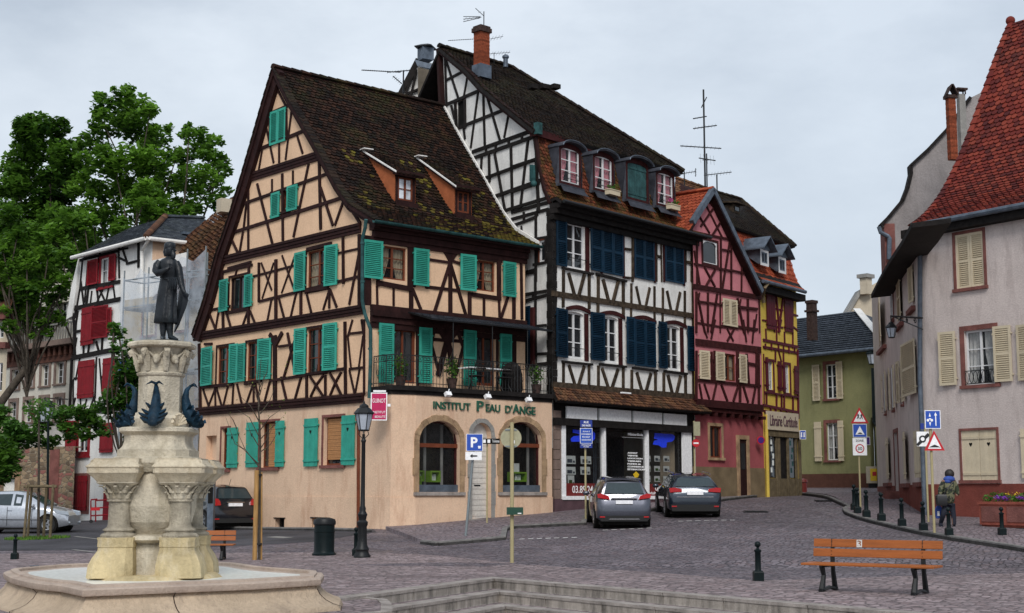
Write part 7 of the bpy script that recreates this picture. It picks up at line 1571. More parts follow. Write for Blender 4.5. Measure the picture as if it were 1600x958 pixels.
def car(name,label,spec,paint,loc,heading,sc):
 """local x forward, y left. spec: stations (x, zlow, zbelt, ztop, half width, half roof width), cab = (first, rear glass, windscreen, last)"""
 t=thing(name,label,'car',loc);t.rotation_euler=(0,0,heading);t.scale=(sc,sc,sc);OFF[t.name]=Vector((0,0,0))
 S=spec['st'];n=len(S);rings=[]
 for x,zl,zb,ztp,w_,wr in S:
  half=[(0,zl),(w_*.86,zl),(w_*.97,zl+.10),(w_,(zl+zb)*.5),(w_*.985,zb-.10),(w_*.95,zb),(wr,ztp-.06*(ztp>zb+.2)-.01),(wr*.86,ztp-.012),(0,ztp+.015)]
  rings.append([Vector((x,y,z))for y,z in half]+[Vector((x,-y,z))for y,z in half[-2:0:-1]])
 m=len(rings[0]);mb=MB();mb.bridge(rings)
 body=mb.build('body',paint,t,smooth=38)
 ub=MB();x0,x1=S[1][0]+.12,S[-2][0];ub.box(((x0+x1)/2,0,.22),(x1-x0,S[4][4]*1.75,.20));ub.build('underbody',MT['hole'],t)  # black box added low under the floor to deepen shade beneath the car
 def patch(quad,k=.9,off=.006):
  c=sum(quad,Vector((0,0,0)))/4;nn=(quad[1]-quad[0]).cross(quad[3]-quad[0]).normalized()
  if nn.dot(c-Vector((0,0,.8)))<0:nn=-nn
  return[c+(p-c)*k+nn*off for p in quad]
 r0,g0,g1,r1=spec['cab']
 for side,a,b in((1,5,6),(-1,m-5,m-6)):
  for i in range(r0,r1):
   if i in spec.get('skip',()):continue
   q=patch([rings[i][a],rings[i+1][a],rings[i+1][b],rings[i][b]],.86);w_=MB();w_.poly(q);w_.build('side_window',MT['carglass'],t)
 for i,nm in((g0,'rear_window'),(g1,'windscreen')):
  q=[rings[i][7],rings[i][m-7],rings[i+1][m-7],rings[i+1][7]];a,b=rings[i],rings[i+1]
  q=[a[6].lerp(a[7],.2),a[m-6].lerp(a[m-7],.2),b[m-6].lerp(b[m-7],.2),b[6].lerp(b[7],.2)]
  w_=MB();c=sum(q,Vector((0,0,0)))/4;nn=(q[1]-q[0]).cross(q[3]-q[0]).normalized();nn=nn if nn.x*(-1 if nm=='rear_window' else 1)>0 else-nn
  pts=[c+(p-c)*(.90 if k_ else.9)+nn*.045 for k_,p in enumerate(q)];w_.slab(pts,-nn*.04);w_.build(nm,MT['carglass'],t)
  if nm=='rear_window':rw_=(c,nn,pts)
 for wx in spec['wheels']:
  for s_ in(-1,1):
   R_=spec['wr'];yy=spec['st'][4][4]*s_;ar=MB();ar.bridge([[Vector((wx+(R_+.07)*cos(2*pi*j/20),yy*f,R_+.02+(R_+.07)*sin(2*pi*j/20)))for j in range(20)]for f in(.8,1.006)]);ar.build('wheel_arch',MT['hole'],t)
   ty=MB();pr=[(.80,R_*.6),(.80,R_*.96),(.83,R_),(.99,R_),(1.02,R_*.95),(1.02,R_*.66),(1.0,R_*.62)]
   ty.bridge([[Vector((wx+r*cos(2*pi*j/24),yy*f,R_+r*sin(2*pi*j/24)))for j in range(24)]for f,r in pr]);wl=ty.build('wheel',MT['rubber'],t,smooth=40)
   ri=MB();ri.bridge([[Vector((wx+r*cos(2*pi*j/20),yy*f,R_+r*sin(2*pi*j/20)))for j in range(20)]for f,r in((.98,R_*.64),(1.018,R_*.64),(1.01,R_*.55),(.99,R_*.54))])
   for k in range(5):a=2*pi*k/5;ri.slab([Vector((wx+rr*cos(a+e),yy*1.012,R_+rr*sin(a+e)))for rr,e in((.05,-1),(R_*.6,-.16),(R_*.6,.16),(.05,1))],(0,-.02*s_,0))
   ri.build('rim',MT['alloy'],wl)
 def yz(name,pts,m_,x0,x1,par=None):w_=MB();w_.slab([Vector((x0,y,z))for y,z in pts],(x1-x0,0,0));return w_.build(name,m_,par or t)
 spec['details'](t,yz,rings,rw_);return t
def rear_common(t,yz,xr,lights,plate,bump,chrome=None,badge=None):
 for s_ in(-1,1):yz('taillight',[(y*s_,z)for y,z in lights],MT['taillight'],xr+.10,xr-.015);yz('reflector',[(s_*y,z)for y,z in((.62,.36),(.78,.36),(.78,.40),(.62,.40))],MT['taillight'],xr+.1,xr-.05)
 y0,y1,z0,z1=plate;yz('number_plate',[(y0,z0),(y1,z0),(y1,z1),(y0,z1)],MT['plate'],xr+.06,xr-.035)
 y0,y1,z0,z1=bump;yz('lower_bumper',[(y0+.06,z0),(y1-.06,z0),(y1,z1),(y0,z1)],MT['rubber'],xr+.2,xr-.03)
 if chrome:y0,y1,z0,z1=chrome;yz('chrome_strip',[(y0,z0),(y1,z0),(y1-.03,z1),(y0+.03,z1)],MT['chrome'],xr+.1,xr-.03)
def mirrors(t,x,y,z,m):
 for s_ in(-1,1):mb=MB();mb.ball((x,s_*(y+.10),z),(.07,.12,.08),8,6);mb.build('wing_mirror',m,t,smooth=60)
def wiper(t,p0,p1):mb=MB();mb.tube([p0,p1],.012,4);mb.build('wiper',MT['rubber'],t)
def d_mpv(t,yz,rings,rw):
 rear_common(t,yz,-2.15,[(.46,.93),(.84,.98),(.86,1.10),(.74,1.12),(.50,1.04)],(-.27,.27,.79,.90),(-.80,.80,.24,.42),chrome=(-.42,.42,.95,.985))
 yz('chrome_strip',[(-.5,.30),(.5,.30),(.46,.325),(-.46,.325)],MT['chrome'],-2.1,-2.20);mb=MB();mb.lathe((0,0,0),[(.035,0),(.035,.02)],10)
 mirrors(t,.75,.88,1.0,MT['paint_grey']);c,nn,p=rw;wiper(t,Vector((-2.09,-.02,1.10)),Vector((-2.06,.34,1.13)))
 yz('roof_spoiler',[(-.60,1.545),(.60,1.545),(.56,1.585),(-.56,1.585)],MT['paint_grey'],-1.9,-1.6)
mpv=dict(st=[(-2.17,.40,.66,.70,.72,.60),(-2.13,.28,.74,.80,.82,.70),(-2.08,.24,.98,1.08,.86,.73),(-1.82,.22,1.03,1.50,.885,.60),(-1.2,.20,1.02,1.57,.893,.62),(0,.18,1.0,1.59,.893,.63),(.5,.18,.98,1.52,.893,.62),(1.25,.18,.96,1.04,.88,.68),(1.85,.2,.80,.88,.83,.60),(2.15,.3,.60,.66,.68,.5)],cab=(3,2,6,6),wheels=(-1.28,1.4),wr=.325,details=d_mpv)
def d_wagon(t,yz,rings,rw):
 rear_common(t,yz,-2.33,[(.44,.86),(.84,.84),(.86,.98),(.70,1.0),(.44,.95)],(-.27,.27,.76,.87),(-.82,.82,.22,.44));yz('boot_crease',[(-.62,.68),(.62,.68),(.6,.70),(-.6,.70)],MT['chrome'],-2.3,-2.365)
 mirrors(t,.75,.9,.95,MT['paint_blue']);wiper(t,Vector((-2.20,-.05,1.03)),Vector((-2.17,-.42,1.05)))
 for s_ in(-1,1):mb=MB();mb.tube([(-1.7,s_*.60,1.40),(-1.5,s_*.6,1.455),(.2,s_*.6,1.47),(.4,s_*.6,1.44)],.018,6);mb.build('roof_rail',MT['chrome'],t)
wagon=dict(st=[(-2.35,.40,.62,.66,.74,.60),(-2.32,.26,.74,.78,.84,.70),(-2.26,.22,.93,1.00,.88,.74),(-1.92,.20,.97,1.35,.905,.60),(-1.3,.18,.97,1.41,.91,.62),(0,.17,.95,1.43,.91,.63),(.45,.17,.94,1.38,.91,.61),(1.25,.17,.92,.98,.89,.70),(2.0,.2,.76,.82,.84,.60),(2.33,.3,.58,.62,.70,.5)],cab=(3,2,6,6),wheels=(-1.4,1.42),wr=.32,details=d_wagon)
def d_hatch(t,yz,rings,rw):
 rear_common(t,yz,-1.90,[(.56,.86),(.80,.84),(.84,.98),(.80,1.10),(.66,1.08),(.58,.98)],(-.26,.26,.82,.93),(-.78,.78,.24,.40),chrome=(-.34,.34,.95,.97));mirrors(t,.75,.84,1.0,MT['paint_black'])
 mb=MB();mb.tube([(-1.3,0,1.55),(-1.45,0,1.78)],.008,4);mb.build('roof_aerial',MT['rubber'],t)
hatch=dict(st=[(-1.92,.40,.66,.70,.70,.58),(-1.88,.28,.76,.82,.80,.68),(-1.82,.24,.98,1.06,.84,.72),(-1.52,.22,1.03,1.50,.865,.58),(-1.0,.2,1.02,1.57,.872,.6),(0,.18,1.0,1.58,.872,.61),(.45,.18,.98,1.50,.872,.6),(1.15,.18,.94,1.02,.86,.66),(1.6,.2,.80,.88,.82,.6),(1.9,.3,.60,.66,.66,.5)],cab=(3,2,6,6),wheels=(-1.15,1.25),wr=.31,details=d_hatch)
def d_super(t,yz,rings,rw):
 rear_common(t,yz,-2.0,[(.5,.8),(.8,.8),(.82,1.0),(.5,.95)],(-.26,.26,.5,.6),(-.78,.78,.24,.40));mirrors(t,.78,.82,.96,MT['paint_silver'])
 for s_ in(-1,1):
  mb=MB();mb.slab([(1.62,s_*.76,.66),(1.98,s_*.60,.62),(1.95,s_*.60,.74),(1.45,s_*.80,.82)],(.02,s_*.04,.02));mb.build('headlight',MT['headlight'],t)
  mb=MB();mb.ball((2.0,s_*.55,.36),(.04,.07,.06),8,6);mb.build('fog_light',MT['headlight'],t)
  mb=MB();mb.tube([(-1.5,s_*.868,.50),(1.05,s_*.868,.48)],.016,5);mb.build('side_moulding',MT['alloy'],t)
  for x in(.72,-.18,-1.0):mb=MB();mb.slab([(x,s_*.862,.26),(x+.012,s_*.862,.26),(x+.012,s_*.858,.94),(x,s_*.858,.94)],(0,s_*.008,0));mb.build('door_seam',MT['rubber'],t)
  mb=MB();mb.tube([(.0,s_*.87,.80),(-.16,s_*.87,.805)],.014,5);mb.build('door_handle',MT['paint_silver'],t)
supermini=dict(st=[(-2.0,.38,.66,.70,.70,.58),(-1.97,.28,.80,.86,.80,.68),(-1.88,.24,.95,1.02,.83,.70),(-1.6,.22,.98,1.38,.85,.58),(-1.0,.2,.97,1.47,.855,.6),(0,.18,.94,1.49,.855,.61),(.35,.18,.93,1.44,.855,.6),(1.15,.18,.90,.96,.85,.68),(1.65,.2,.78,.84,.80,.58),(1.98,.28,.56,.62,.66,.48)],cab=(3,2,6,6),wheels=(-1.22,1.3),wr=.30,details=d_super)
def place(Xpx,Y,hx,hy):p=gat(Xpx,Y);return p,atan2(hy,hx)
def settle(px,Y,hx,hy,L_,sc):
 p=gat(px,Y);d=Vector((hx,hy,0)).normalized();c=p+d*(L_/2*sc);zr,zf=g(p.x,p.y),g((p+d*L_*sc).x,(p+d*L_*sc).y);c.z=(zr+zf)/2;return c,atan2(hy,hx),atan2(zf-zr,L_*sc)
for nm,lab,sp,paint,px,Y,hx,hy,L_,sc in(('parked_car','grey compact people carrier seen from behind, in front of the estate agency window',mpv,MT['paint_grey'],975,39.6,-.03,1,4.3,.87),('parked_car','dark blue estate car with roof rails, parked to the right of the grey people carrier',wagon,MT['paint_blue'],1086,43.2,-.0,1,4.7,.91),('parked_car','black compact hatchback half hidden behind the fountain columns',hatch,MT['paint_black'],369,46.5,-.56,.80,3.85,.92)):
 c,hd,pitch=settle(px,Y,hx,hy,L_,sc);t=car(nm,lab,sp,paint,c,hd,sc);t.rotation_euler=(0,-pitch*.9,hd)
c=gat(25,49.5);c=Vector(((118-800)/2229*49.5-2.0*.93,49.5,g(-16,49.5)));car('parked_car','silver small car cut off by the left picture edge, behind the tree guard',supermini,MT['paint_silver'],c,-.04,.95)
def local(t):OFF[t.name]=Vector((0,0,0))
b0=thing('bollard','x','bollard',(0,0,0));mb=MB();mb.bridge([[Vector((x*k,y*k,z))for x,y in((-1,-1),(1,-1),(1,1),(-1,1))]for k,z in((.088,0),(.088,.15),(.075,.175),(.062,.185))]);mb.build('base',MT['darkgreen'],b0,smooth=25)
mb=MB();mb.lathe((0,0,0),[(.062,.18),(.055,.20),(.052,.50),(.060,.51),(.066,.53),(.066,.545),(.035,.56),(.022,.585),(.03,.60)],10);mb.build('post',MT['darkgreen'],b0,smooth=40)
mb=MB();mb.ball((0,0,.645),.056,14,10);mb.build('ball',MT['darkgreen'],b0,smooth=60)
bl=[(1185,908,0,1.0,'dark green bollard standing alone left of the bench on the square',None),(28,884,0,1.0,'dark green bollard behind the left edge of the fountain basin',None),(557.5,868,0,1.0,'dark green bollard touching the left side of the tall street lamp',None),(1483,836.5,.11,1.0,'bollard in front of the walking person','bollards along the curved kerb'),(1566,836,.11,1.0,'bollard in front of the flower planter, last on the right','bollards along the curved kerb'),(1443,829,.11,1.05,'bollard just left of the speed-hump sign pole','bollards along the curved kerb'),(1409.5,822,.11,1.1,'fourth bollard from the school-crossing sign, counting away from it','bollards along the curved kerb'),(1377.5,814,.11,1.1,'third bollard from the tip of the curved kerb','bollards along the curved kerb'),(1354,808,.11,1.12,'bollard just right of the school-crossing sign pole','bollards along the curved kerb'),(1340,802,.11,1.1,'bollard just left of the school-crossing sign pole','bollards along the curved kerb'),(1335,797,.11,1.1,'farthest bollard at the tip of the curved kerb','bollards along the curved kerb')]
for i,(px,py,h,s_,lab,gr)in enumerate(bl):
 if i<2:p=onz(px,py,0)
 elif i==2:p=gat(px,34.2)
 else:p=ghit(px,py,h)
 hh={0:61,1:29,2:39}.get(i)
 sc_=s_*p.y*43/2229/.70
 if i==0:sc_=61*p.y/2229/.70
 if i in(1,2):sc_=.97 if i==2 else.85
 if i==1:p=gat(27.5,33.5);
 sc_=min(sc_,1.06)
 if i>6:sc_=(48,46,43,43)[i-7 if i<11 else 3]*p.y/2229/.70*.92
 if i==0:b0.location=p;b0.scale=(sc_,)*3;b0['label']=lab
 else:dup(b0,p,0,lab,gr,sc_)
p=ghit(1147,774,.1);dup(b0,p,0,'small black and white bollard beside the door of the pink house',None,.8)
def lantern(t,c,s_,M=MT['iron']):
 mb=MB();c=Vector(c)
 mb.lathe(c,[(.05*s_,-.02*s_),(.17*s_,0),(.18*s_,.03*s_),(.16*s_,.04*s_)],6)
 for j in range(6):a=2*pi*j/6;mb.tube([c+V(.165*s_*cos(a),.165*s_*sin(a),.03*s_),c+V(.27*s_*cos(a),.27*s_*sin(a),.52*s_)],.014*s_,4)
 mb.lathe(c,[(.27*s_,.50*s_),(.31*s_,.52*s_),(.31*s_,.55*s_),(.20*s_,.68*s_),(.14*s_,.71*s_),(.14*s_,.76*s_),(.09*s_,.80*s_),(.03*s_,.84*s_),(.03*s_,.88*s_),(.005,.92*s_)],6)
 ln=mb.build('lantern',M,t,smooth=20);mb=MB();mb.lathe(c,[(.15*s_,.035*s_),(.255*s_,.51*s_)],6);mb.build('lamp_glass',MT['lampglass'],ln)
p=gat(567,33.6);ls=thing('street_lamp','tall black cast-iron street lamp in front of the corner of the peach house','street lamp',p);zl=lambda y:at(567,y,33.6).z-p.z;H_=zl(672)
mb=MB();mb.lathe(p,[(.20,0),(.20,.05),(.16,.10),(.15,.16),(.17,.19),(.12,.28),(.105,.45),(.10,.70),(.125,.76),(.13,.82),(.085,.87),(.10,.95),(.115,1.0),(.07,1.08),(.08,1.13),(.055,1.2),(.05,1.6),(.045,H_-.3),(.06,H_-.27),(.06,H_-.24),(.035,H_-.2),(.035,H_-.10)],14);mb.build('post',MT['iron'],ls,smooth=45)
mb=MB()
for j in range(8):a=2*pi*j/8;mb.tube([p+V(.10*cos(a),.1*sin(a),.3),p+V(.095*cos(a),.095*sin(a),.7)],.014,4)
for j in range(4):a=2*pi*j/4;mb.tube([p+V(.03*cos(a),.03*sin(a),H_-.2),p+V(.12*cos(a),.12*sin(a),H_-.10),p+V(.09*cos(a),.09*sin(a),H_+.0)],.013,4)
mb.build('ornament',MT['iron'],ls);lantern(ls,p+V(0,0,H_-.02),.78)
def bracket_lamp(name,lab,wall_pt,tip,s_,mt=MT['iron']):
 t=thing(name,lab,'lantern',wall_pt);a,b=Vector(wall_pt),Vector(tip);mb=MB();mb.tube([a,b],.03,6);d=b-a;L_=d.length
 mb.tube([a+V(0,0,-.55*s_),a+d*.35+V(0,0,-.35*s_),b-d*.05],.02,5)
 for f,r in((.22,.16),(.48,.12),(.70,.08)):c=a+d*f+V(0,0,-.17*s_);mb.tube([c+d.normalized()*(r*s_*cos(k*.8)*(1-k*.07))+V(0,0,r*s_*sin(k*.8)*(1-k*.07))for k in range(11)],.014,4)
 mb.build('bracket',mt,t);mb=MB();mb.tube([b,b-V(0,0,.15)],.02,5);mb.build('hanger',mt,t);lantern(t,b-V(0,0,.15+.88*s_),s_,mt)
bracket_lamp('wall_lantern','black wall lantern on a scrolled bracket on the grey-pink building',SF.px((1441,497),.02),at(1392,494,44.6),.62)
bracket_lamp('wall_lantern','black wall lantern on a scrolled bracket on the red-shuttered house at the left',RF.px((106,624),.02),at(70,622,59.5),1.0)
p=gat(1363,65.0,0);t=thing('wall_lantern','dark green lantern on a tall pipe-like post at the corner of the green house','street lamp',GF.px((1363,600),.45));q=GF.px((1363,568),.45);mb=MB();mb.tube([GF.px((1364,575),.45),GF.px((1366,660),.3),GF.px((1372,668),.3),GF.px((1374,766),.3)],.09,8);mb.build('post',MT['darkgreen'],t);lantern(t,q+V(0,0,-.05),.95,MT['darkgreen'])
p=gat(76,58);t=thing('street_lamp','short grey-green lamp standing among the bushes at the left','street lamp',p);q=at(75.5,652,58);mb=MB();mb.tube([p,q],.05,8);mb.build('post',MT['darkgreen'],t);lantern(t,q,.85,MT['darkgreen'])
p=gat(508,34.6);t=thing('litter_bin','dark cylindrical litter bin with domed lid beside the street lamp','litter bin',p)
mb=MB();mb.lathe(p,[(.29,0),(.29,.04),(.255,.07),(.245,.10),(.245,.55),(.255,.555),(.255,.575),(.245,.58),(.245,.72)],24);mb.build('body',MT['darkgreen'],t,smooth=40)
mb=MB();mb.lathe(p,[(.25,.72),(.275,.74),(.275,.80),(.25,.86),(.12,.90),(.01,.905)],24);mb.build('lid',MT['iron'],t,smooth=40)
bn=thing('bench','wooden slatted bench with black iron legs at the front right of the square','bench',(0,0,0))
def slat(nm,y,z,h,d,tilt=0,L_=2.1,par=bn):mb=MB();mb.box((0,y,z),(L_,d,h),M=Matrix.Rotation(tilt,3,'X'));o=mb.build(nm,MT['benchwood'],par);bv=o.modifiers.new('b','BEVEL');bv.width=.006;bv.segments=2;return o
bk=slat('backrest',.06,.735,.125,.034,-.12);bk2=slat('backrest',.03,.585,.125,.034,-.12)
slat('seat',-.10,.425,.034,.13,0,2.14);slat('seat',-.25,.423,.034,.13,0,2.14);slat('seat',-.40,.422,.034,.12,0.03,2.14)
for s_ in(-.74,.74):
 mb=MB();mb.tube([(s_,.075,.80),(s_,.05,.5),(s_,.06,.3),(s_,.12,.03)],[.028,.036,.036,.046],6);mb.tube([(s_,.02,.40),(s_,-.44,.40)],.03,6);mb.tube([(s_,-.40,.39),(s_,-.33,.25),(s_,-.42,.03)],[.046,.036,.05],6);mb.tube([(s_,.18,.02),(s_,-.12,.06),(s_,-.48,.02)],[.036,.026,.036],6);mb.build('leg',MT['iron'],bn,smooth=40)
 for z in(.735,.585):
  mb=MB()
  for dz in(-.03,.03):mb.ball((s_,.035 if z>.7 else.01,z+dz),.008,6,4)
  mb.build('bolt',MT['iron'],bn)
cu=MB();cu.box((-.28,.0405,.735),(.09,.003,.115),M=Matrix.Rotation(-.12,3,'X'));n3=cu.build('number_patch',MT['curtain_white'],bn)
TF=Face((0,.037),(1,0));text_uz('3',TF,-.31,-.25,.69,.78,MT['benchwood'],bn,.0005,.0008,'number')
bd=Vector((.82,-.57,0)).normalized();bn.location=(5.73,22.6,0);bn.rotation_euler=(0,0,atan2(bd.y,bd.x));bn.scale=(1.0,1.0,1.02)
p=gat(381,33.2);dup(bn,(p.x-1.05,p.y,p.z),.02,'wooden bench partly hidden behind the fountain, beside the staked young tree',None,.84)
def board(face_dir,c,w_,h_,m,t,nm='sign_plate',th=.03,shape='rect',n=(0,-1),border=None,bw=.03):
 f=Face((c.x,c.y),face_dir);mb=MB();
 if shape=='rect':pts=[(-w_/2,c.z-h_/2),(w_/2,c.z-h_/2),(w_/2,c.z+h_/2),(-w_/2,c.z+h_/2)];inn=[(-w_/2+bw,c.z-h_/2+bw),(w_/2-bw,c.z-h_/2+bw),(w_/2-bw,c.z+h_/2-bw),(-w_/2+bw,c.z+h_/2-bw)]
 elif shape=='disc':pts=[(w_/2*cos(2*pi*i/28),c.z+w_/2*sin(2*pi*i/28))for i in range(28)];inn=[((w_/2-bw)*cos(2*pi*i/28),c.z+(w_/2-bw)*sin(2*pi*i/28))for i in range(28)]
 else:pts=[(-w_/2,c.z-h_/2),(w_/2,c.z-h_/2),(0,c.z+h_/2)];k=bw;inn=[(-w_/2+1.9*k,c.z-h_/2+k),(w_/2-1.9*k,c.z-h_/2+k),(0,c.z+h_/2-2.1*k)]
 f.prism(mb,pts,-th,0);o=mb.build(nm,border or m,t)
 if border:mb=MB();f.prism(mb,inn,.0,.004);mb.build('sign_face',m,o)
 return f,o
def glyph(f,pts,m,par,o=.008,nm='symbol'):mb=MB();f.prism(mb,pts,.004,o);return mb.build(nm,m,par)
def pole(t,p,ztop,r,m,tilt=None):mb=MB();q=Vector((p.x,p.y,ztop))+(tilt or Vector((0,0,0)));mb.tube([p,q],r,10);return mb.build('pole',m,t,smooth=50)
def K(Y):return Y/2229
p=gat(728,38.0,.10);t=thing('parking_sign','blue parking sign with arrow plate on a leaning grey pole','traffic sign',p);topc=at(741,692,38.0);mb=MB();mb.tube([p,at(742,680,38.05)],.035,10);mb.build('pole',MT['greypole'],t,smooth=50)
rot=Matrix.Rotation(.085,4,'Y')
f,o=board((1,.06),at(741.5,691.5,37.93),25.5*K(38),27*K(38),MT['blue'],t,border=MT['white'],bw=.012);z=at(741,691.5,37.93).z
text_uz('P',f,-.10,.08,z-.13,z+.14,MT['white'],t,.005,.003,'letter_p',bold=.03);mb=MB();glyph(f,[(.10,z-.16),(.16,z-.16),(.17,z-.09),(.09,z-.09)],MT['white'],o)
f2,o2=board((1,.06),at(740,712.5,37.93),25.5*K(38),12.5*K(38),MT['white'],t,'arrow_plate');z2=at(740,712.5,37.93).z
glyph(f2,[(-.10,z2),(-.03,z2+.055),(-.03,z2+.02),(.10,z2+.015),(.10,z2-.015),(-.03,z2-.02),(-.03,z2-.055)],MT['black'],o2)
p=gat(761,42.2,.10);t=thing('direction_sign','small dark direction sign on a thin pole in front of the white roller door','traffic sign',p);pole(t,p,at(761,686,42.2).z,.025,MT['polesand'])
f,o=board((1,.06),at(767.5,689.5,42.1),27*K(42),8.5*K(42),MT['hole'],t);z=at(767,689.5,42.1).z
for k,s_ in enumerate((-.2,-.07)):glyph(f,[(s_-.04,z-.05),(s_+.04,z-.05),(s_+.04,z+.05),(s_-.04,z+.05)],MT['white'],o)
text_uz('Toilettes',f,.03,.24,z-.035,z+.045,MT['white'],t,.003,.002)
p=onz(800,883,0);Y=p.y;t=thing('round_sign','pale round traffic sign seen from the back on a sand coloured pole in the square','traffic sign',p);pole(t,p,at(800,660,Y).z,.042,MT['polesand']);c=at(798.5,684.5,Y+.06)
f,o=board((1,.05),c,33*K(Y),0,MT['signback'],t,shape='disc',th=.02)
mb=MB()
for dz in(.18,-.18):f.fbox(mb,-.13,.13,c.z+dz-.015,c.z+dz+.015,.0,.02)
mb.build('sign_clamp',MT['greypole'],t);mb=MB();f.fbox(mb,.02,.08,c.z-.12,c.z-.05,.001,.004);mb.build('sticker',MT['white'],t);mb=MB();mb.lathe(p,[(.06,0),(.06,.03)],10);mb.build('pole_foot',MT['iron'],t)
t2=thing('bag_dispenser','small dark green box fixed to the pole of the round sign','dispenser',at(803,798,Y-.08));c=at(804.5,798.5,Y-.10);mb=MB();mb.box(c,(.355,.12,.16),.05);mb.build('box',MT['greenbox'],t2);mb=MB();mb.box(c+V(-.16,-.062,0),(.03,.004,.15),.05);mb.box(c+V(.10,-.062,-.05),(.08,.004,.02),.05);mb.build('label',MT['white'],t2)
p=gat(915,42.6,.1);t=thing('street_name_sign','stack of blue street signs reading RUE DES BLES on a pole beside the grey car','street sign',p);pole(t,p,at(915,657,42.6).z,.03,MT['polesand']);Yq=42.5
f,o=board((1,.1),at(916,662,Yq),19*K(Yq),11*K(Yq),MT['navyblue'],t,'name_plate');z=at(916,662,Yq).z
text_uz('RUE',f,-.07,.07,z+.01,z+.075,MT['white'],t,.003,.002,bold=.02);text_uz('DES BLÉS',f,-.13,.13,z-.08,z-.015,MT['white'],t,.003,.002,bold=.02)
f,o=board((1,.1),at(916,681,Yq),19.5*K(Yq),24*K(Yq),MT['blue'],t,'information_plate',border=MT['white'],bw=.012);z=at(916,681,Yq).z
for k,(s_,w_)in enumerate((('ZONE À',.11),('STATIONNEMENT',.15),('PAYANT',.12),('HORODATEUR',.14))):text_uz(s_,f,-w_,w_,z+.11-k*.085,z+.155-k*.085,MT['white'],t,.006,.002,bold=.01)
f,o=board((1,.1),at(916,696.5,Yq),19.5*K(Yq),7*K(Yq),MT['navyblue'],t,'name_plate');z=at(916,696.5,Yq).z;text_uz('SYNAGOGUE',f,-.14,.14,z-.0,z+.045,MT['white'],t,.003,.002);text_uz('MUSÉE',f,-.08,.08,z-.05,z-.01,MT['white'],t,.003,.002)
p=gat(1086,50.0,.1);t=thing('no_entry_sign','red no entry sign on a pole at the left edge of the pink house','traffic sign',p);pole(t,p,at(1086,658,50).z,.03,MT['polesand']);c=at(1087.5,692.5,49.9)
f,o=board((1,.2),c,12.5*K(50),0,MT['red'],t,shape='disc',border=MT['redshut'],bw=.006);glyph(f,[(-.09,c.z-.025),(.09,c.z-.025),(.09,c.z+.025),(-.09,c.z+.025)],MT['white'],o)
c=at(1089,670,49.95);board((1,.3),c,11*K(50),22*K(50),MT['signback'],t,'back_of_plate')
c=PF.px((1189,688),.12)if 0 else YF.px((1189,688),.25);t=thing('round_wall_sign','small round blue no-parking sign with red rim between the pink and yellow houses','traffic sign',c);f,o=board((1,.2),c,13*K(55),0,MT['purple'],t,shape='disc',border=MT['red'],bw=.035)
c=YF.px((1254.5,679.5),.5);t=thing('pedestrian_sign','small blue square pedestrian sign at the right edge of the yellow bookshop','traffic sign',c);f,o=board((1,.15),c,10*K(60),13.5*K(60),MT['blue'],t,border=MT['white'],bw=.02)
for s_ in(-.06,.05):glyph(f,[(s_-.03,c.z-.1),(s_+.03,c.z-.1),(s_+.02,c.z+.04),(s_+.04,c.z+.1),(s_-.02,c.z+.1)],MT['white'],o)
mb=MB();mb.tube([c+V(-.1,.03,0),YF.pt(YW,c.z,0)],.02,5);mb.build('bracket',MT['iron'],t)
Y=46.5;p=gat(1344,Y,.11);t=thing('school_sign','stacked children crossing, speed hump and ZONE 30 signs on one sand coloured pole','traffic sign',p);pole(t,p,at(1343,642,Y).z,.03,MT['polesand'])
c=at(1343,649,Y-.08);f,o=board((1,0),c,28*K(Y),25*K(Y),MT['white'],t,shape='tri',border=MT['red'],bw=.05)
for s_,k in((-.05,1),(.06,.8)):
 glyph(f,[(s_-.02,c.z-.12),(s_+.0,c.z-.06),(s_+.03,c.z-.13),(s_+.045,c.z-.12),(s_+.02,c.z-.02),(s_+.045,c.z+.0),(s_+.02,c.z+.015*k),(s_+.015,c.z+.06*k-.01),(s_-.015,c.z+.06*k-.01),(s_-.02,c.z+.01),(s_-.05,c.z-.03),(s_-.01,c.z-.02),(s_-.05,c.z-.12)],MT['black'],o)
c=at(1343.5,673,Y-.08);f,o=board((1,0),c,22*K(Y),21*K(Y),MT['blue'],t,border=MT['white'],bw=.015);glyph(f,[(-.15,c.z-.13),(.15,c.z-.13),(0,c.z+.15)],MT['white'],o);glyph(f,[(-.09,c.z-.11),(.09,c.z-.11),(.03,c.z-.06),(-.03,c.z-.06)],MT['black'],o,.011)
c=at(1343.5,698,Y-.08);f,o=board((1,0),c,22*K(Y),27*K(Y),MT['white'],t);text_uz('ZONE',f,-.13,.13,c.z+.16,c.z+.23,MT['black'],t,.003,.002,bold=.01);f3,o3=board((1,0),c+V(0,-.006,-.06),.29,0,MT['white'],t,'speed_disc',shape='disc',border=MT['red'],bw=.035,th=.004);text_uz('30',f3,-.075,.075,c.z-.115,c.z-.005,MT['black'],t,.006,.002,bold=.015)
Y=36.4;p=ghit(1460,833,.11);Y=p.y;t=thing('hump_sign','blue cycle sign above a red-edged hump triangle on the pole beside the walking person','traffic sign',p);pole(t,p,at(1459,640,Y).z,.034,MT['polesand'])
c=at(1457.5,655.5,Y-.08);f,o=board((1,.03),c,25*K(Y),29*K(Y),MT['blue'],t,border=MT['white'],bw=.018);glyph(f,[(.06,c.z-.16),(.085,c.z-.16),(.085,c.z+.10),(.11,c.z+.10),(.072,c.z+.18),(.035,c.z+.10),(.06,c.z+.10)],MT['white'],o)
glyph(f,[(-.10,c.z+.07),(-.075,c.z+.17),(-.05,c.z+.07)],MT['white'],o);glyph(f,[(-.10,c.z-.07),(-.075,c.z-.17),(-.05,c.z-.07)],MT['white'],o)
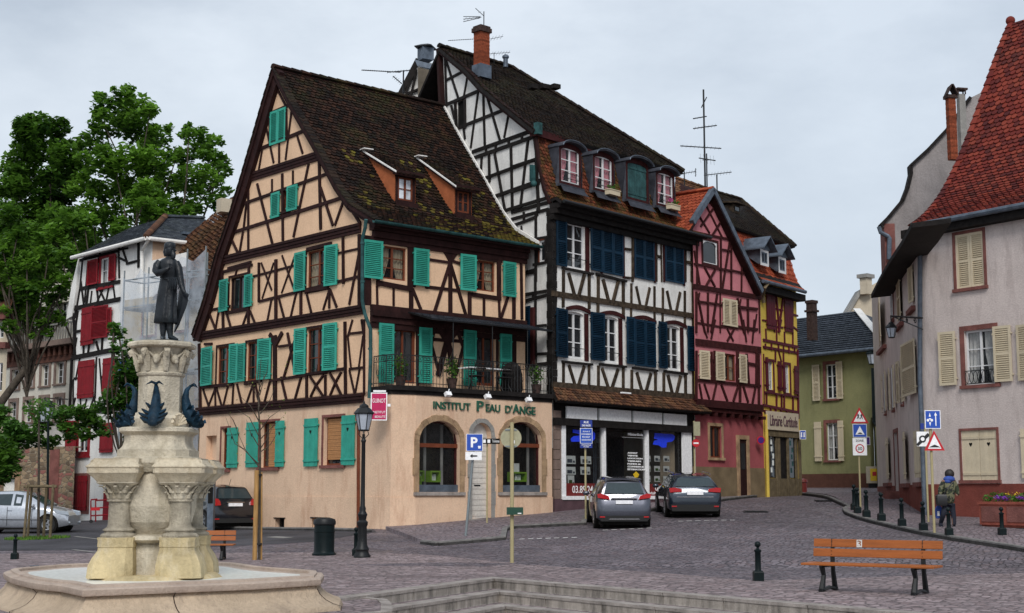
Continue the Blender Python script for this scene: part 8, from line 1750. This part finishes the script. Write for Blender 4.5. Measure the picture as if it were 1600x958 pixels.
for s_ in(-.125,-.03):glyph(f,[(s_+.035*cos(k),c.z-.02+.035*sin(k))for k in[2*pi*j/10 for j in range(10)]],MT['white'],o)
glyph(f,[(-.125,c.z-.01),(-.09,c.z+.03),(-.05,c.z+.03),(-.03,c.z-.01),(-.075,c.z+.0)],MT['white'],o)
c=at(1460,688.5,Y-.08);f,o=board((1,.03),c,32*K(Y),31*K(Y),MT['white'],t,shape='tri',border=MT['red'],bw=.045);glyph(f,[(-.15,c.z-.17),(.15,c.z-.17),(.07,c.z-.13),(.0,c.z-.10),(-.07,c.z-.13)],MT['black'],o)
Y=39.5;p=gat(1449,Y,.11);t=thing('arrow_sign','white sign with thick black diagonal arrow partly hidden behind the hump triangle','traffic sign',p);pole(t,p,at(1447,665,Y).z,.028,MT['polesand']);c=at(1442,686,Y-.06);f,o=board((1,.03),c,19*K(Y),23*K(Y),MT['white'],t)
glyph(f,[(-.20,c.z-.15),(-.14,c.z-.20),(.2,c.z+.10),(.14,c.z+.17)],MT['black'],o);glyph(f,[(-.01+.10*cos(k),c.z+.0+.10*sin(k))for k in[2*pi*j/14 for j in range(14)]],MT['black'],o,.010);glyph(f,[(-.01+.055*cos(k),c.z+.0+.055*sin(k))for k in[2*pi*j/12 for j in range(12)]],MT['white'],o,.012)
c=at(1441,666,Y-.05);board((1,.03),c,5.5*K(Y),9*K(Y),MT['navyblue'],t,'small_plate')
c=GF.px((1355,689),.12);t=thing('small_wall_sign','small violet sign on the green house just right of the ZONE 30 plate','sign',c);board((1,-.1),c,9*K(66),13*K(66),MT['purple'],t,border=MT['white'],bw=.02)
c=GF.px((1362.5,742),.35);t=thing('poster_box','small pale cabinet with yellow and red poster against the green house','cabinet',c);mb=MB();h_=26*K(66);w_=17*K(66);mb.box(c,(w_,.25,h_),-.1);mb.build('cabinet',MT['cream'],t)
f=Face((c.x+.01,c.y-.13),(1,-.1));mb=MB();f.fbox(mb,-.12,.20,c.z-.28,c.z+.28,0,.01);mb.build('poster',MT['yellow'],t);mb=MB();f.fbox(mb,-.02,.16,c.z-.05,c.z+.14,.01,.014);mb.build('poster_print',MT['red'],t)
mb=MB();f.fbox(mb,-.2,.2,c.z-.75,c.z-.38,-.15,-.1);mb.build('stand',MT['iron'],t)
p=gat(1256,62,0);t=thing('red_post','short dark red hydrant post at the right corner of the bookshop','hydrant',p);mb=MB();mb.lathe(p,[(.18,0),(.18,.1),(.15,.12),(.15,.5),(.19,.52),(.17,.62),(.02,.68)],12);mb.build('post',MT['reddish'],t)
p=gat(158,58);t=thing('delivery_trolley','red tubular roll cage trolley in front of the red-shuttered house','trolley',p);Yb=58;mb=MB()
for x0,x1,y0,y1 in((142,142,815,782),(149.5,149.5,815,780),(142,152,781,780),(150,178,782,780.5),(142,178,794,792.5),(142,178,806,804),(176,176,815,780)):mb.tube([at(x0,y0,Yb),at(x1,y1,Yb)],.03,6)
mb.build('frame',MT['redshut'],t);mb=MB();a,b=at(142,794,Yb-.05),at(156,797,Yb-.05);mb.box((a+b)/2,(b.x-a.x,.03,.12));mb.build('label_plate',MT['red'],t)
for x in(144,174):q=gat(x,Yb);mb=MB();mb.tube([q+V(0,-.03,.07),q+V(0,.03,.07)],.07,10);mb.build('wheel',MT['rubber'],t)
p=gat(338.5,41.5);t=thing('notice_post','dark grey rectangular notice panel between the fountain column and the black hatchback','panel',p);mb=MB();a,b=at(325,800,41.5),at(336,744,41.5);mb.box(((a.x+b.x)/2,41.5,(p.z+b.z)/2),(b.x-a.x,.25,b.z-p.z));mb.build('panel',MT['zinc'],t);mb=MB();mb.box(((a.x+b.x)/2+.0,41.37,a.z+.55),((b.x-a.x)*.8,.02,.6));mb.build('poster',MT['hole'],t)
pa_=GFt.uz((1531,800));t=thing('flower_planter','terracotta rectangular planter with purple flowers against the red plinth','planter',GFt.pt(3.2,.55,.8));Y=37.5
a,b=at(1531,820,Y),at(1612,826,Y-1.4);PFc=Face((a.x,a.y),(b.x-a.x,b.y-a.y));W_=(Vector((b.x,b.y))-Vector((a.x,a.y))).length;z0=g(a.x,a.y)+.11;zt=at(1531,785,Y).z
mb=MB();PFc.fbox(mb,0,W_,z0+.04,zt,-.5,0);PFc.fbox(mb,-.03,W_+.03,zt-.05,zt+.02,-.53,.03);PFc.fbox(mb,.02,W_,z0-.02,z0+.05,-.45,-.05);mb.build('box',MT['terracotta'],t)
mb=MB()
for u0 in(.08,.08+W_/2):PFc.fbox(mb,u0,u0+W_/2-.16,z0+.12,zt-.10,.0,.02)
mb.build('side_panel',MT['redstone'],t);c=PFc.pt(W_/2,zt+.06,-.25)
mb=MB();random.seed(3)
for k in range(7):foliage(mb,PFc.pt(W_*(k+.5)/7,zt+U(.05,.16),-.25),(.16,.14,U(.10,.2)),90,.045)
mb.build('foliage',MT['leaf_mid'],t);mb=MB()
for k in(2,3,5):foliage(mb,PFc.pt(W_*(k+.3)/7,zt+.12,-.12),(.12,.1,.07),60,.03)
mb.build('blossom',MT['flower_purple'],t);mb=MB();foliage(mb,PFc.pt(W_*.62,zt+.22,-.12),(.2,.1,.06),14,.03);mb.build('blossom',MT['yellow'],t)
p=ghit(1482,826,.11);PY=37.6;p=gat(1482,PY,.11);pr=thing('person','person walking away in camouflage jacket with blue hood and dark jeans','person',p);KP=K(PY)
B=lambda x,y,d=0:at(x,y,PY+d)
zb_=p.z
def skin(name,joints,edges,m,par,sub=1):
 me=bpy.data.meshes.new(name);off=OFF.get(par.name,Vector());me.from_pydata([tuple(Vector(j[0])-off)for j in joints],edges,[]);o=bpy.data.objects.new(name,me);C.objects.link(o);o.parent=par;OFF[o.name]=off
 md=o.modifiers.new('s','SKIN');me.skin_vertices.new()if not me.skin_vertices else None
 for i,j in enumerate(joints):r=j[1];me.skin_vertices[0].data[i].radius=(r,r)if not isinstance(r,tuple)else r
 me.skin_vertices[0].data[0].use_root=True;o.modifiers.new('u','SUBSURF').levels=sub;o.modifiers['u'].render_levels=sub;me.materials.append(m)
 md.use_smooth_shade=True;return o
J=[(B(1482,782),.10),(B(1482,770),.12),(B(1482,756),.145),(B(1482,750),.10),(B(1482.5,746.5),.055),(B(1483,742),.085),(B(1483,738),.075),(B(1474,753),.06),(B(1470,764,-.02),.05),(B(1470,776,-.10),.042),(B(1490,753),.06),(B(1494,764,-.02),.05),(B(1495,776,-.08),.042),(B(1477,788,.02),.06),(B(1474,803,-.06),.045),(B(1470,818,.16),.035),(B(1487,788),.06),(B(1489,804,-.05),.045),(B(1490,821,-.1),.035)]
skin('body',J,[(0,1),(1,2),(2,3),(3,4),(4,5),(5,6),(3,7),(7,8),(8,9),(3,10),(10,11),(11,12),(0,13),(13,14),(14,15),(0,16),(16,17),(17,18)],MT['skin'],pr)
J=[(B(1482,789),(.21,.18)),(B(1482,778),(.215,.18)),(B(1482,764),(.205,.18)),(B(1482,755),(.18,.14)),(B(1482,750.5),(.10,.09)),(B(1474,753.5),.085),(B(1469.5,764,-.02),.075),(B(1469,775,-.09),.062),(B(1490.5,753.5),.085),(B(1495,764,-.02),.075),(B(1496,775,-.07),.062)]
skin('jacket',J,[(0,1),(1,2),(2,3),(3,4),(3,5),(5,6),(6,7),(3,8),(8,9),(9,10)],MT['camo'],pr)
J=[(B(1482,778),(.17,.15)),(B(1477.5,791,.02),.10),(B(1474,804,-.05),.072),(B(1469.5,819,.17),.056),(B(1487,791),.10),(B(1490,805,-.04),.072),(B(1491,822,-.09),.058)]
skin('jeans',J,[(0,1),(1,2),(2,3),(0,4),(4,5),(5,6)],MT['jeans'],pr)
for x,y,d,x2,y2,d2 in((1469,818.5,.18,1471.5,823,-.06),(1490.5,823.5,-.08,1491.5,824.5,.14)):
 mb=MB();mb.tube([B(x,y,d),B((x+x2)/2,(y+y2)/2,(d+d2)/2),B(x2,y2,d2)],[.04,.055,.05],8);sh=mb.build('shoe',MT['jeans'],pr,smooth=60);mb=MB();mb.tube([B(x,y+1.8,d),B(x2,y2+1.6,d2)],.03,6);mb.build('sole',MT['white'],sh)
mb=MB();mb.ball(B(1483.5,740.5,.01),(.125,.125,.13),14,10);mb.build('hair',MT['hair'],pr,smooth=60)
mb=MB();mb.ball(B(1483,748.5,-.05),(.155,.12,.085),14,8);mb.ball(B(1481,752,-.10),(.09,.06,.06),10,6);mb.build('hood',MT['hood_blue'],pr,smooth=60)
bg_=thing('shoulder_bag',"black shoulder bag hanging at the walking person's left hip",'bag',B(1470,790,-.1));mb=MB();c=B(1471,781,-.08);mb.bridge([[c+V(x*k,y*k,z)for x,y in((-.13,-.09),(.13,-.09),(.13,.09),(-.13,.09))]for k,z in((.8,-.16),(1,-.12),(1,.10),(.75,.14))]);mb.build('bag_body',MT['black'],bg_,smooth=30)
mb=MB();mb.tube([c+V(.05,-.05,.12),B(1480,764,-.20),B(1489,753,-.13)],.016,5);mb.build('strap',MT['black'],bg_)
bg2=thing('carrier_bag','blue and white carrier bag held low beside the walking person','bag',B(1468,806,.15));mb=MB();c=B(1467,800,.2);mb.bridge([[c+V(x*k,y*k,z)for x,y in((-.09,-.05),(.09,-.05),(.09,.05),(-.09,.05))]for k,z in((.8,-.17),(1,-.1),(1,.08),(.5,.16),(.15,.26))]);mb.build('bag_body',MT['hood_blue'],bg2,smooth=30);mb=MB();mb.box(c+V(-.03,-.06,-.04),(.06,.01,.12));mb.build('print',MT['white'],bg2)
SKY_A,SKY_B,SKY_H,EXPO=(2.9,3.4,4.1),(5.4,5.9,6.5),(5.3,5.8,6.3),0.58
sc=bpy.context.scene
cam=bpy.data.cameras.new('camera');co=bpy.data.objects.new('camera',cam);C.objects.link(co);sc.camera=co
cam.sensor_width=36;cam.lens=36*F0/1600;cam.clip_end=3000;cam.clip_start=.1
co.location=(0,0,EYE);co.rotation_euler=(pi/2+PITCH,0,0)
w=bpy.data.worlds.new('World');sc.world=w;w.use_nodes=True;nt=w.node_tree;bg=nt.nodes['Background']
SUN_EL,SUN_AZ=radians(41),radians(178)
sky=nt.nodes.new('ShaderNodeTexSky');sky.sky_type='NISHITA';sky.sun_disc=False;sky.sun_elevation=SUN_EL;sky.sun_rotation=SUN_AZ;sky.air_density=1.0;sky.dust_density=3.0
tc=nt.nodes.new('ShaderNodeTexCoord');mp=nt.nodes.new('ShaderNodeMapping');mp.inputs['Scale'].default_value=(1,1,2.2);nt.links.new(tc.outputs['Generated'],mp.inputs[0])
n1=_noise(nt,mp.outputs[0],2.3,7,.58,.38,.62)
sx=nt.nodes.new('ShaderNodeSeparateXYZ');nt.links.new(tc.outputs['Generated'],sx.inputs[0])
cl=_mix(nt,n1,SKY_A,SKY_B)
hz=nt.nodes.new('ShaderNodeMapRange');hz.inputs[1].default_value=.0;hz.inputs[2].default_value=.45;nt.links.new(sx.outputs[2],hz.inputs[0])
cl=_mix(nt,hz.outputs[0],SKY_H,cl)
rt=nt.nodes.new('ShaderNodeMapRange');rt.inputs[1].default_value=-.05;rt.inputs[2].default_value=.42;rt.inputs[3].default_value=0;rt.inputs[4].default_value=.8;nt.links.new(sx.outputs[0],rt.inputs[0])
cl=_mix(nt,rt.outputs[0],cl,_mix(nt,1.0,cl,(.80,.83,.87),'MULTIPLY'))
nt.links.new(_mix(nt,.93,sky.outputs[0],cl),bg.inputs['Color']);bg.inputs['Strength'].default_value=.1
sl=bpy.data.lights.new('sun','SUN');sl.energy=1.5;sl.angle=radians(22);sl.color=(1,.97,.93);so=bpy.data.objects.new('sun',sl);C.objects.link(so)
dv=Vector((sin(SUN_AZ)*cos(SUN_EL),cos(SUN_AZ)*cos(SUN_EL),sin(SUN_EL)));so.rotation_euler=dv.to_track_quat('Z','Y').to_euler();so.location=(0,-20,60)
sc.view_settings.view_transform='Standard';sc.view_settings.look='None';sc.view_settings.exposure=EXPO;sc.view_settings.gamma=1
